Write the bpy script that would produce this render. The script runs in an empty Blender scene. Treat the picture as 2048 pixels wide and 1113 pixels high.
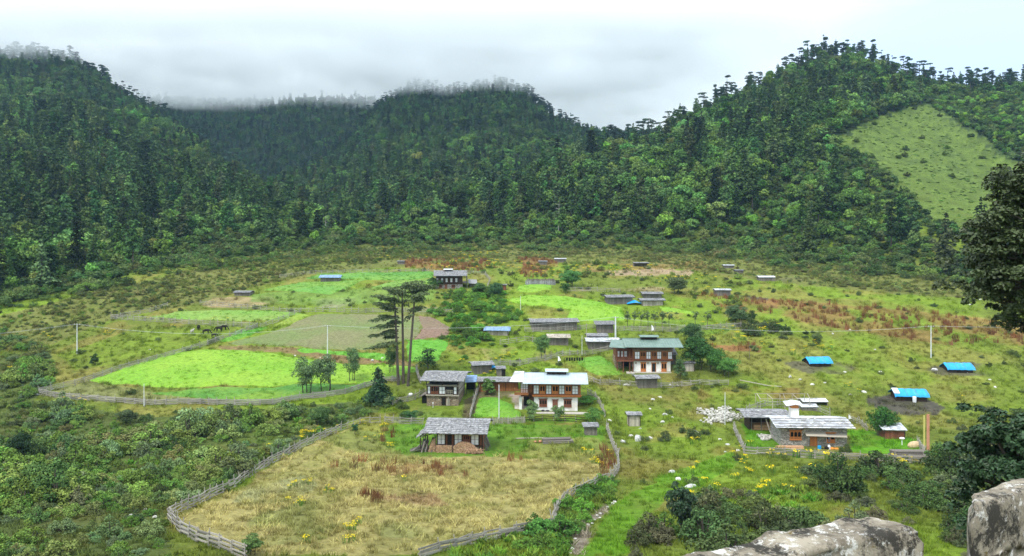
import bpy, math, random
import numpy as np
from mathutils import Vector, Matrix
from mathutils.geometry import delaunay_2d_cdt
R = math.radians
S = bpy.context.scene
COL = S.collection
rnd = random.Random(7)

# ------------------------------------------------------------------ camera
F, CX, YH = 1593.0, 1024.0, 450.0          # focal length, centre column and horizon row of the 2048 px photograph
cd = bpy.data.cameras.new('camera'); cam = bpy.data.objects.new('camera', cd); COL.objects.link(cam)
cam.location = (0, 0, 0); cam.rotation_euler = (R(90), 0, 0)
cd.sensor_width = 36; cd.lens = 36 * F / 2048
cd.shift_y = -(556.5 - YH) / 2048
cd.clip_start = 0.1; cd.clip_end = 12000
S.camera = cam
S.render.resolution_x = 1024; S.render.resolution_y = 556

# ------------------------------------------------------------------ sky (overcast: a Nishita sky behind a cloud deck)
SUN_EL, SUN_ROT = R(58), R(215)
w = bpy.data.worlds.new('World'); S.world = w; w.use_nodes = True
nt = w.node_tree; nt.nodes.clear()
def N(t, ty, **kw):
    n = t.nodes.new(ty)
    for k, v in kw.items(): setattr(n, k, v)
    return n
def setin(n, d):
    for k, v in d.items(): n.inputs[k].default_value = v
out = N(nt, 'ShaderNodeOutputWorld'); bg = N(nt, 'ShaderNodeBackground'); bg.inputs[1].default_value = 0.1
sky = N(nt, 'ShaderNodeTexSky', sky_type='NISHITA', sun_disc=False, sun_elevation=SUN_EL, sun_rotation=SUN_ROT)
tc = N(nt, 'ShaderNodeTexCoord'); sx = N(nt, 'ShaderNodeSeparateXYZ')
nt.links.new(tc.outputs['Generated'], sx.inputs[0])
mp = N(nt, 'ShaderNodeMapping'); mp.inputs['Scale'].default_value = (1.5, 1.5, 4.6)
mp.inputs['Location'].default_value = (0.35, 0.1, 0.3)
nt.links.new(tc.outputs['Generated'], mp.inputs[0])
nz = N(nt, 'ShaderNodeTexNoise'); setin(nz, {'Scale': 1.25, 'Detail': 4.5, 'Roughness': 0.45})
nt.links.new(mp.outputs[0], nz.inputs[0])
rp = N(nt, 'ShaderNodeValToRGB'); nt.links.new(nz.outputs[0], rp.inputs[0])
e = rp.color_ramp.elements
e[0].position = 0.33; e[0].color = (0.44, 0.57, 0.78, 1); e[1].position = 0.64; e[1].color = (1.0, 0.985, 0.97, 1)
m_ = e.new(0.48); m_.color = (0.66, 0.79, 0.86, 1)
# brightness climbs towards the zenith as under a real cloud deck
el = N(nt, 'ShaderNodeMapRange'); setin(el, {'From Min': 0.0, 'From Max': 1.0, 'To Min': 13.6, 'To Max': 13.6})
nt.links.new(sx.outputs['Z'], el.inputs['Value'])
el2 = N(nt, 'ShaderNodeMapRange'); setin(el2, {'From Min': 0.0, 'From Max': 0.28, 'To Min': 0.86, 'To Max': 1.2})
nt.links.new(sx.outputs['Z'], el2.inputs['Value'])
mm = N(nt, 'ShaderNodeMath', operation='MULTIPLY'); nt.links.new(el.outputs[0], mm.inputs[0]); nt.links.new(el2.outputs[0], mm.inputs[1])
vm = N(nt, 'ShaderNodeVectorMath', operation='SCALE')
nt.links.new(rp.outputs[0], vm.inputs[0]); nt.links.new(mm.outputs[0], vm.inputs['Scale'])
mx = N(nt, 'ShaderNodeMix', data_type='RGBA'); mx.inputs[0].default_value = 0.93
nt.links.new(sky.outputs[0], mx.inputs[6]); nt.links.new(vm.outputs[0], mx.inputs[7])
nt.links.new(mx.outputs[2], bg.inputs[0]); nt.links.new(bg.outputs[0], out.inputs[0])

# ------------------------------------------------------------------ sun (veiled)
sd = bpy.data.lights.new('sun', 'SUN'); sd.energy = 2.2; sd.angle = R(8); sd.color = (1.0, 0.96, 0.88)
sun = bpy.data.objects.new('sun', sd); COL.objects.link(sun)
# sun_rotation is measured clockwise from +Y; it stands behind and left of the camera
az = SUN_ROT
dirv = Vector((math.sin(az) * math.cos(SUN_EL), math.cos(az) * math.cos(SUN_EL), math.sin(SUN_EL)))
sun.rotation_euler = dirv.to_track_quat('Z', 'Y').to_euler()

vs = S.view_settings
vs.view_transform = 'Standard'; vs.look = 'None'; vs.gamma = 1; vs.exposure = 0.42; vs.use_curve_mapping = False
S.render.engine = 'CYCLES'
S.cycles.max_bounces = 16; S.cycles.diffuse_bounces = 2; S.cycles.glossy_bounces = 2
S.cycles.volume_bounces = 16; S.cycles.transparent_max_bounces = 8

# ------------------------------------------------------------------ numpy noise
_perm = np.random.RandomState(3).rand(512, 512)
def vnoise(x, y):
    x = np.asarray(x, float); y = np.asarray(y, float)
    xi = np.floor(x).astype(int); yi = np.floor(y).astype(int)
    fx = x - xi; fy = y - yi
    fx = fx * fx * (3 - 2 * fx); fy = fy * fy * (3 - 2 * fy)
    a = _perm[xi % 512, yi % 512]; b = _perm[(xi + 1) % 512, yi % 512]
    c = _perm[xi % 512, (yi + 1) % 512]; d = _perm[(xi + 1) % 512, (yi + 1) % 512]
    return (a * (1 - fx) + b * fx) * (1 - fy) + (c * (1 - fx) + d * fx) * fy
def fbm(x, y, o=4):
    s = 0; a = 0.5; t = 0
    for i in range(o):
        s = s + a * vnoise(x * 2 ** i + 17.3 * i, y * 2 ** i + 5.1 * i); t += a; a *= 0.5
    return s / t
def sstep(a, b, x):
    t = np.clip((x - a) / (b - a), 0, 1); return t * t * (3 - 2 * t)
def inpoly(px, py, poly):
    px = np.asarray(px, float); py = np.asarray(py, float)
    r = np.zeros(px.shape, bool); n = len(poly)
    for i in range(n):
        x0, y0 = poly[i]; x1, y1 = poly[(i + 1) % n]
        if y0 == y1: continue
        c = ((y0 > py) != (y1 > py)) & (px < (x1 - x0) * (py - y0) / (y1 - y0) + x0)
        r ^= c
    return r

# ------------------------------------------------------------------ terrain height
def zrow(y, d): return (YH - y) / F * d
VT = [(-400, -4), (-8, -2.9), (5.5, -2.9), (8, -5.5), (20, -14.5), (45, -25), (60, -28)]
for y, d in [(1113, 70), (1050, 82), (1000, 95), (950, 112), (900, 132), (860, 146), (820, 160), (780, 172), (740, 184),
             (700, 197), (660, 212), (620, 230), (580, 254), (550, 278), (525, 310), (506, 350), (492, 400)]:
    VT.append((d, zrow(y, d)))
VT += [(500, zrow(472, 500)), (650, zrow(445, 650)), (850, zrow(405, 850)), (1100, zrow(345, 1100)), (1400, 130), (3000, 100)]
VTX = np.array([v[0] for v in VT], float); VTZ = np.array([v[1] for v in VT], float)
# smooth the profile once
_g = np.arange(-400, 3001, 1.0); _z = np.interp(_g, VTX, VTZ)
_zs = np.convolve(np.pad(_z, 12, mode='edge'), np.hanning(27)[1:-1] / np.hanning(27)[1:-1].sum(), 'valid')
_far = sstep(60, 90, _g); _z = _z * (1 - _far) + _zs * _far
def hill(px, Y, crest, foot, sh=1.15, drop=0.55):
    c = np.array(crest, float); fo = np.array(foot, float)
    D = np.interp(px, c[:, 0], c[:, 2]); cy = np.interp(px, c[:, 0], c[:, 1])
    zc = (YH - cy) / F * D
    Yf = np.interp(px, fo[:, 0], fo[:, 1]); zf = np.interp(Yf, _g, _z) - 3
    t = np.clip((Y - Yf) / (D - Yf), 0, 1)
    z = zf + (zc - zf) * t ** sh * (1 - 0.10 * np.exp(-((t - 1) / 0.07) ** 2) * 0)
    z = np.where(Y < Yf, zf - (Yf - Y) * 0.25, z)
    z = np.where(Y > D, zc - (Y - D) * drop, z)
    return z
HA = ([(-900, 90, 1000), (-200, 105, 1000), (0, 112, 990), (130, 122, 970), (200, 160, 950), (260, 202, 920), (330, 242, 880), (372, 270, 850),
       (430, 318, 790), (500, 365, 720), (600, 420, 640), (700, 450, 600), (800, 480, 560)], [(-900, 260), (0, 290), (300, 330), (600, 420), (800, 440)])
HB = ([(-300, 200, 1500), (250, 200, 1420), (450, 205, 1400), (650, 205, 1380), (850, 200, 1400), (1050, 240, 1500), (1205, 268, 1600), (1300, 265, 1600), (1500, 280, 1600), (2400, 300, 1600)],
      [(-300, 900), (2400, 900)])
HC = ([(420, 480, 800), (560, 372, 900), (640, 322, 980), (700, 285, 1040), (760, 216, 1090), (830, 178, 1130), (900, 190, 1130), (1000, 172, 1130), (1060, 196, 1100),
       (1110, 238, 1070), (1160, 265, 1020), (1205, 292, 980), (1260, 325, 920), (1350, 390, 820), (1450, 440, 760)], [(400, 620), (700, 470), (900, 420), (1200, 420), (1450, 480)])
HD = ([(880, 480, 470), (960, 440, 500), (1000, 418, 520), (1060, 378, 550), (1100, 350, 570), (1150, 325, 590), (1205, 300, 610), (1290, 284, 630), (1330, 272, 640), (1360, 245, 650),
       (1400, 222, 660), (1450, 202, 675), (1500, 182, 690), (1550, 160, 700), (1600, 128, 712), (1650, 110, 720), (1700, 110, 720), (1760, 130, 715),
       (1820, 156, 705), (1880, 172, 700), (1950, 176, 700), (2048, 172, 700), (2300, 165, 700), (2900, 200, 700)],
      [(880, 390), (1100, 370), (1300, 350), (1500, 330), (1700, 300), (1900, 280), (2100, 268), (2900, 240)])
HE = ([(1500, 470, 430), (1600, 372, 500), (1650, 310, 540), (1700, 275, 570), (1780, 235, 600), (1850, 212, 600), (1900, 240, 580), (1960, 283, 550), (2048, 345, 500), (2200, 440, 420), (2500, 500, 380)],
      [(1500, 350), (1700, 300), (1900, 280), (2100, 265), (2500, 250)])
def nearer(H, k): return ([(a, b, c * k) for a, b, c in H[0]], H[1])
HA = nearer(HA, .89); HB = nearer(HB, .86); HC = nearer(HC, .94); HD = nearer(HD, .88); HE = nearer(HE, .90)
def smax(a, b, k=6.0):
    h = np.clip(0.5 + 0.5 * (a - b) / k, 0, 1)
    return b * (1 - h) + a * h + k * h * (1 - h)
def Z(X, Y):
    X = np.asarray(X, float); Y = np.asarray(Y, float)
    base = np.interp(Y, _g, _z)
    Yc = np.maximum(Y, 30.0); px = CX + F * X / Yc
    n1 = fbm(X / 28 + 50, Y / 28 + 80, 3) - 0.5
    n2 = fbm(X / 7 + 50, Y / 7 + 80, 2) - 0.5
    amp = sstep(9, 60, Y)
    v = base + amp * (1.6 * n1 + 0.30 * n2)
    # small hollow and knolls by the stream at right, bench edge at left
    g = (fbm(X / 95 + 9, Y / 95 + 4, 3) - 0.5)
    rid = (0.5 - np.abs(fbm(X / 130 + 31, Y / 160 + 7, 4) - 0.5) * 2)
    hn = 26 * g + 10 * rid
    k = sstep(300, 520, Y)
    far = v
    for H, s in ((HA, 1.1), (HC, 1.1), (HD, 1.05), (HE, 1.0)):
        h = hill(px, Y, H[0], H[1], s)
        D = np.interp(px, np.array(H[0])[:, 0], np.array(H[0])[:, 2])
        damp = np.clip(np.abs(D - Y) / 120, 0.12, 1)
        far = smax(far, h + hn * k * damp * (0.35 if H is HE else 1), 5.0)
    far = smax(far, hill(px, Y, HB[0], HB[1], 1.2, 0.3) + 8 * g, 5.0)
    return np.where(Y < 200, v, v + (far - v) * sstep(200, 260, Y))
_Ys = np.concatenate([np.linspace(62, 420, 1800), np.linspace(421, 1700, 1600)])
def ground(px, py):
    """the first point of the terrain behind a spot of the photograph"""
    X = (px - CX) / F * _Ys; z = Z(X, _Ys)
    row = YH - F * z / _Ys
    i = int(np.argmax(row <= py))
    if row[i] > py: i = len(_Ys) - 1
    if i > 0:
        a, b = row[i - 1], row[i]; t = (a - py) / (a - b) if a != b else 0
        Yv = _Ys[i - 1] + (_Ys[i] - _Ys[i - 1]) * min(max(t, 0), 1)
    else: Yv = _Ys[0]
    Xv = (px - CX) / F * Yv
    return Vector((Xv, Yv, float(Z(Xv, Yv))))
def proj(X, Y, z): return CX + F * X / Y, YH - F * z / Y

# ------------------------------------------------------------------ materials
MATS = {}
def base_mat(name):
    m = bpy.data.materials.new(name); m.use_nodes = True
    t = m.node_tree; b = t.nodes['Principled BSDF']; b.inputs['Roughness'].default_value = 0.85
    b.inputs['Specular IOR Level'].default_value = 0.25
    MATS[name] = m
    return m, t, b
def wall_mat(name, c1, c2, scale=3.0, stretch=(1, 1, 1), rough=0.85, bump=0.3, metal=0.0, c3=None, spec=0.25):
    m, t, b = base_mat(name)
    tc = N(t, 'ShaderNodeTexCoord'); mp = N(t, 'ShaderNodeMapping'); mp.inputs['Scale'].default_value = stretch
    t.links.new(tc.outputs['Object'], mp.inputs[0])
    nz = N(t, 'ShaderNodeTexNoise'); setin(nz, {'Scale': scale, 'Detail': 6, 'Roughness': 0.65}); t.links.new(mp.outputs[0], nz.inputs[0])
    rp = N(t, 'ShaderNodeValToRGB'); t.links.new(nz.outputs[0], rp.inputs[0])
    e = rp.color_ramp.elements; e[0].position = 0.36; e[0].color = (*c1, 1); e[1].position = 0.64; e[1].color = (*c2, 1)
    col = rp.outputs[0]
    # every separate board, slat or stone gets its own tone
    ge = N(t, 'ShaderNodeNewGeometry'); mr = N(t, 'ShaderNodeMapRange'); setin(mr, {'To Min': 0.72, 'To Max': 1.25})
    t.links.new(ge.outputs['Random Per Island'], mr.inputs['Value'])
    sc = N(t, 'ShaderNodeVectorMath', operation='SCALE'); t.links.new(col, sc.inputs[0]); t.links.new(mr.outputs[0], sc.inputs['Scale'])
    col = sc.outputs[0]
    if c3:
        n2 = N(t, 'ShaderNodeTexNoise'); setin(n2, {'Scale': scale * 0.35, 'Detail': 4}); t.links.new(tc.outputs['Object'], n2.inputs[0])
        r2 = N(t, 'ShaderNodeMapRange'); setin(r2, {'From Min': 0.52, 'From Max': 0.62}); t.links.new(n2.outputs[0], r2.inputs['Value'])
        mx = N(t, 'ShaderNodeMix', data_type='RGBA'); t.links.new(r2.outputs[0], mx.inputs[0]); t.links.new(col, mx.inputs[6]); mx.inputs[7].default_value = (*c3, 1)
        col = mx.outputs[2]
    t.links.new(col, b.inputs['Base Color'])
    b.inputs['Roughness'].default_value = rough; b.inputs['Metallic'].default_value = metal; b.inputs['Specular IOR Level'].default_value = spec
    bp = N(t, 'ShaderNodeBump'); setin(bp, {'Strength': bump, 'Distance': 0.05}); t.links.new(nz.outputs[0], bp.inputs['Height']); t.links.new(bp.outputs[0], b.inputs['Normal'])
    return m
wall_mat('shingle', (0.13, 0.13, 0.14), (0.36, 0.36, 0.37), 5, (1, 1, 1))
wall_mat('shingle_pale', (0.40, 0.41, 0.44), (0.62, 0.64, 0.67), 5)
wall_mat('fence_grey', (0.24, 0.22, 0.195), (0.44, 0.41, 0.37), 6, (4, 4, 0.6))
wall_mat('wood_grey', (0.10, 0.088, 0.075), (0.24, 0.215, 0.19), 6, (4, 4, 0.6))
wall_mat('wood_pale', (0.30, 0.26, 0.21), (0.52, 0.47, 0.40), 6, (4, 4, 0.6))
wall_mat('wood_dark', (0.030, 0.018, 0.014), (0.075, 0.045, 0.035), 6)
wall_mat('wood_brown', (0.20, 0.075, 0.030), (0.36, 0.15, 0.055), 8, (1, 1, 1))
wall_mat('wood_red', (0.13, 0.045, 0.028), (0.25, 0.10, 0.055), 8)
wall_mat('wood_orange', (0.38, 0.13, 0.04), (0.55, 0.22, 0.07), 8)
wall_mat('wood_fresh', (0.52, 0.27, 0.14), (0.70, 0.42, 0.26), 5)
wall_mat('bark', (0.05, 0.04, 0.032), (0.12, 0.10, 0.08), 3, (3, 3, .5))
wall_mat('bark_pale', (0.24, 0.22, 0.19), (0.42, 0.40, 0.36), 3, (3, 3, .5))
wall_mat('plaster', (0.72, 0.71, 0.68), (0.86, 0.85, 0.83), 1.4, bump=0.1, c3=(0.66, 0.62, 0.56))
wall_mat('panel_white', (0.70, 0.71, 0.74), (0.80, 0.81, 0.84), 2, bump=0.05)
wall_mat('concrete', (0.38, 0.35, 0.31), (0.54, 0.50, 0.45), 2)
wall_mat('roof_blue', (0.36, 0.44, 0.49), (0.44, 0.52, 0.57), 0.8, rough=0.6, bump=0.05, spec=0.5)
wall_mat('roof_green', (0.115, 0.18, 0.155), (0.17, 0.245, 0.21), 0.9, rough=0.5, bump=0.05, spec=0.4)
wall_mat('roof_tin', (0.50, 0.52, 0.57), (0.74, 0.75, 0.79), 1.6, rough=0.5, bump=0.1, c3=(0.36, 0.36, 0.37))
wall_mat('tarp_blue', (0.01, 0.28, 0.66), (0.03, 0.38, 0.74), 1.2, rough=0.5, bump=0.8, spec=0.35, c3=(0.10, 0.42, 0.66))
wall_mat('tarp_navy', (0.10, 0.19, 0.36), (0.22, 0.34, 0.52), 1.5, rough=0.5, bump=0.5, spec=0.4)
wall_mat('paint_yellow', (0.50, 0.46, 0.13), (0.58, 0.52, 0.17), 2)
wall_mat('paint_salmon', (0.48, 0.21, 0.13), (0.60, 0.29, 0.19), 2)
wall_mat('paint_orange', (0.85, 0.28, 0.05), (0.9, 0.33, 0.06), 2)
wall_mat('cloth_white', (0.74, 0.74, 0.74), (0.86, 0.86, 0.86), 2)
wall_mat('dark', (0.008, 0.007, 0.006), (0.018, 0.015, 0.012), 2)
wall_mat('frieze', (0.10, 0.09, 0.06), (0.30, 0.20, 0.13), 14)
wall_mat('rock', (0.34, 0.34, 0.33), (0.66, 0.66, 0.64), 2.5, bump=0.6, c3=(0.22, 0.22, 0.20))
wall_mat('rock_white', (0.40, 0.39, 0.36), (0.72, 0.70, 0.66), 4, bump=0.5)
wall_mat('rubble', (0.30, 0.29, 0.26), (0.60, 0.58, 0.53), 4, bump=0.5)
wall_mat('pole_grey', (0.55, 0.57, 0.58), (0.72, 0.74, 0.75), 2)
wall_mat('wire', (0.45, 0.47, 0.48), (0.55, 0.57, 0.58), 2)
wall_mat('cattle_dark', (0.012, 0.010, 0.009), (0.03, 0.025, 0.02), 2)
wall_mat('cattle_pale', (0.5, 0.47, 0.42), (0.66, 0.62, 0.56), 2)
wall_mat('firewood', (0.34, 0.17, 0.09), (0.62, 0.44, 0.30), 6)
wall_mat('straw', (0.42, 0.30, 0.17), (0.58, 0.45, 0.28), 6)
# rubble stone wall
def stone_mat(name, cols, scale, mortar=(0.10, 0.085, 0.07)):
    m, t, b = base_mat(name)
    tc = N(t, 'ShaderNodeTexCoord'); mp = N(t, 'ShaderNodeMapping'); mp.inputs['Scale'].default_value = (1, 1, 2.1)
    nz = N(t, 'ShaderNodeTexNoise'); setin(nz, {'Scale': 2.2, 'Detail': 2}); t.links.new(tc.outputs['Object'], nz.inputs[0])
    ad = N(t, 'ShaderNodeMix', data_type='RGBA', blend_type='LINEAR_LIGHT'); ad.inputs[0].default_value = 0.08
    t.links.new(tc.outputs['Object'], ad.inputs[6]); t.links.new(nz.outputs['Color'], ad.inputs[7]); t.links.new(ad.outputs[2], mp.inputs[0])
    v = N(t, 'ShaderNodeTexVoronoi'); v.inputs['Scale'].default_value = scale; t.links.new(mp.outputs[0], v.inputs[0])
    v2 = N(t, 'ShaderNodeTexVoronoi', feature='DISTANCE_TO_EDGE'); v2.inputs['Scale'].default_value = scale; t.links.new(mp.outputs[0], v2.inputs[0])
    sp = N(t, 'ShaderNodeSeparateColor'); t.links.new(v.outputs['Color'], sp.inputs[0])
    rp = N(t, 'ShaderNodeValToRGB'); t.links.new(sp.outputs[0], rp.inputs[0])
    e = rp.color_ramp.elements
    e[0].color = (*cols[0], 1); e[1].color = (*cols[-1], 1)
    for i, c in enumerate(cols[1:-1]):
        x = e.new((i + 1) / (len(cols) - 1)); x.color = (*c, 1)
    mr = N(t, 'ShaderNodeMapRange'); setin(mr, {'From Min': 0.02, 'From Max': 0.09}); t.links.new(v2.outputs[0], mr.inputs['Value'])
    mx = N(t, 'ShaderNodeMix', data_type='RGBA'); mx.inputs[6].default_value = (*mortar, 1)
    t.links.new(mr.outputs[0], mx.inputs[0]); t.links.new(rp.outputs[0], mx.inputs[7]); t.links.new(mx.outputs[2], b.inputs['Base Color'])
    bp = N(t, 'ShaderNodeBump'); setin(bp, {'Strength': 0.8, 'Distance': 0.06}); t.links.new(mr.outputs[0], bp.inputs['Height']); t.links.new(bp.outputs[0], b.inputs['Normal'])
    return m
stone_mat('stone_brown', [(0.28, 0.19, 0.12), (0.38, 0.29, 0.20), (0.22, 0.16, 0.11), (0.46, 0.38, 0.28)], 2.6)
stone_mat('stone_grey', [(0.30, 0.27, 0.24), (0.48, 0.45, 0.41), (0.22, 0.20, 0.18), (0.58, 0.54, 0.50)], 2.4, (0.16, 0.14, 0.125))

# foliage: tone comes from the plant (attribute "color" of the instance or the object), leaf clumps differ from each other
def leaf_mat(name, lo=0.5, hi=1.55, rough=0.85, spec=0.08, fixed=None, trans=0.0):
    m, t, b = base_mat(name)
    if fixed is None:
        at = N(t, 'ShaderNodeAttribute', attribute_type='INSTANCER'); at.attribute_name = 'color'; src = at.outputs['Color']
    else:
        c = N(t, 'ShaderNodeRGB'); c.outputs[0].default_value = (*fixed, 1); src = c.outputs[0]
    ge = N(t, 'ShaderNodeNewGeometry'); mr = N(t, 'ShaderNodeMapRange'); setin(mr, {'To Min': lo, 'To Max': hi})
    t.links.new(ge.outputs['Random Per Island'], mr.inputs['Value'])
    tc = N(t, 'ShaderNodeTexCoord'); nz = N(t, 'ShaderNodeTexNoise'); setin(nz, {'Scale': 0.45, 'Detail': 3}); t.links.new(tc.outputs['Object'], nz.inputs[0])
    m2 = N(t, 'ShaderNodeMapRange'); setin(m2, {'From Min': 0.3, 'From Max': 0.7, 'To Min': 0.75, 'To Max': 1.25}); t.links.new(nz.outputs[0], m2.inputs['Value'])
    ml = N(t, 'ShaderNodeMath', operation='MULTIPLY'); t.links.new(mr.outputs[0], ml.inputs[0]); t.links.new(m2.outputs[0], ml.inputs[1])
    sc = N(t, 'ShaderNodeVectorMath', operation='SCALE'); t.links.new(src, sc.inputs[0]); t.links.new(ml.outputs[0], sc.inputs['Scale'])
    t.links.new(sc.outputs[0], b.inputs['Base Color'])
    b.inputs['Roughness'].default_value = rough; b.inputs['Specular IOR Level'].default_value = spec
    return m
leaf_mat('leaf'); leaf_mat('leaf_gloss', 0.5, 1.5, 0.5, 0.3)
leaf_mat('petal', 0.8, 1.15, fixed=(0.80, 0.62, 0.02))
leaf_mat('blade', 0.7, 1.35)

# ------------------------------------------------------------------ helpers
def tag(o, label=None, cat=None, group=None, kind=None):
    if label: o['label'] = label
    if cat: o['category'] = cat
    if group: o['group'] = group
    if kind: o['kind'] = kind
    return o
def empty(name, loc, rz=0):
    o = bpy.data.objects.new(name, None); COL.objects.link(o); o.location = loc; o.rotation_euler = (0, 0, rz)
    o.empty_display_size = 0.5
    return o
def link(name, me, parent=None, loc=None):
    o = bpy.data.objects.new(name, me); COL.objects.link(o)
    if parent: o.parent = parent
    if loc is not None: o.location = loc
    return o
def copy_tree(o, parent=None):
    c = o.copy(); COL.objects.link(c)
    if parent: c.parent = parent
    for ch in [x for x in bpy.data.objects if x.parent == o]: copy_tree(ch, c)
    return c
class MB:
    def __init__(s): s.v = []; s.f = []
    def add(s, vs, fs):
        o = len(s.v); s.v += [tuple(v) for v in vs]; s.f += [tuple(i + o for i in f) for f in fs]; return s
    def box(s, x0, x1, y0, y1, z0, z1):
        if x0 > x1: x0, x1 = x1, x0
        return s.add([(x0, y0, z0), (x1, y0, z0), (x1, y1, z0), (x0, y1, z0), (x0, y0, z1), (x1, y0, z1), (x1, y1, z1), (x0, y1, z1)],
                     [(0, 3, 2, 1), (4, 5, 6, 7), (0, 1, 5, 4), (1, 2, 6, 5), (2, 3, 7, 6), (3, 0, 4, 7)])
    def bar(s, p, q, w, h=None, jit=0):
        p = Vector(p); q = Vector(q); h = h or w; d = (q - p)
        if d.length < 1e-6: return s
        d.normalize(); up = Vector((0, 0, 1)) if abs(d.z) < 0.95 else Vector((0, 1, 0))
        a = d.cross(up).normalized() * w / 2; b = a.cross(d).normalized() * h / 2
        vs = [p - a - b, p + a - b, p + a + b, p - a + b, q - a - b, q + a - b, q + a + b, q - a + b]
        return s.add(vs, [(0, 1, 2, 3), (7, 6, 5, 4), (0, 4, 5, 1), (1, 5, 6, 2), (2, 6, 7, 3), (3, 7, 4, 0)])
    def slab(s, a, b, c, d, t):
        """a-b-c-d corners of the top face (counter-clockwise from above), t thick"""
        a, b, c, d = map(Vector, (a, b, c, d)); n = (b - a).cross(d - a).normalized() * t
        vs = [a, b, c, d, a - n, b - n, c - n, d - n]
        return s.add(vs, [(0, 1, 2, 3), (7, 6, 5, 4), (4, 5, 1, 0), (5, 6, 2, 1), (6, 7, 3, 2), (7, 4, 0, 3)])
    def prism(s, pts, y0, y1):
        n = len(pts); vs = [(x, y0, z) for x, z in pts] + [(x, y1, z) for x, z in pts]
        return s.add(vs, [tuple(range(n)), tuple(range(2 * n - 1, n - 1, -1))] + [((i + 1) % n, i, n + i, n + (i + 1) % n) for i in range(n)])
    def prismx(s, pts, x0, x1):
        """profile in (y,z) swept along x"""
        n = len(pts); vs = [(x0, y, z) for y, z in pts] + [(x1, y, z) for y, z in pts]
        return s.add(vs, [tuple(range(n - 1, -1, -1)), tuple(range(n, 2 * n))] + [(i, (i + 1) % n, n + (i + 1) % n, n + i) for i in range(n)])
    def tube(s, pts, rad, n=6):
        pts = [Vector(p) for p in pts]; rings = []; o = len(s.v)
        for i, p in enumerate(pts):
            d = (pts[min(i + 1, len(pts) - 1)] - pts[max(i - 1, 0)]).normalized()
            u = d.cross(Vector((0.3, 1, 0.1))).normalized(); v = d.cross(u)
            r = rad[i] if isinstance(rad, (list, tuple)) else rad
            for k in range(n):
                a = 2 * math.pi * k / n; s.v.append(tuple(p + u * (r * math.cos(a)) + v * (r * math.sin(a))))
        for i in range(len(pts) - 1):
            for k in range(n):
                a = o + i * n + k; b = o + i * n + (k + 1) % n
                s.f.append((a, b, b + n, a + n))
        s.f.append(tuple(o + k for k in range(n - 1, -1, -1))); s.f.append(tuple(o + (len(pts) - 1) * n + k for k in range(n)))
        return s
    def ball(s, c, r, sq=(1, 1, 1), n=8, m=5):
        o = len(s.v); c = Vector(c)
        s.v.append((c.x, c.y, c.z + r * sq[2]))
        for i in range(1, m):
            for k in range(n):
                th = math.pi * i / m; a = 2 * math.pi * k / n
                s.v.append((c.x + r * sq[0] * math.sin(th) * math.cos(a), c.y + r * sq[1] * math.sin(th) * math.sin(a), c.z + r * sq[2] * math.cos(th)))
        s.v.append((c.x, c.y, c.z - r * sq[2])); e = len(s.v) - 1
        for k in range(n):
            s.f.append((o, o + 1 + k, o + 1 + (k + 1) % n)); s.f.append((e, e - n + (k + 1) % n, e - n + k))
        for i in range(m - 2):
            for k in range(n):
                a = o + 1 + i * n + k; b = o + 1 + i * n + (k + 1) % n; s.f.append((a, a + n, b + n, b))
        return s
    def mesh(s, name, mat):
        me = bpy.data.meshes.new(name); me.from_pydata(s.v, [], s.f); me.materials.append(MATS[mat] if isinstance(mat, str) else mat); me.update(); return me
    def build(s, name, mat, parent=None, label=None):
        if not s.v: return None
        o = link(name, s.mesh(name, mat), parent)
        if label: o['label'] = label
        return o
def npmesh(name, V, Fq, mats, midx=None, smooth=False):
    """fast mesh from numpy quads (or tris)"""
    me = bpy.data.meshes.new(name); k = Fq.shape[1]
    me.vertices.add(len(V)); me.vertices.foreach_set('co', V.astype(np.float32).ravel())
    me.loops.add(Fq.size); me.loops.foreach_set('vertex_index', Fq.astype(np.int32).ravel())
    me.polygons.add(len(Fq)); me.polygons.foreach_set('loop_start', np.arange(0, Fq.size, k, dtype=np.int32)); me.polygons.foreach_set('loop_total', np.full(len(Fq), k, np.int32))
    if midx is not None: me.polygons.foreach_set('material_index', midx.astype(np.int32))
    if smooth: me.polygons.foreach_set('use_smooth', np.ones(len(Fq), bool))
    for m in mats: me.materials.append(MATS[m] if isinstance(m, str) else m)
    me.update(calc_edges=True); me.validate()
    return me

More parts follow.
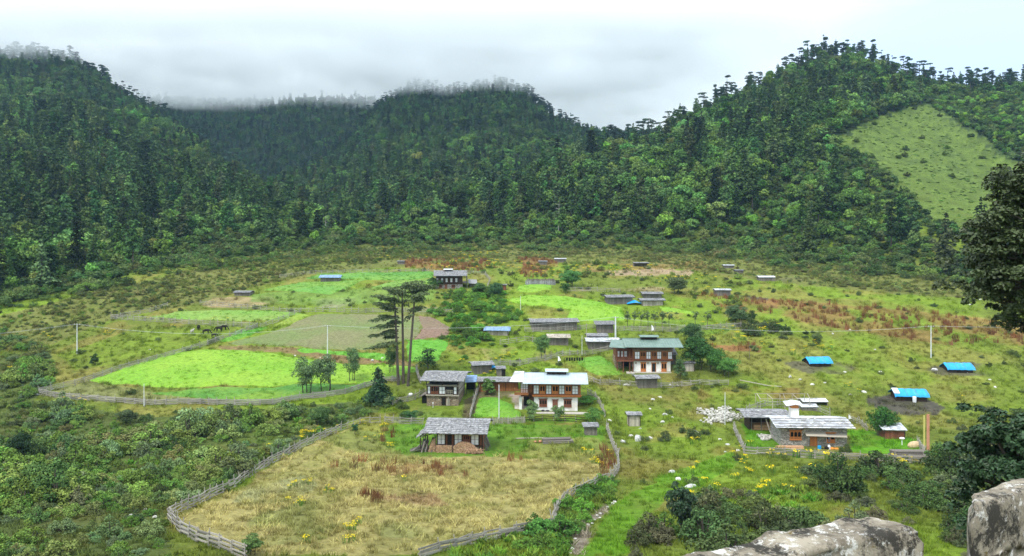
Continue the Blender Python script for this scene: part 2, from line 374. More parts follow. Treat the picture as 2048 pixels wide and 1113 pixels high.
# ------------------------------------------------------------------ the lie of the land: cover zones, drawn on the photograph, laid on the terrain
FIELDS = [  # name, polygon, colour 1, colour 2, label
 ('crop_field', [(178,762),(225,745),(270,728),(340,707),(400,700),(480,701),(560,709),(650,723),(700,730),(770,728),(832,735),(838,742),(800,752),(760,762),(700,768),(600,766),(540,775),(450,771),(350,778),(280,772),(215,768)], (0.184,0.374,0.026),(0.239,0.403,0.034)),
 ('crop_field', [(300,788),(360,781),(450,774),(540,777),(600,768),(700,770),(765,763),(740,772),(690,787),(600,798),(520,804),(430,799),(340,793)], (0.083,0.245,0.034),(0.175,0.302,0.029)),
 ('ploughed_field', [(440,690),(520,672),(570,655),(622,630),(700,628),(780,629),(835,632),(842,650),(838,668),(825,680),(765,690),(745,700),(700,701),(600,694),(520,691)], (0.156,0.211,0.061),(0.198,0.194,0.086)),
 ('ploughed_field', [(837,632),(870,636),(900,652),(898,674),(880,676),(828,680),(840,668),(844,650)], (0.202,0.153,0.096),(0.230,0.149,0.106)),
 ('crop_field', [(590,696),(700,703),(760,707),(795,716),(775,724),(690,713),(600,703)], (0.110,0.331,0.026),(0.147,0.346,0.034)),
 ('crop_field', [(813,681),(880,678),(903,686),(890,704),(872,722),(816,723)], (0.110,0.331,0.026),(0.138,0.346,0.034)),
 ('crop_field', [(548,651),(592,629),(628,629),(600,641),(565,652)], (0.221,0.331,0.034),(0.239,0.317,0.044)),
 ('crop_field', [(432,684),(478,662),(545,653),(505,671),(452,687)], (0.101,0.302,0.029),(0.138,0.317,0.034)),
 ('crop_field', [(300,636),(360,623),(440,621),(570,623),(606,628),(560,641),(500,642),(400,640)], (0.166,0.317,0.044),(0.221,0.324,0.064)),
 ('crop_field', [(520,581),(600,566),(725,561),(700,576),(660,590),(600,584)], (0.184,0.317,0.044),(0.129,0.302,0.044)),
 ('crop_field', [(605,558),(640,549),(760,546),(866,544),(866,556),(800,562),(722,560)], (0.101,0.274,0.044),(0.156,0.317,0.044)),
 ('crop_field', [(730,579),(790,563),(866,558),(862,570),(770,578)], (0.202,0.338,0.054),(0.156,0.288,0.054)),
 ('crop_field', [(1010,600),(1060,591),(1120,592),(1200,604),(1246,615),(1252,642),(1160,643),(1135,636),(1142,622),(1090,612),(1040,611)], (0.184,0.374,0.026),(0.230,0.403,0.034)),
 ('crop_field', [(1035,572),(1060,569),(1108,570),(1100,579),(1060,585),(1035,583)], (0.184,0.374,0.026),(0.230,0.389,0.034)),
 ('crop_field', [(1312,613),(1350,616),(1400,629),(1335,626)], (0.184,0.360,0.026),(0.230,0.389,0.034)),
 ('crop_field', [(955,797),(1000,793),(1022,808),(1047,830),(1035,838),(945,836)], (0.129,0.331,0.026),(0.175,0.360,0.034)),
 ('crop_field', [(1150,722),(1200,712),(1236,735),(1248,750),(1190,752),(1172,738)], (0.129,0.317,0.029),(0.175,0.331,0.034)),
]
COVER = [  # polygon, colour, strength  (painted in order)
 ([(-400,700),(0,632),(120,600),(300,560),(560,500),(1000,490),(1500,510),(2060,575),(2400,590),(2400,620),(1800,590),(1500,560),(1300,530),(900,525),(640,546),(520,572),(400,606),(240,636),(100,690),(-400,760)], (0.175,0.20,0.05), .95),
 ([(-400,760),(100,700),(110,760),(70,800),(300,835),(700,805),(790,810),(680,856),(535,922),(470,970),(335,1025),(345,1130),(-400,1130)], (0.10,0.145,0.04), .85),
 ([(1500,590),(1700,600),(2048,620),(2048,900),(1900,880),(1500,760),(1400,700)], (0.24,0.275,0.05), .6),
 ([(120,712),(240,668),(330,656),(520,650),(480,664),(420,688),(330,704),(230,727),(150,740)], (0.19,0.29,0.03), 1.0),
 ([(400,610),(430,596),(540,592),(560,605),(500,616),(420,616)], (0.38,0.32,0.15), .9),
 ([(600,600),(700,596),(830,595),(830,612),(700,616),(600,615)], (0.33,0.36,0.20), .8),
 ([(500,590),(620,578),(868,575),(868,600),(640,612),(500,604)], (0.19,0.33,0.06), .85),
 ([(560,615),(760,618),(900,615),(900,632),(620,626)], (0.20,0.26,0.08), .7),
 ([(80,792),(180,764),(300,785),(480,806),(300,808),(120,800)], (0.24,0.27,0.09), .9),
 ([(440,690),(520,693),(700,704),(800,720),(835,733),(700,728),(560,706),(440,698)], (0.27,0.20,0.09), .9),
 ([(800,522),(880,515),(975,520),(1000,535),(940,545),(810,535)], (0.29,0.16,0.06), .7),
 ([(1030,520),(1065,514),(1110,522),(1120,536),(1085,544),(1098,556),(1060,560),(1036,548),(1050,536)], (0.30,0.15,0.06), .6),
 ([(1140,530),(1300,515),(1420,530),(1390,545),(1290,545),(1180,545)], (0.30,0.20,0.07), .6),
 ([(1210,542),(1300,538),(1390,543),(1380,550),(1220,552)], (0.42,0.34,0.20), .9),
 ([(1150,572),(1330,575),(1320,583),(1160,582)], (0.38,0.33,0.17), .7),
 ([(1390,590),(1440,590),(1560,600),(1550,630),(1460,620),(1400,605)], (0.30,0.15,0.06), .75),
 ([(1550,600),(1760,615),(1900,630),(2048,650),(2048,690),(1900,690),(1760,672),(1640,655),(1560,632)], (0.285,0.178,0.06), .65),
 ([(1420,690),(1520,690),(1520,702),(1430,702)], (0.30,0.14,0.06), .8),
 ([(1400,770),(1600,775),(1600,800),(1400,800)], (0.28,0.16,0.06), .5),
 ([(1570,728),(1620,722),(1670,726),(1712,738),(1690,748),(1600,745)], (0.125,0.12,0.08), .8),
 ([(1860,738),(1895,724),(1960,728),(2048,742),(2040,752),(1900,754),(1870,748)], (0.125,0.12,0.08), .8),
 ([(1730,795),(1790,785),(1860,800),(1885,815),(1880,832),(1800,830),(1740,812)], (0.090,0.083,0.068), .92),
 ([(1460,590),(1440,594),(1540,602),(1540,597)], (0.10,0.09,0.07), .8),
 ([(1490,560),(1560,566),(1620,560),(1600,556),(1500,556)], (0.14,0.12,0.09), .6),
 # lower hay meadow
 ([(372,1040),(470,985),(545,932),(640,880),(700,860),(800,905),(980,912),(1120,920),(1210,925),(1228,950),(1190,968),(1125,1000),(1105,1045),(1050,1060),(920,1088),(835,1113),(480,1113),(400,1075)], (0.40,0.37,0.125), .97),
 ([(500,1040),(620,1000),(700,1030),(640,1090),(520,1090)], (0.25,0.29,0.08), .75),
 ([(860,950),(1000,940),(1100,965),(1000,1000),(880,985)], (0.27,0.30,0.09), .75),
 ([(600,900),(760,930),(700,960),(560,955)], (0.28,0.29,0.08), .75),
 ([(730,1000),(860,985),(900,1010),(780,1030)], (0.35,0.20,0.12), .55),
 ([(640,880),(700,862),(840,870),(830,910),(700,905)], (0.22,0.28,0.06), .9),
 ([(780,850),(1208,852),(1215,880),(1180,905),(1060,900),(985,915),(820,912),(770,880)], (0.13,0.29,0.025), .95),
 ([(1060,880),(1200,875),(1215,930),(1120,925),(1050,905)], (0.27,0.30,0.07), .8),
 ([(690,920),(900,930),(940,955),(760,948)], (0.30,0.15,0.07), .7),
 ([(500,970),(600,950),(640,975),(560,1010),(470,1005)], (0.33,0.38,0.17), .6),
 ([(720,1040),(900,1020),(940,1070),(760,1080)], (0.27,0.32,0.10), .6),
 # yards
 ([(850,812),(940,780),(950,830),(840,850),(790,845)], (0.17,0.27,0.05), .8),
 ([(925,800),(955,785),(950,835),(930,845)], (0.16,0.12,0.08), .9),
 ([(955,782),(1030,783),(1020,797),(950,800)], (0.16,0.14,0.09), .7),
 ([(1018,790),(1050,785),(1060,812),(1045,820),(1025,805)], (0.42,0.36,0.29), .9),
 ([(1050,838),(1185,838),(1190,846),(1050,848)], (0.12,0.30,0.02), .9),
 ([(1480,850),(1560,852),(1560,895),(1490,900)], (0.12,0.33,0.015), .95),
 ([(1695,858),(1770,862),(1840,885),(1840,912),(1700,905)], (0.12,0.34,0.015), .95),
 ([(960,700),(1100,690),(1110,712),(1040,725),(970,722)], (0.36,0.33,0.12), .7),
 ([(1180,640),(1400,640),(1480,648),(1450,668),(1200,668)], (0.14,0.28,0.04), .6),
 # green stream bed and trail at right
 ([(1465,905),(1400,925),(1330,955),(1270,985),(1235,1010),(1180,1080),(1150,1113),(1260,1113),(1290,1040),(1340,1000),(1420,965),(1480,925)], (0.14,0.33,0.02), .85),
 ([(1228,1000),(1205,1020),(1160,1050),(1135,1090),(1150,1113),(1165,1095),(1180,1060),(1232,1012)], (0.30,0.26,0.20), .85),
 # open grass flank of the right-hand mountain
 ([(1648,300),(1700,262),(1780,228),(1850,208),(1905,235),(1960,275),(2048,335),(2300,420),(2300,600),(2040,480),(1960,470),(1880,470),(1840,440),(1790,380),(1720,320)], (0.13,0.205,0.036), 1.0),
 ([(1840,205),(1920,190),(2060,190),(2300,200),(2300,420),(2048,335),(1930,245)], (0.08,0.14,0.035), .9),
]
def field_mask(px, py, grow=0):
    m = np.zeros(np.shape(px), bool)
    for f in FIELDS: m |= inpoly(px, py, f[1])
    return m
def landcolor(X, Y, z):
    Yc = np.maximum(Y, 20)
    px, py = proj(X, Yc, z)
    n1 = fbm(X / 9, Y / 12, 4); n2 = fbm(X / 31 + 40, Y / 38 + 9, 3); n3 = fbm(X / 3 + 7, Y / 4 + 3, 3)
    a = np.array([0.165, 0.225, 0.032]); b = np.array([0.195, 0.31, 0.028]); c = np.array([0.29, 0.26, 0.065])
    t = sstep(0.35, 0.65, n2)[..., None]; C = a * (1 - t) + b * t
    t = sstep(0.52, 0.68, n1)[..., None] * 0.6; C = C * (1 - t) + c * t
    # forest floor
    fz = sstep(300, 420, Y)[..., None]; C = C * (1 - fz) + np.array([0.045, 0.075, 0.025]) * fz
    w1 = (fbm(X / 6 + 3, Y / 7 + 11, 3) - .5); w2 = (fbm(X / 6 + 43, Y / 7 + 61, 3) - .5)
    k = 1800 / Yc
    for poly, col, st in COVER:
        far = col[1] < 0.24 and poly[0][1] < 310
        kk = 40 if poly[0][1] < 310 else k
        m = inpoly(px + w1 * kk * 1.6, py + w2 * kk * 0.7, poly)
        if poly[0][1] < 310: m &= Y > 250
        else: m &= Y < 420
        s = st * (0.75 + 0.25 * sstep(0.35, 0.6, n3)) if st > .8 else st * sstep(0.38, 0.6, n1)
        s = (s * m)[..., None]
        C = C * (1 - s) + np.array(col) * s
    v = (0.70 + 0.4 * n3)[..., None] * np.array([.97, .90, 1.0])
    return C * v
# ------------------------------------------------------------------ the ground sheet
def terrain():
    ys = [-60.0]
    while ys[-1] < 60: ys.append(ys[-1] + (1.6 if abs(ys[-1]) > 12 else 0.8))
    while ys[-1] < 260: ys.append(ys[-1] * 1.0042)
    while ys[-1] < 1700: ys.append(ys[-1] * 1.0085)
    while ys[-1] < 2600: ys.append(ys[-1] * 1.03)
    ys = np.array(ys); nx = 900
    u = np.linspace(-0.86, 0.86, nx); u = np.sign(u) * np.abs(u) ** 1.0
    X = u[None, :] * (ys[:, None] + 95); Y = np.repeat(ys[:, None], nx, 1)
    z = Z(X, Y); V = np.stack([X, Y, z], -1).reshape(-1, 3)
    ny = len(ys); i = np.arange(ny - 1)[:, None] * nx + np.arange(nx - 1)[None, :]
    Fq = np.stack([i, i + 1, i + nx + 1, i + nx], -1).reshape(-1, 4)
    m, t, b = base_mat('ground')
    at = N(t, 'ShaderNodeAttribute'); at.attribute_name = 'cover'
    tc = N(t, 'ShaderNodeTexCoord')
    nz = N(t, 'ShaderNodeTexNoise'); setin(nz, {'Scale': 1.1, 'Detail': 9, 'Roughness': 0.75}); t.links.new(tc.outputs['Object'], nz.inputs[0])
    nb = N(t, 'ShaderNodeTexNoise'); setin(nb, {'Scale': 0.16, 'Detail': 6, 'Roughness': 0.7}); t.links.new(tc.outputs['Object'], nb.inputs[0])
    m1 = N(t, 'ShaderNodeMapRange'); setin(m1, {'From Min': 0.3, 'From Max': 0.7, 'To Min': 0.55, 'To Max': 1.35}); t.links.new(nz.outputs[0], m1.inputs['Value'])
    m2 = N(t, 'ShaderNodeMapRange'); setin(m2, {'From Min': 0.3, 'From Max': 0.7, 'To Min': 0.75, 'To Max': 1.2}); t.links.new(nb.outputs[0], m2.inputs['Value'])
    ml = N(t, 'ShaderNodeMath', operation='MULTIPLY'); t.links.new(m1.outputs[0], ml.inputs[0]); t.links.new(m2.outputs[0], ml.inputs[1])
    sc = N(t, 'ShaderNodeVectorMath', operation='SCALE'); t.links.new(at.outputs['Color'], sc.inputs[0]); t.links.new(ml.outputs[0], sc.inputs['Scale'])
    t.links.new(sc.outputs[0], b.inputs['Base Color']); b.inputs['Roughness'].default_value = 0.95; b.inputs['Specular IOR Level'].default_value = 0.1
    bp = N(t, 'ShaderNodeBump'); setin(bp, {'Strength': 1.0, 'Distance': 0.5}); t.links.new(nz.outputs[0], bp.inputs['Height']); t.links.new(bp.outputs[0], b.inputs['Normal'])
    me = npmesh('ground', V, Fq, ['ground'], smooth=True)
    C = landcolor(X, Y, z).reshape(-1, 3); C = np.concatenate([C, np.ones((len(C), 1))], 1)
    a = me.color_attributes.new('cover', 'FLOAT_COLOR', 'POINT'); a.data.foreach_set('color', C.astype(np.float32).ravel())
    o = link('ground', me); tag(o, kind='structure')
    o['label'] = 'valley floor and forested hillsides of meadow, scrub and pasture'
    return o
terrain()

# ------------------------------------------------------------------ crops: each field its own raised sheet following the slope
def field_material(name, c1, c2):
    m, t, b = base_mat(name)
    tc = N(t, 'ShaderNodeTexCoord'); nz = N(t, 'ShaderNodeTexNoise'); setin(nz, {'Scale': 0.06, 'Detail': 4, 'Roughness': 0.6}); t.links.new(tc.outputs['Object'], nz.inputs[0])
    rp = N(t, 'ShaderNodeMapRange'); setin(rp, {'From Min': 0.4, 'From Max': 0.6}); t.links.new(nz.outputs[0], rp.inputs['Value'])
    mx = N(t, 'ShaderNodeMix', data_type='RGBA'); mx.inputs[6].default_value = (*c1, 1); mx.inputs[7].default_value = (*c2, 1); t.links.new(rp.outputs[0], mx.inputs[0])
    n2 = N(t, 'ShaderNodeTexNoise'); setin(n2, {'Scale': 1.3, 'Detail': 8, 'Roughness': 0.8}); t.links.new(tc.outputs['Object'], n2.inputs[0])
    m2 = N(t, 'ShaderNodeMapRange'); setin(m2, {'From Min': 0.3, 'From Max': 0.7, 'To Min': 0.5, 'To Max': 1.32}); t.links.new(n2.outputs[0], m2.inputs['Value'])
    sc = N(t, 'ShaderNodeVectorMath', operation='SCALE'); t.links.new(mx.outputs[2], sc.inputs[0]); t.links.new(m2.outputs[0], sc.inputs['Scale'])
    t.links.new(sc.outputs[0], b.inputs['Base Color']); b.inputs['Roughness'].default_value = 0.8
    bp = N(t, 'ShaderNodeBump'); setin(bp, {'Strength': 0.9, 'Distance': 0.3}); t.links.new(n2.outputs[0], bp.inputs['Height']); t.links.new(bp.outputs[0], b.inputs['Normal'])
    return m
FLAB = ['large bright lime green field inside the long diagonal fence', 'darker green crop strip along the lower fence of the big lime field',
        'wide sparse brown and olive ploughed field behind the big lime field', 'bare brown earth at the right end of the olive ploughed field', 'thin green crop strip on the near side of the ploughed field',
        'small bright green plot at the foot of the tall bare-trunked pine', 'narrow yellow-green strip on the upper left corner of the ploughed field',
        'narrow green strip beside the left diagonal fence', 'pale lime field behind the grazing pasture',
        'upper left light green field below the blue-roofed long shed', 'uppermost green field beside the distant dark farmhouse',
        'light green plot just left of the distant dark farmhouse', 'bright lime field below the two plank sheds, right of centre',
        'small lime plot beside the plank stack at the top of the village', 'lime wedge of crop behind the row of thin saplings',
        'vegetable garden plot between the two central houses', 'bright grass plot beside the green-roofed house']
def make_fields():
    for i, (nm, poly, c1, c2) in enumerate(FIELDS):
        P = [ground(*p) for p in poly]
        xy = []
        for j in range(len(P)):                       # edge points, slightly ragged
            a, b = P[j], P[(j + 1) % len(P)]; L = (b - a).length; n = max(1, int(L / 0.9))
            for k in range(n):
                q = a.lerp(b, k / n); d = (b - a).normalized()
                jt = (float(fbm(q.x / 3.0, q.y / 3.0, 2)) - .5) * 2.0
                xy.append((q.x - d.y * jt, q.y + d.x * jt))
        ne = len(xy); A = np.array(xy)
        st = 1.6 if i in (0, 2) else 1.1
        gx, gy = np.meshgrid(np.arange(A[:, 0].min(), A[:, 0].max(), st), np.arange(A[:, 1].min(), A[:, 1].max(), st))
        gx = gx.ravel(); gy = gy.ravel(); ins = inpoly(gx, gy, xy); gx = gx[ins]; gy = gy[ins]
        pts = [Vector(p) for p in xy] + [Vector((x, y)) for x, y in zip(gx, gy)]
        vo, _, fo, *_ = delaunay_2d_cdt(pts, [], [list(range(ne))], 1, 0.05)
        V = np.array([(v.x, v.y) for v in vo]); d2 = np.full(len(V), 9.0)
        for s in range(0, ne, 400):
            q = A[s:s + 400]; d2 = np.minimum(d2, np.sqrt(((V[:, None, :] - q[None]) ** 2).sum(-1)).min(1))
        z = Z(V[:, 0], V[:, 1]) + 0.30 * sstep(0.0, 0.9, d2) - 0.05
        cx, cy = V[:, 0].mean(), V[:, 1].mean(); cz = float(Z(cx, cy))
        m = 'field_%d' % i; field_material(m, c1, c2)
        me = npmesh(nm, np.column_stack([V[:, 0] - cx, V[:, 1] - cy, z - cz]), np.array([tuple(f) for f in fo if len(f) == 3]), [m], smooth=True)
        o = link(nm, me, None, (cx, cy, cz)); tag(o, FLAB[i], 'field', None, 'stuff')
make_fields()

# ------------------------------------------------------------------ plants: clouds of leaf clumps on limbs
nrs = np.random.RandomState(11)
def leaves(blobs, n, size, squash=1.0, out=0.75, up=0.25, rs=nrs):
    """quads scattered through ellipsoid shells. blobs = (cx,cy,cz, rx,ry,rz)"""
    B = np.array(blobs, float); k = len(B)
    wt = (B[:, 3] * B[:, 4] + B[:, 3] * B[:, 5]); wt /= wt.sum()
    idx = rs.choice(k, n, p=wt); d = rs.normal(size=(n, 3)); d /= np.linalg.norm(d, axis=1)[:, None]
    d[:, 2] = np.where(d[:, 2] < -0.35, -d[:, 2], d[:, 2])
    r = 0.55 + 0.5 * rs.rand(n) ** 0.6
    c = B[idx, :3] + d * B[idx, 3:] * r[:, None]
    nn = d * out + rs.normal(size=(n, 3)) * 0.42 + np.array([0, 0, up]); nn /= np.linalg.norm(nn, axis=1)[:, None]
    a = np.cross(nn, rs.normal(size=(n, 3))); a /= np.linalg.norm(a, axis=1)[:, None]; b = np.cross(nn, a)
    s = size * (0.55 + 0.9 * rs.rand(n))[:, None]; q = (0.5 + 0.5 * rs.rand(n))[:, None]
    j = lambda: (0.7 + 0.6 * rs.rand(n))[:, None]
    V = np.stack([c - a * s * j(), c - b * s * q * j() * squash, c + a * s * j(), c + b * s * q * j() * squash], 1).reshape(-1, 3)
    return V, np.arange(4 * n).reshape(-1, 4)
def tris_of(mb):
    V = np.array(mb.v, float); T = []
    for f in mb.f:
        if len(f) == 4: T.append(f)
        else:
            for i in range(1, len(f) - 1): T.append((f[0], f[i], f[i + 1], f[i + 1]))
    Q = np.array([t for t in T if len(set(t)) == 4] or np.zeros((0, 4), int)); return V, Q
class Plant:
    """woody mesh + leaf mesh (parts) and their joined copy (for masses)"""
    def __init__(s, name, wood, VL, QL, leafmat='leaf', barkmat='bark', extra=None):
        s.name = name; s.wood = wood; VW, QW = tris_of(wood) if wood.v else (np.zeros((0, 3)), np.zeros((0, 4), int))
        s.crown = npmesh(name + '_crown', VL, QL, [leafmat])
        s.trunk = wood.mesh(name + '_trunk', barkmat) if wood.v else None
        V = np.concatenate([VW, VL]); Q = np.concatenate([QW, QL + len(VW)])
        mi = np.concatenate([np.zeros(len(QW)), np.ones(len(QL))]); mats = [barkmat, leafmat]
        if extra is not None:
            VE, QE, me_ = extra; Q = np.concatenate([Q, QE + len(V)]); V = np.concatenate([V, VE]); mi = np.concatenate([mi, np.full(len(QE), 2)]); mats.append(me_)
        s.joined = npmesh(name, V, Q, mats, mi)
        s.tpl = bpy.data.objects.new('template_' + name, s.joined)
        s.h = float(VL[:, 2].max())
def conifer(name, H, r0, low, rs, n=1500, size=0.55, flat=0.0, bare=0.0):
    wood = MB(); lean = rs.normal() * 0.3
    wood.tube([(0, 0, -1), (lean * .3, 0, H * .5), (lean, 0.1, H * .97)], [H * .016 + .08, H * .010 + .05, 0.04], 5)
    bl = []; z = H * low
    while z < H * 0.99:
        t = (z - H * low) / (H * (1 - low))
        R_ = r0 * ((1 - t) ** (0.75 - 0.4 * flat)) * (0.75 + 0.5 * rs.rand()) + 0.25
        if flat and t > .8: R_ = r0 * (0.55 + .35 * rs.rand())
        nb = 3 + int(rs.rand() * 3); a0 = rs.rand() * 6.28
        for k in range(nb):
            if rs.rand() < 0.12 + bare: continue
            a = a0 + 6.28 * k / nb + rs.normal() * .3; rr = R_ * (0.6 + 0.6 * rs.rand())
            x, y = math.cos(a), math.sin(a)
            if rs.rand() < 0.35: wood.bar((lean * z / H, 0, z), (x * rr * .9, y * rr * .9, z - 0.12 * rr), 0.09)
            bl.append((x * rr * .42, y * rr * .42, z - rr * .06, rr * .38, rr * .38, 0.34 + .10 * rr))
            bl.append((x * rr * .85, y * rr * .85, z - rr * .22, rr * .30, rr * .30, 0.26 + .08 * rr))
        z += H * (0.034 + 0.03 * rs.rand())
    V, Q = leaves(bl, n, size, 1, 0.5, 0.55, rs); return Plant(name, wood, V, Q)
def umbrella(name, H, rs, n=900):
    wood = MB(); lean = rs.normal() * .5
    wood.tube([(0, 0, -1), (lean * .5, 0, H * .5), (lean, 0, H * .95)], [H * .017, H * .012, .07], 5)
    bl = []
    for k in range(7 + int(rs.rand() * 9)):
        z = H * (0.36 + 0.60 * rs.rand()); a = rs.rand() * 6.28; rr = H * (.04 + .11 * rs.rand()) * (0.6 + .5 * (z / H))
        p = (lean + math.cos(a) * rr, math.sin(a) * rr, z + rr * .1); wood.bar((lean * z / H, 0, z - .4), p, .1)
        bl.append((*p, rr * .95, rr * .95, rr * .33 + .2))
    q_ = .05 + .07 * rs.rand(); bl.append((lean, 0, H * .97, H * q_, H * q_, H * .035))
    V, Q = leaves(bl, n, .40, 1, .5, .6, rs); return Plant(name, wood, V, Q)
def broadleaf(name, H, r, rs, n=1500, size=.42, low=.3, nb=26, mat='leaf', stems=1, bark='bark', tall=1.0):
    wood = MB(); bl = []
    for k in range(nb):
        d = rs.normal(size=3); d /= np.linalg.norm(d); q = rs.rand() ** .4
        c = np.array([d[0] * r * q * .78, d[1] * r * q * .78, H * (low + (1 - low) * .5) + d[2] * H * (1 - low) * .42 * q])
        s = r * (.24 + .22 * rs.rand()); bl.append((*c, s, s, s * .8 * tall))
    for s_ in range(stems):
        a = rs.rand() * 6.28; o = 0 if stems == 1 else r * .25
        b0 = (math.cos(a) * o, math.sin(a) * o, -.6); tp = (b0[0] * 1.6, b0[1] * 1.6, H * (low + .25))
        wood.tube([b0, ((b0[0] + tp[0]) / 2 + rs.normal() * .1, (b0[1] + tp[1]) / 2, H * low * .6), tp], [H * .022, H * .016, H * .008], 5)
        for b in bl[s_::max(stems * 3, 3)]: wood.bar((tp[0] * .8, tp[1] * .8, H * (low * .8 + .1)), b[:3], H * .010)
    V, Q = leaves(bl, n, size, 1, .8, .25, rs); return Plant(name, wood, V, Q, mat, bark)
def shrub(name, r, h, rs, n=420, size=.16, nb=9, mat='leaf', ragged=0):
    wood = MB(); bl = []
    for k in range(nb):
        a = rs.rand() * 6.28; q = rs.rand() ** .55 * r * .88; s = r * (.13 + .24 * rs.rand())
        c = (math.cos(a) * q, math.sin(a) * q, h * (.15 + .75 * rs.rand() * (1.1 - .8 * q / r))); bl.append((*c, s, s, h * (.10 + .20 * rs.rand())))
        wood.bar((0, 0, -.2), c, .05)
    V, Q = leaves(bl, n, size, 1 + ragged, .7, .3, rs); return Plant(name, wood, V, Q, mat)
def spikes(name, n, r, h, wdt, rs, mat='blade', lean=.35, top=None, nt=0):
    V = []; 
    for k in range(n):
        a = rs.rand() * 6.28; q = r * rs.rand() ** .6; x, y = math.cos(a) * q, math.sin(a) * q; hh = h * (.55 + .6 * rs.rand())
        b = rs.rand() * 6.28; lx, ly = math.cos(b) * hh * lean * rs.rand() * 1.6, math.sin(b) * hh * lean * rs.rand() * 1.6
        c = rs.rand() * 3.14; wx, wy = math.cos(c) * wdt, math.sin(c) * wdt
        V += [(x - wx, y - wy, -.08), (x + wx, y + wy, -.08), (x + lx + wx * .25, y + ly + wy * .25, hh), (x + lx - wx * .25, y + ly - wy * .25, hh * .98)]
    V = np.array(V); Q = np.arange(len(V)).reshape(-1, 4); ex = None
    if top:
        VE, QE = leaves([(0, 0, h * .95, r * 1.0, r * 1.0, h * .16)], nt, top, 1, .4, .9, rs); ex = (VE, QE, 'petal')
    return Plant(name, MB(), V, Q, mat, 'bark', ex)
def rs_(i): return np.random.RandomState(i)
CON = [conifer('conifer%d' % i, 24, r, lo, rs_(20 + i), 1700, .62, fl, ba) for i, (r, lo, fl, ba) in enumerate([(4.6, .16, 0, .0), (4.0, .25, .3, .05), (3.6, .34, .8, .12), (5.2, .12, .0, .0), (4.2, .42, 1, .2)])]
UMB = [umbrella('ridge_pine%d' % i, 17, rs_(40 + i)) for i in range(7)]
BRO = [broadleaf('broadleaf%d' % i, 11, 4.6 + .5 * i, rs_(60 + i), 1500, .48, .18, 26) for i in range(4)]
SHR = [shrub('shrub%d' % i, 1.3, 1.6, rs_(80 + i), 2600, .062, 26) for i in range(8)]
FER = [spikes('fern%d' % i, 60, .5, .6, .10, rs_(100 + i), 'leaf', .9) for i in range(2)]
TUF = [spikes('tuft%d' % i, 26, .38, .42, .028, rs_(110 + i), 'blade', .7) for i in range(4)]
DOC = [spikes('dock%d' % i, 26, .45, .9, .035, rs_(120 + i), 'blade', .25) for i in range(3)]
RAG = [spikes('ragwort%d' % i, 16, .40, .75, .04, rs_(130 + i), 'leaf', .2, .065, 26) for i in range(3)]
HAY = [spikes('hay%d' % i, 30, .5, .34, .03, rs_(140 + i), 'blade', 2.0) for i in range(3)]

def mass(name, plants, P, rot, scl, col, label, cat, sz=None):
    """what nobody could count: one object, copies of the plants spread over the ground"""
    if len(P) == 0: return
    c = bpy.data.collections.new('templates_' + name)
    for p in plants:
        if p.tpl.name not in c.objects: c.objects.link(p.tpl)
    me = bpy.data.meshes.new(name); me.vertices.add(len(P)); me.vertices.foreach_set('co', np.asarray(P, np.float32).ravel())
    def at(n, ty, d, arr): a = me.attributes.new(n, ty, 'POINT'); a.data.foreach_set(d, arr)
    at('rot', 'FLOAT_VECTOR', 'vector', np.asarray(rot, np.float32).ravel())
    at('scl', 'FLOAT_VECTOR', 'vector', np.asarray(scl, np.float32).ravel())
    at('pick', 'INT', 'value', nrs.randint(0, len(plants), len(P)).astype(np.int32))
    at('color', 'FLOAT_COLOR', 'color', np.concatenate([col, np.ones((len(P), 1))], 1).astype(np.float32).ravel())
    me.update(); o = link(name, me)
    g = bpy.data.node_groups.new('scatter_' + name, 'GeometryNodeTree')
    g.interface.new_socket('Geometry', in_out='INPUT', socket_type='NodeSocketGeometry'); g.interface.new_socket('Geometry', in_out='OUTPUT', socket_type='NodeSocketGeometry')
    gi = g.nodes.new('NodeGroupInput'); go = g.nodes.new('NodeGroupOutput'); ip = g.nodes.new('GeometryNodeInstanceOnPoints'); ci = g.nodes.new('GeometryNodeCollectionInfo')
    ci.inputs['Collection'].default_value = c; ci.inputs['Separate Children'].default_value = True; ci.inputs['Reset Children'].default_value = True
    def na(n, dt): x = g.nodes.new('GeometryNodeInputNamedAttribute'); x.data_type = dt; x.inputs['Name'].default_value = n; return x.outputs['Attribute']
    g.links.new(gi.outputs[0], ip.inputs['Points']); g.links.new(ci.outputs[0], ip.inputs['Instance']); ip.inputs['Pick Instance'].default_value = True
    g.links.new(na('pick', 'INT'), ip.inputs['Instance Index']); g.links.new(na('rot', 'FLOAT_VECTOR'), ip.inputs['Rotation']); g.links.new(na('scl', 'FLOAT_VECTOR'), ip.inputs['Scale'])
    g.links.new(ip.outputs[0], go.inputs[0])
    md = o.modifiers.new('scatter', 'NODES'); md.node_group = g
    return tag(o, label, cat, None, 'stuff')
def rots(n, tilt=.05):
    r = np.zeros((n, 3)); r[:, 2] = nrs.rand(n) * 6.283; r[:, 0] = nrs.normal(size=n) * tilt; r[:, 1] = nrs.normal(size=n) * tilt; return r
def fan(Y0, Y1, dens, u0=-.70, u1=.70):
    """points spread evenly over the ground between two distances"""
    n = int(dens * (u1 - u0) * (Y1 ** 2 - Y0 ** 2) / 2)
    Y = np.sqrt(nrs.rand(n) * (Y1 ** 2 - Y0 ** 2) + Y0 ** 2); u = u0 + (u1 - u0) * nrs.rand(n); X = u * Y
    z = Z(X, Y); px, py = proj(X, Y, z); return X, Y, z, px, py
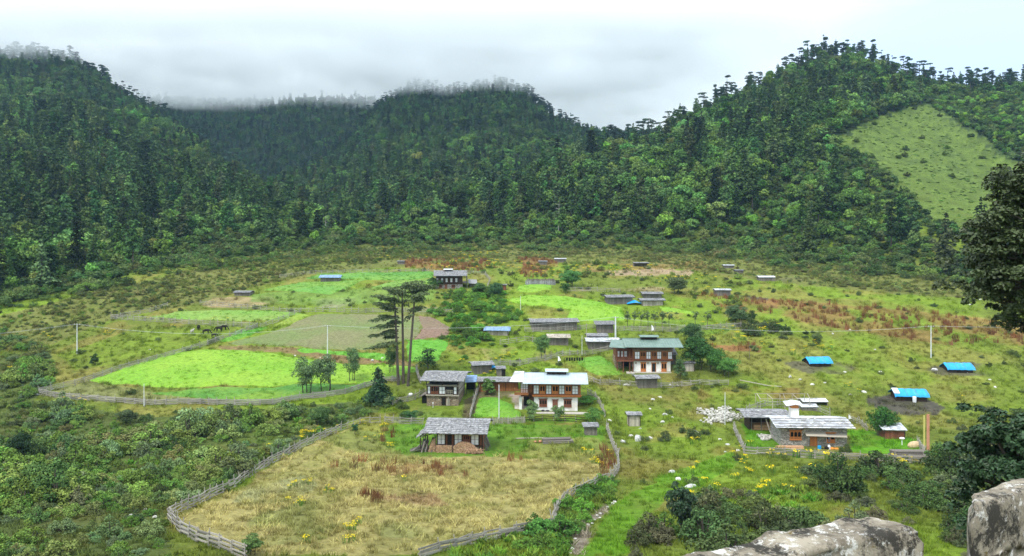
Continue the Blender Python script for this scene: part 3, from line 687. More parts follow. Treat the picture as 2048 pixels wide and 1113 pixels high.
def seen(px, X, Y, z, margin=16):
    """drop what stands wholly behind a hill (it could not show even from a step aside)"""
    cols = np.arange(-1200, 3300, 20.0); yy = np.concatenate([np.arange(60, 400, 6.0), np.arange(400, 1700, 12.0)])
    XX = (cols[:, None] - CX) / F * yy[None]; row = YH - F * Z(XX, np.repeat(yy[None], len(cols), 0)) / yy[None]
    hor = np.minimum.accumulate(row, 1)
    ci = np.clip(((px + 1200) / 20).astype(int), 0, len(cols) - 1); yi = np.clip(np.searchsorted(yy, Y) - 2, 0, len(yy) - 1)
    top = YH - F * (z + margin) / Y
    return top < hor[ci, yi] + 6
OCC = []       # (x, y, radius) kept clear of plants: houses, sheds
def clear(X, Y, pad=0):
    k = np.ones(len(X), bool)
    for x, y, r in OCC: k &= (X - x) ** 2 + (Y - y) ** 2 > (r + pad) ** 2
    return k
# ------------------------------------------------------------------ buildings
def occ(p, r): OCC.append((p.x, p.y, r))
def shingle_slope(mb, o, a, d, W, L, t=0.05, row=0.62, rs=rnd, board=(.22, .5), lift=.05, stones=None):
    """weathered shakes laid in overlapping courses. o = top corner, a = unit along ridge, d = unit down slope"""
    o, a, d = Vector(o), Vector(a).normalized(), Vector(d).normalized(); n = a.cross(d).normalized()
    if n.z < 0: n = -n
    rows = max(2, int(round(L / row))); st = L / rows
    for r in range(rows):
        x = -rs.uniform(0, .15)
        while x < W:
            w_ = rs.uniform(*board); x1 = min(x + w_, W + rs.uniform(0, .1)); ln = st * rs.uniform(1.12, 1.38); off = rs.uniform(-.05, .05)
            h = rs.uniform(0, lift); p = o + a * x + d * (r * st + off) + n * (0.015 + h * .3)
            q = p + d * ln + n * (.05 + h)
            mb.slab(q, q + a * (x1 - x - .015), p + a * (x1 - x - .015), p, t) if (q - p).cross(a).dot(n) < 0 else mb.slab(p, p + a * (x1 - x - .015), q + a * (x1 - x - .015), q, t)
            x = x1
        if stones is not None:
            for k in range(int(W / 2.2)):
                if rs.random() < .7: c = o + a * rs.uniform(.3, W - .3) + d * (r * st + st * .8) + n * .16; stones.ball(c, rs.uniform(.09, .16), (1.2, 1, .6), 6, 4)
def gable_roof(root, x0, x1, yf, yb, ze, pitch, kind, mat, name='roof', stones=True, ridge_off=0, ov=0, rib=0.6, zb=None):
    """ridge parallel to the front. yf/yb front and back eave lines, ze eave height"""
    yr = (yf + yb) / 2 + ridge_off; zr = ze + (yr - yf) * math.tan(pitch); zb = ze if zb is None else zb
    mb = MB(); sm = MB() if stones else None
    L = math.hypot(yr - yf, zr - ze); Lb = math.hypot(yb - yr, zr - zb)
    if kind == 'shingle':
        mb.slab((x0, yf, ze), (x1, yf, ze), (x1, yr, zr), (x0, yr, zr), .05); mb.slab((x0, yr + .002, zr), (x1, yr + .002, zr), (x1, yb, zb), (x0, yb, zb), .05)
        shingle_slope(mb, (x0, yr, zr + .03), (1, 0, 0), (0, -(yr - yf) / L, -(zr - ze) / L), x1 - x0, L, stones=sm)
        shingle_slope(mb, (x0, yr, zr + .03), (1, 0, 0), (0, (yb - yr) / Lb, -(zr - zb) / Lb), x1 - x0, Lb)
    else:
        mb.slab((x0, yf, ze), (x1, yf, ze), (x1, yr, zr), (x0, yr, zr), .07); mb.slab((x0, yr + .002, zr), (x1, yr + .002, zr), (x1, yb, zb), (x0, yb, zb), .07)
        k = x0 + .03
        while k < x1:
            mb.bar((k, yf + .01, ze + .02), (k, yr, zr + .02), .035, .06); mb.bar((k, yb - .01, zb + .02), (k, yr, zr + .02), .035, .06); k += rib
        mb.bar((x0, yr, zr + .03), (x1, yr, zr + .03), .3, .05)
    r = mb.build(name, mat, root)
    if sm and sm.v:
        n_ = 20; k_ = len(sm.v) // n_; fpb = len(sm.f) // k_
        for j in range(min(k_, 60)): b_ = MB(); b_.v = sm.v[j * n_:(j + 1) * n_]; b_.f = [tuple(i - j * n_ for i in f) for f in sm.f[j * fpb:(j + 1) * fpb]]; b_.build('weight_stone', 'rock', r)
    bm = MB()     # rafter ends and gable barge boards
    for xx in (x0 + .1, x1 - .1): bm.bar((xx, yf + .05, ze - .12), (xx, yr, zr - .12), .08, .16); bm.bar((xx, yb - .05, zb - .12), (xx, yr, zr - .12), .08, .16)
    k = x0 + .5
    while k < x1 - .3: bm.bar((k, yf + .12, ze - .10), (k, yf + 1.6, ze - .10 + 1.48 * math.tan(pitch)), .08, .10); k += .7
    bm.build('rafters', 'wood_dark', r); return r, yr, zr
def panel(root, x0, x1, z0, z1, y, cols=2, rows=3, mat='panel_white', fm='wood_dark', name='window', side=None):
    """white infill panels between dark mullions"""
    f = MB(); p = MB(); t = .07
    def bx(m, a0, a1, d0, d1, b0, b1):
        if side is None: m.box(a0, a1, y - d1, y - d0, b0, b1)
        else: m.box(side + d0 if side > 0 else side - d1, side + d1 if side > 0 else side - d0, a0, a1, b0, b1)
    bx(f, x0, x1, .0, .09, z0, z0 + t); bx(f, x0, x1, 0, .09, z1 - t, z1)
    for c in range(cols + 1): xx = x0 + (x1 - x0 - t) * c / cols; bx(f, xx, xx + t, 0, .085, z0 + t, z1 - t)
    for r in range(1, rows): zz = z0 + (z1 - z0) * r / rows; bx(f, x0 + t, x1 - t, 0, .07, zz - t * .35, zz + t * .35)
    bx(p, x0 + .02, x1 - .02, .005, .04, z0 + .02, z1 - .02)
    o = f.build(name, fm, root); p.build('pane', mat, o); return o
def carved(root, x0, x1, z0, z1, y, mat='wood_orange', arches=2, name='window', head=True):
    """carved timber window: dark arched lights, stepped lintel"""
    f = MB(); t = .10; w = x1 - x0
    f.box(x0, x1, y - .12, y, z0, z0 + t); f.box(x0, x1, y - .12, y, z1 - t, z1)
    for k in range(arches + 1): xx = x0 + (w - t) * k / arches; f.box(xx, xx + t, y - .115, y, z0 + t, z1 - t)
    zz = z0 + (z1 - z0) * .30; f.box(x0 + t, x1 - t, y - .10, y, zz - .05, zz + .05)
    for k in range(arches):        # trefoil heads
        a = x0 + t + (w - t) * k / arches; b = x0 + (w - t) * (k + 1) / arches; h = z1 - t
        f.prism([(a, h), (a, h - .28), (a + (b - a) * .18, h - .12), (a + (b - a) * .3, h - .10), (a + (b - a) * .5, h - .02), (a + (b - a) * .7, h - .10), (a + (b - a) * .82, h - .12), (b, h - .28), (b, h)], y - .09, y - .01)
        f.box(a, b, y - .06, y - .02, z0 + t, zz - .05)
    if head:
        for j, (e_, hh) in enumerate(((.06, .07), (.12, .07), (.18, .06))): f.box(x0 - e_, x1 + e_, y - .14 - .05 * j, y, z1 + .07 * j, z1 + .07 * j + hh)
        f.box(x0 - .05, x1 + .05, y - .15, y, z0 - .08, z0)
    o = f.build(name, mat, root); p = MB(); p.box(x0 + .03, x1 - .03, y - .03, y - .004, z0 + .03, z1 - .03); p.build('pane', 'dark', o); return o
def door(root, x0, x1, z0, z1, y, mat='wood_orange', dark=False, open_=False):
    f = MB(); t = .12
    f.box(x0, x0 + t, y - .12, y, z0, z1); f.box(x1 - t, x1, y - .12, y, z0, z1); f.box(x0 - .08, x1 + .08, y - .15, y, z1, z1 + .12); f.box(x0 - .14, x1 + .14, y - .19, y, z1 + .12, z1 + .20)
    o = f.build('door', mat, root); l = MB()
    if open_:
        l.box(x0 + t, x1 - t, y - .03, y - .004, z0, z1); l.build('doorway', 'dark', o); l = MB(); l.bar((x1 + .5, y - .5, z0 + .9), (x1 + .62, y - .15, z0 + .9), .05, 1.8); l.box(x1 + .1, x1 + .8, y - .22, y - .16, z0, z1 - .15); l.build('leaf', 'wood_pale', o)
    else:
        n = 3
        for k in range(n): a = x0 + t + (x1 - x0 - 2 * t) * k / n; b = x0 + t + (x1 - x0 - 2 * t) * (k + 1) / n; l.box(a + .01, b - .01, y - .06, y - .01, z0, z1)
        l.build('leaf', 'dark' if dark else mat, o)
    return o
def cornice(mb, x0, x1, y, z, h=.5, step=.35, proj_=.35):
    """rows of beam ends under the eaves and floor line"""
    mb.box(x0 - .08, x1 + .08, y - .10, y + .3, z, z + h * .28); mb.box(x0 - .2, x1 + .2, y - .26, y + .3, z + h * .62, z + h * .8)
    k = x0
    while k < x1: mb.box(k, k + step * .45, y - proj_, y, z + h * .30, z + h * .60); k += step
def railing(root, pts, z0, h, mat='wood_brown', name='railing', n=.16):
    mb = MB()
    for a, b in zip(pts, pts[1:]):
        A = Vector((*a, z0)); B = Vector((*b, z0)); up = Vector((0, 0, h)); mb.bar(A + up, B + up, .08); mb.bar(A + up * .1, B + up * .1, .07); mb.bar(A + up * .62, B + up * .62, .05)
        L = (B - A).length; k = 0
        while k <= L: q = A.lerp(B, k / L); mb.bar(q, q + up, .045); k += n
    return mb.build(name, mat, root)
def site(px, py, rz=0, name=None, lab=None, cat='house', r=7, group=None, dy=0):
    p = ground(px, py); o = empty(name, p, rz); tag(o, lab, cat, group); occ(Vector((p.x, p.y + dy)), r); return o, p.y / F
def lantern(root, x0, x1, yr, zr, half, mat, k='metal', h=.55, pitch=R(9)):
    m = MB()
    for xx in np.linspace(x0 + .5, x1 - .5, 4): m.bar((xx, yr - half * .5, zr - .5), (xx, yr - half * .5, zr + h), .1); m.bar((xx, yr + half * .5, zr - .5), (xx, yr + half * .5, zr + h), .1)
    m.box(x0 + .4, x1 - .4, yr - half * .5 + .04, yr + half * .5 - .04, zr - .45, zr + h - .1)
    v = m.build('roof_vent', 'wood_dark', root); gable = MB(); t = math.tan(pitch)
    gable.slab((x0, yr - half, zr + h), (x1, yr - half, zr + h), (x1, yr, zr + h + half * t), (x0, yr, zr + h + half * t), .06)
    gable.slab((x0, yr + .002, zr + h + half * t), (x1, yr + .002, zr + h + half * t), (x1, yr + half, zr + h), (x0, yr + half, zr + h), .06)
    if k == 'shingle': shingle_slope(gable, (x0, yr, zr + h + half * t + .03), (1, 0, 0), (0, -math.cos(pitch), -math.sin(pitch)), x1 - x0, half / math.cos(pitch))
    gable.build('vent_roof', mat, v); return v

def house_white():      # central whitewashed house under the pale blue metal roof
    o, s = site(1111, 822, R(-3), 'farmhouse', 'large whitewashed two-storey farmhouse with carved brown upper floor and pale blue metal roof', 'house', 9.5, dy=4)
    def X(p): return (p - 1111) * s
    def H(p): return (822 - p) * s
    x0, x1 = X(1068), X(1155); D = 8.0
    b = MB(); b.box(x0, x1, 0, D, -1.6, H(794)); b.build('ground_floor_wall', 'plaster', o)
    u = MB(); ux0, ux1 = X(1066), X(1161); uz0, uz1 = H(794), H(763); u.box(ux0, ux1, -.35, D + .2, uz0, uz1 + .1); u.build('upper_floor_wall', 'wood_brown', o)
    c = MB(); cornice(c, ux0, ux1, -.35, uz0 + .02, .42, .34); cornice(c, ux0, ux1, -.35, uz1 - .55, .62, .30, .45); c.build('carved_cornice', 'wood_orange', o)
    for a, q in ((1067, 1078), (1092, 1103), (1118, 1129), (1144, 1156)): panel(o, X(a), X(q), H(788), H(770), -.35)
    for a, q in ((1079.5, 1090.5), (1104.5, 1116.5), (1130.5, 1142.5)): carved(o, X(a), X(q), H(787.5), H(770.5), -.35, 'wood_orange', 2, head=False)
    for a, q in ((1078.5, 1094), (1127.5, 1143)): carved(o, X(a), X(q), H(814), H(799.5), 0, 'wood_red', 3)
    door(o, X(1105), X(1115.5), H(821), H(801), 0, 'wood_red')
    t = MB(); t.box(X(1060), X(1175), -2.1, 0, -1.2, -.05); t.box(x1, X(1175), 0, 4.5, -1.2, -.06); t.build('terrace', 'concrete', o)
    k = MB(); k.ball((X(1086), -.5, .10), .30, (1.3, .8, .6)); k.ball((X(1095), -.5, .10), .30, (1.4, .8, .5)); k.build('doorside_sacks', 'dark', o)
    # side wing with open balcony over a dark bay
    w_ = MB(); w_.box(X(1041), X(1066), .5, D - .5, uz0 - .1, uz1 - .2); w_.box(X(1050), X(1066), 2.2, D - .8, -1.5, uz0 - .1); w_.build('wing_wall', 'wood_red', o)
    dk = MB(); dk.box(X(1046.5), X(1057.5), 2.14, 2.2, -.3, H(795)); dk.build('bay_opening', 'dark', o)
    pl = MB(); pl.box(X(1038), X(1044), -.2, .5, -1.2, H(795)); pl.build('pillar', 'plaster', o)
    panel(o, X(1041), X(1056), H(788), H(766), .5, 3, 2); panel(o, X(1058), X(1065), H(788), H(768), .5, 1, 2, 'wood_brown')
    fl = MB(); fl.box(X(1029), X(1057), -1.1, .5, H(789), H(787)); fl.build('balcony_floor', 'wood_brown', o)
    railing(o, [(X(1029) + .05, .5), (X(1029) + .05, -1.05), (X(1057), -1.05)], H(787), .95, 'wood_brown', 'balcony_railing')
    st = MB()
    for j in range(9): zz = j * (H(789)) / 9; st.box(X(1058.5), X(1065), -1.5 + j * .22, -1.2 + j * .22, zz, zz + .06)
    st.bar((X(1058.2), -1.6, -.1), (X(1058.2), .45, H(789)), .07, .2); st.bar((X(1065.2), -1.6, -.1), (X(1065.2), .45, H(789)), .07, .2); st.build('stair', 'wood_dark', o)
    ys = MB()
    for j in range(5): ys.box(X(1029), X(1038), -.6 + j * .32, -.3 + j * .32, -1, -.2 + j * .26)
    ys.build('yard_steps', 'concrete', o)
    r, yr, zr = gable_roof(o, X(1046), X(1175.5), -1.9, D + 1.6, H(764.5), R(11), 'metal', 'roof_blue', stones=False)
    lantern(o, X(1090), X(1137), yr, zr, 1.7, 'roof_blue')
    wr = MB(); wr.slab((X(1019), -.9, H(763)), (X(1047), -.9, H(763)), (X(1047), 3.6, H(750)), (X(1028), 3.6, H(750)), .06); wr.slab((X(1028), 3.602, H(750)), (X(1047), 3.602, H(750)), (X(1047), D, H(763)), (X(1022), D, H(763)), .06); wr.build('wing_roof', 'roof_tin', o)
    return o
house_white()

def house_green():
    o, s = site(1305, 744, R(-1), 'farmhouse', 'whitewashed two-storey farmhouse with dark green metal roof and balcony on its left', 'house', 9.5, dy=4)
    def X(p): return (p - 1305) * s
    def H(p): return (744 - p) * s
    D = 8.5; b = MB(); b.box(X(1268), X(1341), 0, D, -1.6, H(722)); b.build('ground_floor_wall', 'plaster', o)
    u = MB(); u.box(X(1266), X(1344), -.35, D + .1, H(722), H(692)); u.build('upper_floor_wall', 'wood_brown', o)
    c = MB(); cornice(c, X(1266), X(1344), -.35, H(722), .5, .34); c.build('carved_cornice', 'wood_red', o)
    c = MB(); cornice(c, X(1266), X(1344), -.35, H(702), .8, .30, .5); c.build('painted_frieze', 'frieze', o)
    for a, q in ((1269, 1279), (1292, 1301), (1313.5, 1322), (1335, 1343.5)): panel(o, X(a), X(q), H(718), H(703), -.35, 2, 2)
    for a, q in ((1280.5, 1291), (1303, 1312.5), (1324, 1333)): carved(o, X(a), X(q), H(717.5), H(703), -.35, 'wood_brown', 3, head=False)
    for a, q in ((1281.5, 1292), (1322.5, 1333)): carved(o, X(a), X(q), H(743.5), H(726), 0, 'wood_orange', 2)
    door(o, X(1303), X(1312), H(744), H(727), 0, 'wood_orange', True)
    for q in (1272, 1296, 1316): k = MB(); k.ball((X(q), .0, 2.0), .26, (1.0, .08, 1.2), 10, 6); k.build('painted_motif', 'wood_pale', o)
    w_ = MB(); w_.box(X(1234), X(1266), 1.4, D - .5, H(719), H(700)); w_.build('wing_wall', 'wood_red', o)
    for a, q in ((1236, 1241), (1243, 1248), (1249.5, 1256)): panel(o, X(a), X(q), H(717), H(704), 1.4, 1, 2)
    sw = MB(); sw.box(X(1233), X(1246), 2, D - .6, -1.5, H(720)); sw.build('stone_base', 'stone_brown', o)
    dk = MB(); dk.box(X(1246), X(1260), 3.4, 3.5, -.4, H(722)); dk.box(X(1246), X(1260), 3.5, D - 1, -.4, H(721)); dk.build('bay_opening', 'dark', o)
    for q in (1234, 1246, 1259, 1265): MB().bar((X(q), -.6, -.8), (X(q), -.6, H(697)), .18).build('balcony_post', 'wood_red', o)
    fl = MB(); fl.box(X(1232), X(1267), -.9, 1.4, H(722.5), H(720.5)); fl.build('balcony_floor', 'wood_red', o)
    railing(o, [(X(1232), 1.4), (X(1232), -.85), (X(1266), -.85)], H(720.5), .85, 'wood_red', 'balcony_railing')
    r, yr, zr = gable_roof(o, X(1248), X(1364), -2.0, D + 1.6, H(692.5), R(11), 'metal', 'roof_green', stones=False)
    lantern(o, X(1283), X(1322), yr, zr, 1.6, 'roof_green')
    wr = MB(); wr.slab((X(1217), -1.4, H(693)), (X(1252), -1.4, H(695)), (X(1258), 3.2, H(684)), (X(1226), 3.2, H(684)), .07); wr.slab((X(1226), 3.202, H(684)), (X(1258), 3.202, H(684)), (X(1258), D, H(692)), (X(1220), D, H(692)), .07)
    wr.build('wing_roof', 'roof_green', o)
    t = MB(); t.box(X(1252), X(1268), -1.5, 2.0, -1, .05); t.box(X(1268), X(1341), -1.0, 0, -1, .0); t.build('terrace', 'concrete', o)
    a = MB(); a.box(X(1344.5), X(1359), 4.5, 8.5, -1, H(712)); a.build('side_store', 'wood_grey', o); a = MB(); a.slab((X(1344.5), 3.9, H(715)), (X(1362), 3.9, H(715)), (X(1362), 9, H(706)), (X(1344.5), 9, H(706)), .06); a.build('side_store_roof', 'shingle', o)
house_green()

def house_left():
    o, s = site(882, 812, R(-6), 'farmhouse', 'old two-storey timber farmhouse on brown stone base with grey shingle roof, left of centre', 'house', 8, dy=3.5)
    def X(p): return (p - 882) * s
    def H(p): return (812 - p) * s
    D = 8.0; x0, x1 = X(853), X(917)
    b = MB(); b.box(x0, x1, 0, D, -1.8, H(791)); b.build('ground_floor_wall', 'stone_brown', o)
    u = MB(); u.box(x0, x1, -.2, D, H(791), H(772)); u.build('upper_floor_wall', 'wood_dark', o)
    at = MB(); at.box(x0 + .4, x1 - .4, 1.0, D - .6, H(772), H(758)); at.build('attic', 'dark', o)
    c = MB(); c.box(x0 - .15, x1 + .15, -.4, 0, H(791.5), H(789.5)); c.box(x0 - .1, x1 + .1, -.3, D + .1, H(772), H(770.5)); c.build('floor_beam', 'wood_pale', o)
    for a, q in ((855, 861), (878.5, 891), (908, 914.5)): panel(o, X(a), X(q), H(788), H(773), -.2, 2 if q - a > 8 else 1, 2)
    carved(o, X(862), X(877), H(788), H(772), -.2, 'wood_red', 3, head=False)
    railing(o, [(X(892), -.45), (X(907), -.45)], H(789), .95, 'wood_pale', 'balcony_railing', .34)
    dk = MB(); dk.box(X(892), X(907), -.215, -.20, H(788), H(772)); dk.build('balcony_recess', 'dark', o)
    door(o, X(883), X(892), H(811), H(796), 0, 'wood_dark', True, True)
    # right side gable wall: pale panels between posts
    sd = MB()
    for j in range(6): yy = .2 + j * 1.45; sd.box(x1, x1 + .08, yy, yy + .14, H(791), H(770))
    sd.box(x1, x1 + .09, 0, D, H(782), H(781)); sd.build('side_posts', 'wood_dark', o)
    sp = MB(); sp.box(x1 + .002, x1 + .04, .1, D - .1, H(790), H(771)); sp.build('side_panels', 'wood_pale', o)
    gable_roof(o, X(842), X(930), -1.5, D + 1.4, H(760.5), R(9), 'shingle', 'shingle')
    for q in (853, 885, 916): MB().bar((X(q), -.2, H(772)), (X(q), -.2, H(760)), .16).build('attic_post', 'wood_dark', o)
    MB().bar((x1 - .1, D, H(772)), (x1 - .1, D, H(758)), .16).build('attic_post', 'wood_dark', o)
    # lean-to at the left
    l = MB(); l.box(X(840), x0, 1.5, 5.0, -1.5, H(797)); l.build('leanto', 'dark', o); l = MB(); l.slab((X(836), .8, H(797)), (x0, .8, H(789)), (x0, 5.4, H(789)), (X(836), 5.4, H(797)), .08); l.build('leanto_roof', 'wood_grey', o)
house_left()

def firewood(mb, x0, x1, y0, y1, z0, top, rs=rnd, r=.09):
    """split logs, ends to the viewer"""
    z = z0
    while True:
        any_ = False; x = x0 + rs.uniform(0, r)
        while x < x1:
            if z < top((x - x0) / (x1 - x0)):
                rr = r * rs.uniform(.7, 1.15); d = rs.uniform(-.08, .08); mb.prism([(x + rr * math.cos(a + d), z + rr * math.sin(a + d)) for a in (0.2, 1.5, 2.9, 4.2, 5.4)], y0 + rs.uniform(-.10, .05), y1); any_ = True
            x += r * 1.75
        z += r * 1.55
        if not any_: break
def cottage():
    o, s = site(919, 903, R(-4), 'cottage', 'low single-storey cottage with big grey shingle roof, white panels and firewood stacked along its front', 'cottage', 7.5, dy=3)
    def X(p): return (p - 919) * s
    def H(p): return (903 - p) * s
    D = 6.6; x0, x1 = X(873), X(966)
    b = MB(); b.box(x0, x1, 0, D, -1.5, H(862)); b.build('wall', 'wood_red', o)
    c = MB(); c.box(x0 - .1, x1 + .1, -.14, 0, H(867), H(864.5)); c.box(x0 - .05, x1 + .05, -.10, 0, H(893), H(890.5))
    for q in (873, 890, 907.5, 925, 940.5, 958, 964): c.box(X(q), X(q) + .16, -.13, 0, H(903), H(866))
    c.build('frame_posts', 'wood_dark', o)
    for a, q in ((874.5, 890), (908.5, 924), (942, 958)): panel(o, X(a), X(q), H(890), H(868.5), 0, 2, 2)
    door(o, X(893), X(905), H(893), H(869), 0, 'wood_red', True); carved(o, X(927), X(939.5), H(884), H(870), 0, 'wood_red', 3, head=False)
    lw = MB(); lw.box(x0, x1, -.06, 0, -.6, H(891)); lw.build('lower_wall', 'stone_brown', o)
    r, yr, zr = gable_roof(o, X(849), X(977), -1.5, D + 1.5, H(864), R(15), 'shingle', 'shingle')
    # sagging lean-to roof on the left with old planks leaning under it
    sl = MB(); o1 = Vector((X(855), 3.0, H(852))); shingle_slope(sl, (X(858), 4.6, H(860)), (0, -1, 0), (-.82, 0, -.57), 5.2, 2.4); sl.slab((X(840), -.6, H(876)), (X(858), -.6, H(861)), (X(858), 4.6, H(861)), (X(840), 4.6, H(876)), .05); sl.build('leanto_roof', 'shingle', o)
    ps = MB()
    for q, y in ((841, -.4), (841, 4.2), (856, -.5), (869, .3)): ps.bar((X(q), y, -.4), (X(q), y, H(872)), .14)
    ps.bar((X(841), -.4, H(874)), (X(872), -.4, H(866)), .12); ps.build('leanto_posts', 'wood_dark', o)
    pk = MB()
    for j in range(26): q = rnd.uniform(838, 868); yb = rnd.uniform(-.6, 2.0); pk.bar((X(q) - rnd.uniform(0, 1.0), yb - .4, -.2), (X(q) + .1, yb + .3, rnd.uniform(.8, 2.0)), rnd.uniform(.12, .28), .04)
    pk.build('leaning_planks', 'wood_grey', o)
    e = MB()
    for j in range(14): yy = rnd.uniform(.2, 5); e.bar((x1 + rnd.uniform(.4, 1.3), yy, -.2), (x1 + .1, yy + rnd.uniform(-.4, .4), rnd.uniform(1.4, 2.3)), rnd.uniform(.10, .2), .05)
    e.build('side_planks', 'wood_grey', o)
    k = MB(); k.ball((X(941), -.75, H(866.5)), .26, (1.1, .5, .8), 8, 6); k.build('eave_bundle', 'paint_yellow', o)
    # firewood: separate things
    P = o.matrix_basis
    def wood(x0, x1, y0, y1, top, lab, bark=.35):
        mb = MB(); c0 = (x0 + x1) / 2; firewood(mb, x0 - c0, x1 - c0, y0, y1, -.25, top)
        f = mb.build('firewood_stack', 'firewood'); f.location = o.location + Vector((c0 * math.cos(R(-4)), c0 * math.sin(R(-4)), 0)); f.rotation_euler = (0, 0, R(-4)); tag(f, lab, 'firewood')
    wood(X(909), X(958), -1.05, -.4, lambda t: 1.9 * (1 - abs(t - .42) ** 2 * 2.2) - .1, 'tall rounded stack of split firewood against the right half of the cottage front')
    wood(X(873), X(906), -.85, -.3, lambda t: 1.05, 'low straight firewood stack under the left cottage windows')
    wood(X(858), X(871), -.6, .4, lambda t: 2.3 * (1 - (t - .9) ** 2) - .2, 'steep firewood heap at the left corner of the cottage')
    mb = MB()
    for j in range(70): q = rnd.uniform(935, 969); a = rnd.uniform(-.6, .6); mb.bar((X(q) - .3 * math.cos(a), -1.4 - rnd.uniform(0, .6), rnd.uniform(-.1, .9)), (X(q) + .3 * math.cos(a), -1.2 + .3 * math.sin(a), rnd.uniform(-.1, .9)), .10, .09)
    f = mb.build('firewood_heap', 'firewood'); f.matrix_world = P; f.location = o.location; f.rotation_euler = (0, 0, R(-4)); tag(f, 'untidy heap of loose split logs at the right corner of the cottage', 'firewood')
    mb = MB()
    for j in range(16): mb.bar((X(818) + rnd.uniform(0, 1.0), -.3 + rnd.uniform(-.8, .8), .0 + j * .012), (X(846) + rnd.uniform(-.5, .5), rnd.uniform(-1, 1), rnd.uniform(.2, 1.1)), rnd.uniform(.08, .16), .07)
    f = mb.build('plank_pile', 'wood_grey'); f.location = o.location; f.rotation_euler = (0, 0, R(-4)); tag(f, 'splayed pile of weathered grey planks on the grass left of the cottage', 'planks')
cottage()

def house_stone():
    o, s = site(1624, 893, R(-2), 'stone_house', 'single-storey grey rubble stone house with striped silvery roof at lower right', 'house', 8, dy=3.5)
    def X(p): return (p - 1624) * s
    def H(p): return (893 - p) * s
    D = 6.0; x0, x1 = X(1562), X(1693)
    b = MB(); b.box(x0, x1, 0, D, -1.6, H(852)); b.build('wall', 'stone_grey', o)
    g = MB(); g.prismx([(0, H(852)), (D, H(852)), (D / 2, H(852) + .55)], x0 + .01, x1 - .01); g.build('gable', 'wood_grey', o)
    carved(o, X(1580), X(1603), H(880), H(862.5), 0, 'wood_orange', 3); carved(o, X(1652), X(1669), H(885), H(867), 0, 'wood_orange', 2)
    c = MB(); c.box(X(1656), X(1661), -.06, -.04, H(884), H(870)); c.build('curtain', 'tarp_navy', o)
    door(o, X(1620), X(1634), H(892), H(869), 0, 'wood_orange')
    a = MB(); a.slab((X(1609), -1.1, H(869)), (X(1650), -1.1, H(870)), (X(1650), .0, H(864)), (X(1609), 0, H(864)), .06); a.slab((X(1650), -.9, H(871)), (X(1690), -.9, H(872)), (X(1690), 0, H(867)), (X(1650), 0, H(867)), .06); a.build('awning', 'wood_pale', o)
    for q in (1611, 1648): MB().bar((X(q), -1.0, -.5), (X(q), -1.0, H(870)), .1).build('awning_post', 'wood_grey', o)
    t = math.tan(R(11)); yr = D / 2; r = MB(); zf = H(853.5); W0, W1 = X(1549), X(1705)
    yf = -1.1; n = 4
    for side in (0, 1):
        for k in range(n):             # overlapping long sheets, each course a step lower
            ya = yr + (yf - yr) * k / n; yb = yr + (yf - yr) * (k + 1) / n - .12; za = zf + (ya - yf) * t + .06 * 0; zb = zf + (yb - yf) * t + .10
            if side: ya, yb = 2 * yr - ya, 2 * yr - yb
            x = W0
            while x < W1 - .1:
                x2 = min(x + rnd.uniform(.75, 1.0), W1); j = rnd.uniform(-.03, .03); l = rnd.uniform(0, .03)
                P4 = [(x, yb + j, zb + l), (x2 - .02, yb + j, zb + l), (x2 - .02, ya, za), (x, ya, za)]
                if side: P4 = P4[::-1]
                r.slab(*P4, .04); x = x2
    rf = r.build('roof', 'roof_tin', o)
    for k in range(1, n + 1): yy = yr + (yf - yr) * (k - .25) / n; zz = zf + (yy - yf) * t + .17; MB().bar((W0 + .1, yy, zz), (W1 - .1, yy + .05, zz), .14, .07).build('roof_pole', 'wood_grey', rf)
    for k in range(40): yy = rnd.uniform(yf, yr); MB().ball((rnd.uniform(W0 + .3, W1 - .3), yy, zf + (yy - yf) * t + .2), rnd.uniform(.08, .16), (1.2, 1, .6), 6, 4).build('weight_stone', 'rock_white', rf)
    # little shrine turret behind the ridge
    q = MB(); q.box(X(1596), X(1612), yr + .6, yr + 2.0, H(845), H(827)); q.build('chimney_tower', 'plaster', o)
    q = MB(); q.box(X(1597), X(1611), yr + .56, yr + 1.9, H(827), H(820)); q.build('tower_louvre', 'wood_orange', o)
    q = MB(); q.slab((X(1585), yr + .1, H(821)), (X(1603), yr + .1, H(818)), (X(1603), yr + 2.4, H(814)), (X(1585), yr + 2.4, H(817)), .06); q.slab((X(1604), yr + .1, H(818)), (X(1620), yr + .1, H(821)), (X(1620), yr + 2.4, H(817)), (X(1604), yr + 2.4, H(814)), .06); q.build('tower_roof', 'roof_tin', o)
    # things in front of the door
    def put(nm, mb, mat, q, y, z, lab, cat):
        f = mb.build(nm, mat); f.location = o.location + Vector((X(q), y, z)); tag(f, lab, cat); return f
    m = MB(); m.tube([(0, 0, 0), (0, 0, .35), (0, 0, .8), (0, 0, .82)], [.26, .30, .28, .2], 10); put('barrel', m, 'tarp_blue', 1630, -1.9, -.2, 'blue barrel standing by the fence before the stone house door', 'barrel')
    m = MB(); m.tube([(0, 0, 0), (0, 0, .45), (0, 0, .5)], [.34, .42, .40], 10); m.box(.5, 1.15, -.2, .3, 0, .42); put('tub', m, 'paint_orange', 1654, -1.8, -.25, 'orange tub and basin by the fence before the stone house', 'tub')
    m = MB(); m.tube([(0, 0, 0), (0, 0, .7), (0, 0, .95)], [.24, .26, .12], 10); put('jerrycan', m, 'cloth_white', 1649, -1.9, -.2, 'white jerrycan between the blue barrel and the orange tub', 'jerrycan')
    m = MB()
    for j in range(9): m.ball((rnd.uniform(-.8, .8), rnd.uniform(-.3, .3), rnd.uniform(.1, .7)), rnd.uniform(.2, .35), (1.2, .8, .8), 7, 5)
    put('sack_heap', m, 'dark', 1641, -1.7, -.2, 'dark heap of sacks beside the stone house door', 'sacks')
    m = MB()
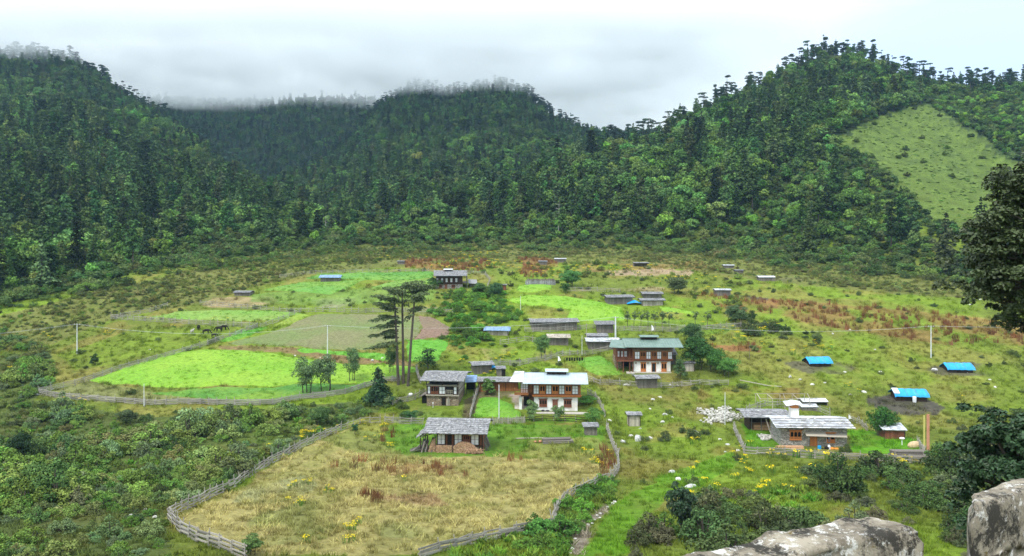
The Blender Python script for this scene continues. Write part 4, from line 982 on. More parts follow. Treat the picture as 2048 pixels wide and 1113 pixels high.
    for j in range(5): m.box(-2.2, 2.2, -.5 + .02 * j, .4, j * .14, j * .14 + .12)
    put('board_stack', m, 'wood_fresh', 1573, -1.6, -.2, 'stack of freshly sawn pale boards along the left front of the stone house', 'boards')
    m = MB()
    m.bar((0, 0, -.4), (0, 0, 1.0), .12); m.ball((0, 0, 1.1), .38, (1.3, .9, .5), 8, 5); put('covered_post', m, 'panel_white', 1807, .5, .1, 'post capped with pale plastic in the yard right of the stone house', 'post')
house_stone()

def shed_open():
    o, s = site(1533, 862, R(-2), 'timber_shed', 'open-fronted timber shed with shingle roof, left of the stone house, full of sawn planks', 'shed', 4.5, dy=2)
    def X(p): return (p - 1533) * s
    def H(p): return (862 - p) * s
    for q in (1503, 1522, 1545, 1552): MB().bar((X(q), -.2, -.8), (X(q), -.2, H(832)), .14).build('post', 'wood_grey', o)
    for q in (1503, 1550): MB().bar((X(q), 4.0, -.8), (X(q), 4.0, H(828)), .14).build('post', 'wood_grey', o)
    w_ = MB(); w_.box(X(1501), X(1552), 3.9, 4.0, -1, H(832)); w_.box(X(1500), X(1501), 0, 4, -1, H(832)); w_.build('back_wall', 'wood_dark', o)
    gable_roof(o, X(1486), X(1580), -1.3, 5.2, H(833), R(10), 'shingle', 'shingle')
    br = MB(); br.bar((X(1529), -.9, H(836)), (X(1538), -.9, -.2), .18, .12); br.build('brace', 'wood_pale', o)
    m = MB()
    for j in range(8): m.box(X(1506) + rnd.uniform(0, .4), X(1549) - rnd.uniform(0, .4), .3, 2.4, j * .15 - .2, j * .15 - .08)
    f = m.build('plank_stack', 'wood_fresh'); f.location = o.location; tag(f, 'stack of salmon-coloured sawn planks inside the open timber shed', 'planks')
shed_open()

def house_far():
    o, s = site(900, 578, R(5), 'farmhouse', 'distant dark timber farmhouse on pale stone base beside the uppermost green fields', 'house', 8, dy=4)
    def X(p): return (p - 900) * s
    def H(p): return (578 - p) * s
    D = 7.5; x0, x1 = X(872), X(925)
    b = MB(); b.box(x0, x1, 0, D, -2, H(569)); b.build('ground_floor_wall', 'stone_grey', o)
    u = MB(); u.box(x0, x1, -.2, D, H(569), H(551)); u.build('upper_floor_wall', 'wood_dark', o)
    for q in (872.5, 882, 891, 900.5, 910.5): panel(o, X(q), X(q + 4.4), H(565), H(556.5), -.2, 2, 2)
    for a, q in ((877, 884), (903, 910)): carved(o, X(a), X(q), H(576.5), H(570), 0, 'wood_red', 2, head=False)
    door(o, X(889.5), X(894.5), H(578), H(570), 0, 'wood_red')
    w_ = MB()
    for yy in (.2, 2, 4, 6, 7.3): w_.bar((x1 + 1.5, yy, -1.5), (x1 + 1.5, yy, H(553)), .16)
    w_.bar((x1 + 1.5, .2, H(566)), (x1 + 1.5, 7.3, H(566)), .14); w_.box(x1, x1 + 1.6, .2, 7.3, H(567), H(566.3)); w_.build('side_gallery', 'wood_grey', o)
    r, yr, zr = gable_roof(o, X(868), X(934), -1.6, D + 1.6, H(552), R(15), 'shingle', 'shingle')
    lantern(o, X(887), X(906), yr, zr, 1.6, 'shingle_pale', 'metal', .4)
    f = MB(); f.bar((X(941), 2, -1), (X(941), 2, 1.8), .12); f.bar((X(952), 2, -1), (X(952), 2, 1.6), .12); f.box(X(939), X(953), 3, 5, -1, 1.6); f.build('annex', 'wood_grey', o); f = MB(); f.slab((X(937), .6, 1.7), (X(955), .6, 1.5), (X(955), 5.6, 2.5), (X(937), 5.6, 2.7), .08); f.build('annex_roof', 'shingle', o)
house_far()
# ------------------------------------------------------------------ sheds and huts
def planks(mb, x0, x1, z0, z1, y, w_=.22, jag=.06, t=.04):
    x = x0
    while x < x1 - .05:
        x2 = min(x + w_ * rnd.uniform(.7, 1.3), x1); mb.box(x, x2 - .012, y - t * rnd.uniform(.6, 1.3), y, z0, z1 - rnd.uniform(0, jag)); x = x2
def planks_side(mb, y0, y1, z0, z1, x, sgn, t=.04):
    y = y0
    while y < y1 - .05:
        y2 = min(y + .22 * rnd.uniform(.7, 1.3), y1)
        mb.box(x if sgn > 0 else x - t, x + t if sgn > 0 else x, y, y2 - .012, z0, z1 - rnd.uniform(0, .06)); y = y2
def shed(x0p, x1p, ytop, ybot, lab, roof='shingle', roofkind='shingle', wall='wood_grey', rz=0, depth=4.0, name='shed', cat='shed', pitch=10, ov=.6, open_=False, rise=None, skirt=0, doorp=None, walls=.5, group=None):
    """a plank shed: x0p..x1p roof width and ybot/ytop base and top rows on the photograph"""
    cx = (x0p + x1p) / 2; o, s = site(cx, ybot, rz, name, lab, cat, max((x1p - x0p) * .5 * ground(cx, ybot).y / F + .6, 2.2), group, depth / 2)
    W = (x1p - x0p) * s; Ht = (ybot - ytop) * s
    hw = Ht * walls; x0 = -W / 2 + ov; x1 = W / 2 - ov; t = math.tan(R(pitch))
    # chosen so the ridge reaches the row it has on the photograph
    cam_z = -(ybot - YH) * s; look = (ybot - YH) / F
    half = depth / 2 + ov; ze = max(Ht - half * (t + look), Ht * .5)
    fr = MB()
    for xx in (x0, x1 - .1):
        for yy in (0, depth - .1): fr.box(xx - .02, xx + .12, yy - .02, yy + .12, -1.0, ze + .05)
    n = max(1, int((x1 - x0) / 2.4))
    for k in range(1, n): xx = x0 + (x1 - x0) * k / n; fr.box(xx, xx + .1, -.07, .0, -1, ze)
    fr.box(x0, x1, -.06, .06, ze - .1, ze); fr.build('frame', 'wood_dark' if wall != 'wood_grey' else 'wood_grey', o)
    w_ = MB()
    if not open_: planks(w_, x0 + .12, x1 - .1, -.8, ze - .1, .03)
    planks(w_, x0 + .12, x1 - .1, -.8, ze, depth - .02); planks_side(w_, .1, depth - .1, -.8, ze + .1, x0, 1); planks_side(w_, .1, depth - .1, -.8, ze + .1, x1 - .04, 1)
    w_.build('wall', wall, o)
    g = MB(); zt = ze + (depth / 2) * t
    for xx in (x0 + .02, x1 - .06): g.prismx([(0, ze), (depth, ze), (depth / 2, zt)], xx, xx + .04)
    g.build('gable', wall, o)
    if doorp is not None:
        d = MB(); a = x0 + (x1 - x0) * doorp; d.box(a, a + .8, -.06, .02, -.1, min(1.7, ze - .15)); d.build('door', 'dark', o)
    if roofkind == 'tarp': tarp_roof(o, -W / 2, W / 2, -ov, depth + ov, ze, t, roof, skirt)
    elif roofkind == 'mono':
        m = MB(); za, zb = ze, ze + (depth + 2 * ov) * t * .8; m.slab((-W / 2, -ov, za), (W / 2, -ov, za), (W / 2, depth + ov, zb), (-W / 2, depth + ov, zb), .05); L = math.hypot(depth + 2 * ov, zb - za)
        shingle_slope(m, (-W / 2, depth + ov, zb + .03), (1, 0, 0), (0, -(depth + 2 * ov) / L, -(zb - za) / L), W, L); m.build('roof', roof, o)
    else: gable_roof(o, -W / 2, W / 2, -ov, depth + ov, ze, R(pitch), roofkind, roof, stones=(s < .14))
    return o, s, ze
def tarp_roof(o, x0, x1, y0, y1, ze, t, mat, skirt=0):
    nx, ny = 28, 12; V = []; 
    yr = (y0 + y1) / 2
    for j in range(ny + 1):
        for i in range(nx + 1):
            x = x0 + (x1 - x0) * i / nx; y = y0 + (y1 - y0) * j / ny; z = ze + (abs(y1 - y0) / 2 - abs(y - yr)) * t
            z += .10 * (float(fbm(x * 1.6 + x0 * 3, y * 1.1, 3)) - .5) + .05 * abs(math.sin(x * 2.3 + y))
            if j == 0 or j == ny: z -= skirt + .22 * float(fbm(x * 1.2 + 5, y, 2)); y += -.06 if j == 0 else .06
            if i in (0, nx): z -= .12
            V.append((x, y, z))
    m = MB(); m.v = V + [(x, y, z - .05) for x, y, z in V]; q = (nx + 1) * (ny + 1)
    for j in range(ny):
        for i in range(nx):
            a = j * (nx + 1) + i; m.f.append((a, a + 1, a + nx + 2, a + nx + 1)); m.f.append((q + a, q + a + nx + 1, q + a + nx + 2, q + a + 1))
    b = [i for i in range(nx + 1)] + [j * (nx + 1) + nx for j in range(1, ny + 1)] + [ny * (nx + 1) + i for i in range(nx - 1, -1, -1)] + [j * (nx + 1) for j in range(ny - 1, 0, -1)]
    for k in range(len(b)): a, c = b[k], b[(k + 1) % len(b)]; m.f.append((a, q + a, q + c, c))
    r = m.build('tarpaulin', mat, o)
    for p in r.data.polygons: p.use_smooth = True
    for xx in np.linspace(x0 + .5, x1 - .5, 4): MB().bar((xx, y0 - .03, ze + .02), (xx + .1, yr, ze + (yr - y0) * t + .10), .04).build('rope', 'wood_grey', o)
def tarp_hut(x0, x1, yt, yb, lab, rz=0, white=False):
    o, s, ze = shed(x0, x1, yt, yb, lab, 'tarp_blue', 'tarp', 'wood_dark', rz, 3.2, 'tarpaulin_hut', 'hut', 24, .45, False, skirt=.25)
    if white:
        W = (x1 - x0) * s; m = MB(); t = math.tan(R(24)); m.slab((-W / 2 - .05, -.2, ze + .30), (-W / 2 + 1.1, -.2, ze + .30), (-W / 2 + 1.1, 1.55, ze + 1.06), (-W / 2 - .05, 1.55, ze + 1.06), .05); m.build('tarpaulin_patch', 'cloth_white', o)
    return o, s, ze
tarp_hut(1616, 1666, 714, 734, 'dark hut under a bright blue tarpaulin on churned mud, nearest the green-roofed house', R(4))
tarp_hut(1894, 1949, 727, 746, 'dark hut under a bright blue tarpaulin at far right, just below the power pole', R(-3))
tarp_hut(1790, 1857, 777, 803, 'dark hut under a crumpled blue tarpaulin with a white corner, above the bamboo clump', R(-6), True)
m = MB(); m.tube([(0, 0, 0), (0, 0, .5), (0, 0, 1.1), (0, 0, 1.15)], [.34, .38, .38, .28], 10); b_ = m.build('water_drum', 'panel_white'); b_.location = ground(1827, 804) + Vector((0, -.4, 0)); tag(b_, 'pale blue-white drum standing before the lowest blue tarpaulin hut', 'drum')

shed(1060, 1159, 637, 661, 'long grey plank shed with a shingle roof above the centre of the village', rz=R(6), depth=5.5)
shed(1212, 1270, 590, 609, 'low plank shed with dark gable end below the uppermost lime field, left of the pair', rz=R(8), depth=4.5)
shed(1284, 1327, 584, 598, 'upper plank shed of the stepped pair right of centre', depth=4, rz=R(2))
shed(1280, 1331, 597, 612, 'lower plank shed of the stepped pair right of centre, blue sheet beside it', depth=3.5, wall='wood_pale', rz=R(2))
shed(1190, 1231, 645, 667, 'small plank shed with a flat shingle roof beside the leaning power pole', depth=3.5, wall='wood_grey', roofkind='mono', pitch=7, name='shed')
shed(1173, 1216, 667, 682, 'upper shingle-roofed shed of the two directly left of the green roof', depth=3.5)
shed(1172, 1241, 676, 699, 'lower pale shingle-roofed shed of the two directly left of the green roof', depth=4.5, roof='shingle_pale')
shed(1094, 1141, 668, 691, 'round-sided shed of stacked split logs under a thatch of bark', roof='wood_pale', depth=3.4, pitch=16, walls=.6)
shed(638, 682, 550, 565, 'distant plank shed with a blue sheet roof in the uppermost fields', roof='tarp_navy', roofkind='tarp', rz=R(5), depth=4.5, pitch=12)
shed(967, 1021, 653, 671, 'blue and grey sheet-roofed shed half hidden by bushes, left of the long shed', roof='tarp_navy', roofkind='tarp', rz=R(-3), depth=4.0, pitch=13, wall='wood_pale')
shed(1003, 1014, 569, 581, 'tiny reddish hut between the dark farmhouse and the plank stack', depth=1.6, ov=.25, wall='wood_red', name='hut', cat='hut')
shed(943, 989, 723, 748, 'small dark plank shed with leaning boards, above the roof of the old timber farmhouse', rz=R(14), depth=3.6)
shed(992, 1012, 735, 753, 'small open-doored grey hut next to the dark plank shed', rz=R(4), depth=2.0, ov=.2, doorp=.6, name='hut', cat='hut', roofkind='mono', pitch=8)
shed(951, 1042, 755, 783, 'long low brown plank shed linking the old timber farmhouse and the white house', depth=4.0, wall='wood_brown', pitch=8)
shed(1271, 1320, 750, 777, 'grey hut with shingle roof on the meadow below the green-roofed house', rz=R(4), depth=3.0, name='hut', cat='hut')
shed(1366, 1391, 723, 743, 'small lattice-walled hut under the trees right of the green-roofed house', depth=2.0, ov=.25, name='hut', cat='hut', wall='wood_pale')
shed(1254, 1284, 825, 853, 'small square hut on the stony meadow below the green-roofed house', depth=2.0, ov=.3, name='hut', cat='hut', wall='wood_pale')
shed(1166, 1198, 849, 871, 'small flat-roofed wooden hut in the grass just inside the right-hand fence', depth=1.8, ov=.35, name='hut', cat='hut', roofkind='mono', pitch=5)
shed(1766, 1812, 852, 879, 'brown timber coop with a single pitch tin roof beside the bamboo clump', rz=R(-8), depth=3.0, name='hut', cat='hut', wall='wood_red', roof='roof_tin', roofkind='mono', pitch=9, ov=.25)
shed(467, 501, 582, 592, 'squat grey shingle shelter at the left end of the upper fields', depth=4, ov=.3, name='shelter', cat='shelter')
shed(1517, 1551, 552, 562, 'low shelter with a bluish tin roof in the upper right meadow', depth=3.0, ov=.3, name='shelter', cat='shelter', roof='roof_tin', roofkind='metal')
shed(1430, 1463, 578, 592, 'low shelter with a pale grey roof at the left end of the rusty meadow', depth=3.0, ov=.3, name='shelter', cat='shelter', roof='shingle_pale')
shed(1447, 1469, 530, 537, 'tiny pale-roofed shelter just under the scrub belt, upper right', depth=2.4, ov=.2, name='shelter', cat='shelter', roof='shingle_pale')
shed(1470, 1488, 540, 547, 'tiny dark shelter below and right of the tiny pale-roofed one', depth=2.2, ov=.2, name='shelter', cat='shelter')
shed(1267, 1298, 525, 534, 'low open shelter on the dry clearing above the stepped pair of sheds', depth=2.6, ov=.2, name='shelter', cat='shelter', open_=True)
shed(1077, 1095, 522, 530, 'small grey shelter at the edge of the rust-red weeds, upper centre', depth=2.4, ov=.2, name='shelter', cat='shelter')
shed(1109, 1133, 517, 525, 'small pale-roofed shelter under the scrub belt, upper centre', depth=2.4, ov=.2, name='shelter', cat='shelter', roof='shingle_pale')
shed(794, 809, 522, 529, 'tiny dark shelter among rusty weeds above the dark farmhouse', depth=2.2, ov=.2, name='shelter', cat='shelter')
shed(1605, 1657, 797, 812, 'low tin-roofed pen behind the stone house', depth=3.0, ov=.2, name='shelter', cat='shelter', roof='roof_tin', roofkind='metal', open_=True)
shed(1602, 1637, 808, 822, 'small pale-roofed store directly behind the turret of the stone house', depth=2.5, ov=.2, name='shelter', cat='shelter', roof='roof_tin', roofkind='metal')

def loose(name, mb, mat, px, py, rz, lab, cat, dz=0, group=None):
    o = mb.build(name, mat); o.location = ground(px, py) + Vector((0, 0, dz)); o.rotation_euler = (0, 0, rz); tag(o, lab, cat, group); return o
def sheet(w_, d, h):
    m = MB(); V = []; n = 8
    for j in range(n + 1):
        for i in range(n + 1): x = (i / n - .5) * w_; y = (j / n - .5) * d; V.append((x, y, h * (1 - abs(x / w_) * 1.6) * (1 - abs(y / d)) + .22 * float(fbm(x * 2, y * 2, 2))))
    m.v = V + [(x, y, z - .06) for x, y, z in V]; q = len(V)
    for j in range(n):
        for i in range(n): a = j * (n + 1) + i; m.f += [(a, a + 1, a + n + 2, a + n + 1), (q + a, q + a + n + 1, q + a + n + 2, q + a + 1)]
    return m
loose('blue_sheet', sheet(4.5, 2.2, 1.2), 'tarp_blue', 1268, 609, .1, 'crumpled bright blue plastic sheet between the plank sheds right of centre', 'sheet')
loose('blue_sheet', sheet(1.8, 1.4, 1.0), 'tarp_blue', 986, 739, .4, 'crumpled blue sheet leaning at the right side of the small dark plank shed', 'sheet')
# blue covered porch between the old timber house and the long low shed
def porch():
    o, s = site(941, 788, 0, 'porch', 'post porch under a faded blue sheet right of the old timber farmhouse', 'porch', 2.2)
    H = lambda p: (788 - p) * s; X = lambda p: (p - 941) * s; m = MB()
    for q in (933, 949): MB().bar((X(q), 0, -.5), (X(q), 0, H(764)), .13).build('post', 'wood_dark', o); MB().bar((X(q), 3, -.5), (X(q), 3, H(762)), .13).build('post', 'wood_dark', o)
    m.bar((X(932), 0, H(765)), (X(951), 0, H(765)), .12); m.build('beam', 'wood_dark', o)
    r = MB(); r.slab((X(930), -.6, H(764)), (X(953), -.6, H(763)), (X(953), 3.6, H(757)), (X(930), 3.6, H(757)), .06); r.build('sheet', 'tarp_navy', o)
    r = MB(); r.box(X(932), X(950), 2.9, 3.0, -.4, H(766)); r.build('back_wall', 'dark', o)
porch()
def arbour():      # bare pole frame behind the stone house
    o, s = site(1570, 818, 0, 'pole_frame', 'bare frame of thin pale poles standing behind the stone house', 'frame', .5)
    m = MB(); W = 10.0
    for i in range(5): x = -W / 2 + W * i / 4; m.bar((x, 0, -.5), (x, 0, 2.0), .10); m.bar((x, 3, -.5), (x, 3, 2.4), .10); m.bar((x, -.2, 2.0), (x + rnd.uniform(-.3, .9), 3.3, 2.4), .09)
    for y, z in ((0, 2.0), (3, 2.4)): m.bar((-W / 2 - .3, y, z), (W / 2 + .3, y, z), .10)
    m.build('poles', 'wood_pale', o)
arbour()
# timber lying about
def logs(n, L, r, rows=2):
    m = MB(); k = 0
    for j in range(rows):
        for i in range(n - j): y = (i - (n - j) / 2) * r * 2.1; m.tube([(-L / 2 + rnd.uniform(-.4, .4), y, r + j * r * 1.7), (L / 2 + rnd.uniform(-.4, .4), y + rnd.uniform(-.1, .1), r + j * r * 1.7 + rnd.uniform(-.03, .05))], r * rnd.uniform(.8, 1.1), 7)
    return m
loose('log_pile', logs(5, 4.6, .17, 3), 'wood_grey', 1115, 886, R(6), 'pile of weathered grey logs lying on the lawn right of the cottage', 'logs')
loose('log_pile', logs(6, 5.5, .2, 4), 'wood_grey', 1818, 918, R(-2), 'roofed pile of grey poles at the right end of the stone house fence', 'logs')
m = MB(); m.bar((-2.8, 0, .1), (2.8, -.0, .15), .14); loose('fallen_pole', m, 'wood_pale', 1062, 878, R(3), 'long thin pole lying in the grass beside the log pile', 'pole')
m = MB(); m.ball((0, 0, .35), .4, (.8, .6, 1)); m.ball((-1.0, .1, .2), .35, (1, .7, .6)); m.ball((-1.8, .2, .15), .3, (1, .7, .5)); loose('sacks', m, 'paint_salmon', 1092, 886, 0, 'small salmon-coloured bundle at the left end of the grey log pile', 'bundle')
m = MB(); m.bar((-3.2, 0, .9), (3.0, -1, .1), .22, .12); m.bar((1.8, -.8, .12), (5.4, -1.2, .1), .14); loose('fallen_beam', m, 'wood_pale', 1510, 770, R(-12), 'long pale beam lying askew on the slope above the stone house', 'beam')
def plank_pen():
    o, s = site(1081, 570, 0, 'plank_stack', 'long low stack of upright grey boards above the small lime plot', 'planks', 5)
    m = MB(); planks(m, -5, 5, -.5, 1.5, 0, .25, .3); m.build('boards', 'shingle', o); m = MB(); planks(m, -4.6, 4.8, 0, 2.0, 1.6, .25, .4); m.bar((-5, .1, 1.0), (5, .1, 1.0), .1); m.build('rear_boards', 'wood_grey', o)
plank_pen()
# tall painted boards by the right fence corner
p = ground(1853, 903)
m = MB(); m.box(-.22, .22, -.05, .05, -.6, 6.0); b_ = m.build('painted_board', 'paint_salmon'); b_.location = p + Vector((.25, 0, 0)); tag(b_, 'tall upright salmon-red board at the right corner of the stone house fence', 'board')
m = MB(); m.box(-.13, .13, -.05, .05, -.6, 5.8); b_ = m.build('painted_board', 'paint_yellow'); b_.location = p + Vector((-.32, .1, 0)); tag(b_, 'narrow upright yellow board just left of the tall salmon-red one', 'board')

# ------------------------------------------------------------------ stones
def stone_mesh(nm, seed, mat='rock'):
    r = rs_(seed); m = MB(); m.ball((0, 0, .2), .8, (1, .8, .62), 12, 8); V = np.array(m.v)
    n = fbm(V[:, 0] * 1.4 + seed, V[:, 1] * 1.4 + V[:, 2] * 1.1, 3) - .5; V = V * (1 + .75 * n[:, None])
    for k in range(7):       # facets
        d = r.normal(size=3); d /= np.linalg.norm(d); h = .55; t = V @ d - h; V = V - np.where(t > 0, t, 0)[:, None] * d * .85
    m.v = [tuple(v) for v in V]; return m.mesh(nm, mat)
RK = [stone_mesh('rock%d' % i, 200 + i) for i in range(5)]; RW = [stone_mesh('rock_w%d' % i, 220 + i, 'rock_white') for i in range(3)]
def rocks():
    L = [(1277, 882, 2.2, 'large pointed grey boulder right of the fenced hay meadow'), (1300, 878, 1.5, 'flat-topped boulder just right of the large pointed boulder'), (1262, 874, 1.3, 'low rock just left of the large pointed boulder'),
         (1247, 885, 1.2, 'flat rock beside the fence left of the large pointed boulder'), (1253, 771, 1.3, 'white stone in the grass by the lattice fence, left of the grey hut'), (1306, 800, .8, None), (1320, 795, .9, None), (1330, 830, 1.2, None), (1325, 845, 1.0, None),
         (1220, 842, .8, None), (1280, 858, .7, None), (1345, 835, .8, None), (1340, 770, .9, None), (1356, 772, .8, None), (1300, 818, .7, None), (1390, 865, 1.1, None), (1380, 975, 1.6, None), (1345, 945, 1.3, None), (1357, 960, 1.0, None), (1455, 890, .9, None), (1450, 905, .8, None),
         (1475, 902, 1.0, None), (1440, 880, .8, None), (1580, 755, 1.1, None), (1600, 760, 1.0, None), (1625, 770, 1.2, None), (1650, 766, .9, None), (1690, 745, .8, None), (1868, 740, 1.3, 'pale boulder in the mud just left of the far right blue hut'), (1760, 745, .9, None), (1700, 790, .8, None), (1728, 785, 1.2, None), (1750, 700, .7, None), (1666, 668, .8, None), (1700, 660, .7, None), (1940, 610, .9, None), (1960, 600, .8, None), (1990, 775, 1.0, None), (1980, 760, .7, None), (1935, 745, .9, None),
         (75, 790, 1.1, 'pale stone at the left corner of the long diagonal fence'), (82, 786, .8, None), (345, 995, .8, None), (260, 1036, 1.0, None), (262, 1040, .8, None), (290, 1020, .6, None), (310, 1035, .7, None), (440, 845, .9, None), (345, 993, .7, None), (480, 905, .6, None), (675, 838, 1.0, None), (870, 932, .7, 'small pale block in the hay below the cottage'), (300, 700, .7, None), (590, 712, .7, None), (640, 716, .6, None), (745, 722, .9, None), (763, 718, 1.0, None)]
    wh = lambda px, py: ('on the stony meadow below the green-roofed house' if 1180 < px < 1400 and py < 860 else 'in the grass right of the hay meadow' if 1180 < px < 1480 else 'on the rough right-hand meadow' if px >= 1480 else 'on the bank between the fields' if py < 740 else 'on the slope at left')
    for x, y, s, lb in L:
        g = s < 1.15; me = (RW if rnd.random() < .4 else RK)[rnd.randrange(3)]; o = link('rock', me, None, ground(x, y) + Vector((0, 0, -.05))); k = s * .62
        o.scale = (k * rnd.uniform(.9, 1.3), k * rnd.uniform(.7, 1.1), k * rnd.uniform(.7, 1.05)); o.rotation_euler = (rnd.uniform(-.3, .3), rnd.uniform(-.3, .3), rnd.random() * 6.28)
        if x == 1277: o.scale = (1.1, .9, 1.9)
        tag(o, lb or (('pale ' if 'rock_w' in me.name else 'grey ') + ('rock ' if s > .85 else 'small stone ') + wh(x, y)), 'rock', 'stones lying in the meadows')
    for x, y in [(1228, 1004), (1222, 1010), (1218, 1015), (1213, 1019), (1207, 1022), (1203, 1028), (1196, 1032), (1190, 1040), (1182, 1044), (1176, 1050), (1170, 1056), (1160, 1062), (1155, 1070), (1150, 1078), (1155, 1088), (1147, 1098), (1140, 1106), (1224, 1007), (1210, 1024), (1200, 1036), (1186, 1048)]:
        o = link('stepping_stone', RW[rnd.randrange(3)], None, ground(x + rnd.uniform(-3, 3), y)); k = rnd.uniform(.22, .42); o.scale = (k, k * .8, k * .5); o.rotation_euler = (0, 0, rnd.random() * 6); tag(o, 'flat pale stone in the stony trail at the bottom of the valley', 'stone', 'stones of the trail')
    def heap(nm, pts, n, k, lab):      # heap of broken white stone: nobody could count it
        V = []; Fs = []; m = MB()
        for i in range(n):
            x, y = pts[rnd.randrange(len(pts))]; p = ground(x + rnd.gauss(0, 9) * k, y + rnd.gauss(0, 3.0) * k); r = rnd.uniform(.14, .34); c = p + Vector((0, 0, rnd.uniform(0, .55) * k))
            a = len(m.v); m.ball(c, r, (rnd.uniform(.7, 1.3), rnd.uniform(.7, 1.2), rnd.uniform(.5, .9)), 5, 4)
        o = m.build(nm, 'rubble'); tag(o, lab, 'stones', None, 'stuff')
    heap('stone_heap', [(1412, 826), (1425, 832), (1440, 830), (1455, 833), (1470, 836), (1430, 843), (1448, 822), (1440, 843)], 520, 1, 'heap of broken white stones left of the open timber shed')
    heap('stone_heap', [(1528, 874), (1532, 878)], 130, .5, 'small heap of white stones on the lawn before the stone house')
rocks()
# ------------------------------------------------------------------ fences
POSTM = {}
def fence(pts, lab, h=1.15, rails=4, mat='fence_grey', step=2.1, thick=.10, messy=1.0, cat='fence', pales=False):
    P = [ground(*p) for p in pts]; path = []
    for a, b in zip(P, P[1:]):
        L = math.hypot(b.x - a.x, b.y - a.y); n = max(1, int(round(L / step)))
        for k in range(n): t = k / n; path.append((a.x + (b.x - a.x) * t, a.y + (b.y - a.y) * t))
    path.append((P[-1].x, P[-1].y)); path = [Vector((x, y, float(Z(x, y)))) for x, y in path]
    base = path[0]; o = empty('fence', base); tag(o, lab, cat)
    if 'post' not in POSTM:
        for k in range(3): m = MB(); m.tube([(0, 0, -.5), (.02, 0, .6), (.03 * k, .02, 1.32)], [.075, .065, .05], 5); POSTM[k] = m.mesh('fence_post', 'fence_grey')
        POSTM['post'] = 1
    for i, q in enumerate(path):
        if i >= 99: break
        c = link('post', POSTM[rnd.randrange(3)], o, q - base); c.scale = (1, 1, h / 1.15 * rnd.uniform(.9, 1.3)); c.rotation_euler = (rnd.gauss(0, .06) * messy, rnd.gauss(0, .06) * messy, rnd.random() * 6)
    m = MB()
    for i, (a, b) in enumerate(zip(path, path[1:])):
        d = (b - a).normalized() * .18; sd = Vector((-d.y, d.x, 0)).normalized() * .08
        if pales:
            L = (b - a).length; k = 0
            while k < L: q = a.lerp(b, k / L) - base; m.bar(q + Vector((0, 0, -.2)), q + Vector((rnd.gauss(0, .03), 0, h * rnd.uniform(.85, 1.1))), .09, .03); k += .16
            m.bar(a - base + Vector((0, 0, h * .7)), b - base + Vector((0, 0, h * .7)), .06, .07)
        else:
            for r in range(rails):
                z = h * (.14 + .80 * r / max(1, rails - 1)); s_ = sd * (1 if (i + r) % 2 else -1)
                m.bar(a - base - d + s_ + Vector((0, 0, z + rnd.gauss(0, .035) * messy)), b - base + d + s_ + Vector((0, 0, z + rnd.gauss(0, .035) * messy)), .045, thick * rnd.uniform(.7, 1.35))
    m.build('rails' if not pales else 'pales', mat, o); return o
fence([(78,788),(150,771),(240,741),(330,716),(400,696),(460,676),(515,656)], 'long diagonal split-rail fence between pasture and big lime field', 1.25, 5)
fence([(78,790),(140,799),(230,806),(310,811),(400,809),(470,812),(545,810),(600,800),(650,795)], 'dark close-boarded rail fence along the left lower edge of the big lime field', 1.2, 6, thick=.13)
fence([(650,795),(690,789),(730,776),(768,765),(800,762)], 'rail fence between the lower lime field corner and the tall pine', 1.2, 6, thick=.12)
fence([(222,638),(290,643),(350,647),(420,652),(515,656)], 'straight rail fence behind the cattle pasture', 1.3, 4)
fence([(222,638),(260,632),(300,625),(335,613)], 'short fence climbing the scrub at the back left corner of the pasture', 1.1, 3)
fence([(520,656),(545,648),(600,626)], 'short rail fence between the pale lime field and the ploughed field', 1.1, 3)
fence([(400,610),(470,616),(560,625),(660,624),(760,625),(870,624),(905,628)], 'long thin post fence along the top of the ploughed field', 1.2, 3)
fence([(337,1040),(375,1020),(420,998),(470,975),(505,952)], 'grey rail fence along the left edge of the hay meadow, lower half', 1.2, 4, thick=.12)
fence([(510,948),(545,927),(600,898),(640,880),(682,862)], 'grey rail fence along the left edge of the hay meadow, upper half', 1.25, 5, thick=.12)
fence([(682,862),(720,848),(760,845)], 'rail fence hidden by bushes, left of the cottage', 1.1, 3)
fence([(337,1040),(362,1068),(395,1085),(440,1100),(490,1120)], 'close-set curved rail fence at the bottom left corner of the hay meadow', 1.25, 6, thick=.15)
fence([(1213,858),(1222,885),(1235,915),(1238,942),(1222,962)], 'crooked stake fence on the right edge of the hay meadow, upper half', 1.3, 5, messy=2.2, step=1.2)
fence([(1222,962),(1190,975),(1150,992),(1128,1006),(1112,1030),(1106,1052)], 'rail fence on the right edge of the hay meadow, lower half', 1.2, 4, messy=1.5, step=1.7)
fence([(1106,1056),(1060,1066),(1000,1078),(940,1090),(880,1106),(840,1120)], 'low tumbledown rail fence along the bottom of the hay meadow', .95, 5, thick=.16, messy=1.6)
fence([(770,845),(800,848),(845,850)], 'rail fence left of the cottage roof', 1.2, 5)
fence([(985,850),(1015,848),(1050,846)], 'close paling fence right of the cottage roof', 1.25, 4, pales=True)
fence([(1050,846),(1085,842),(1130,843),(1175,846)], 'low dark rail fence below the white house', 1.0, 3, 'wood_dark')
fence([(940,838),(946,815),(952,795),(958,780)], 'crooked fence beside the earth path between the two central houses', 1.2, 5, messy=2, step=1.0)
fence([(785,812),(800,808),(830,800),(850,790)], 'rail fence left of the old timber farmhouse', 1.3, 6)
fence([(832,742),(836,758),(842,768)], 'short bent fence right of the tall pine', 1.3, 5, messy=1.8, step=1.1)
fence([(1176,762),(1200,770),(1240,771),(1300,776),(1345,776),(1400,770),(1456,771)], 'long rail fence across the meadow below the green-roofed house', 1.15, 4)
fence([(1176,790),(1190,796),(1200,812),(1210,835)], 'curved fence right of the white house', 1.2, 4, messy=1.6, step=1.3)
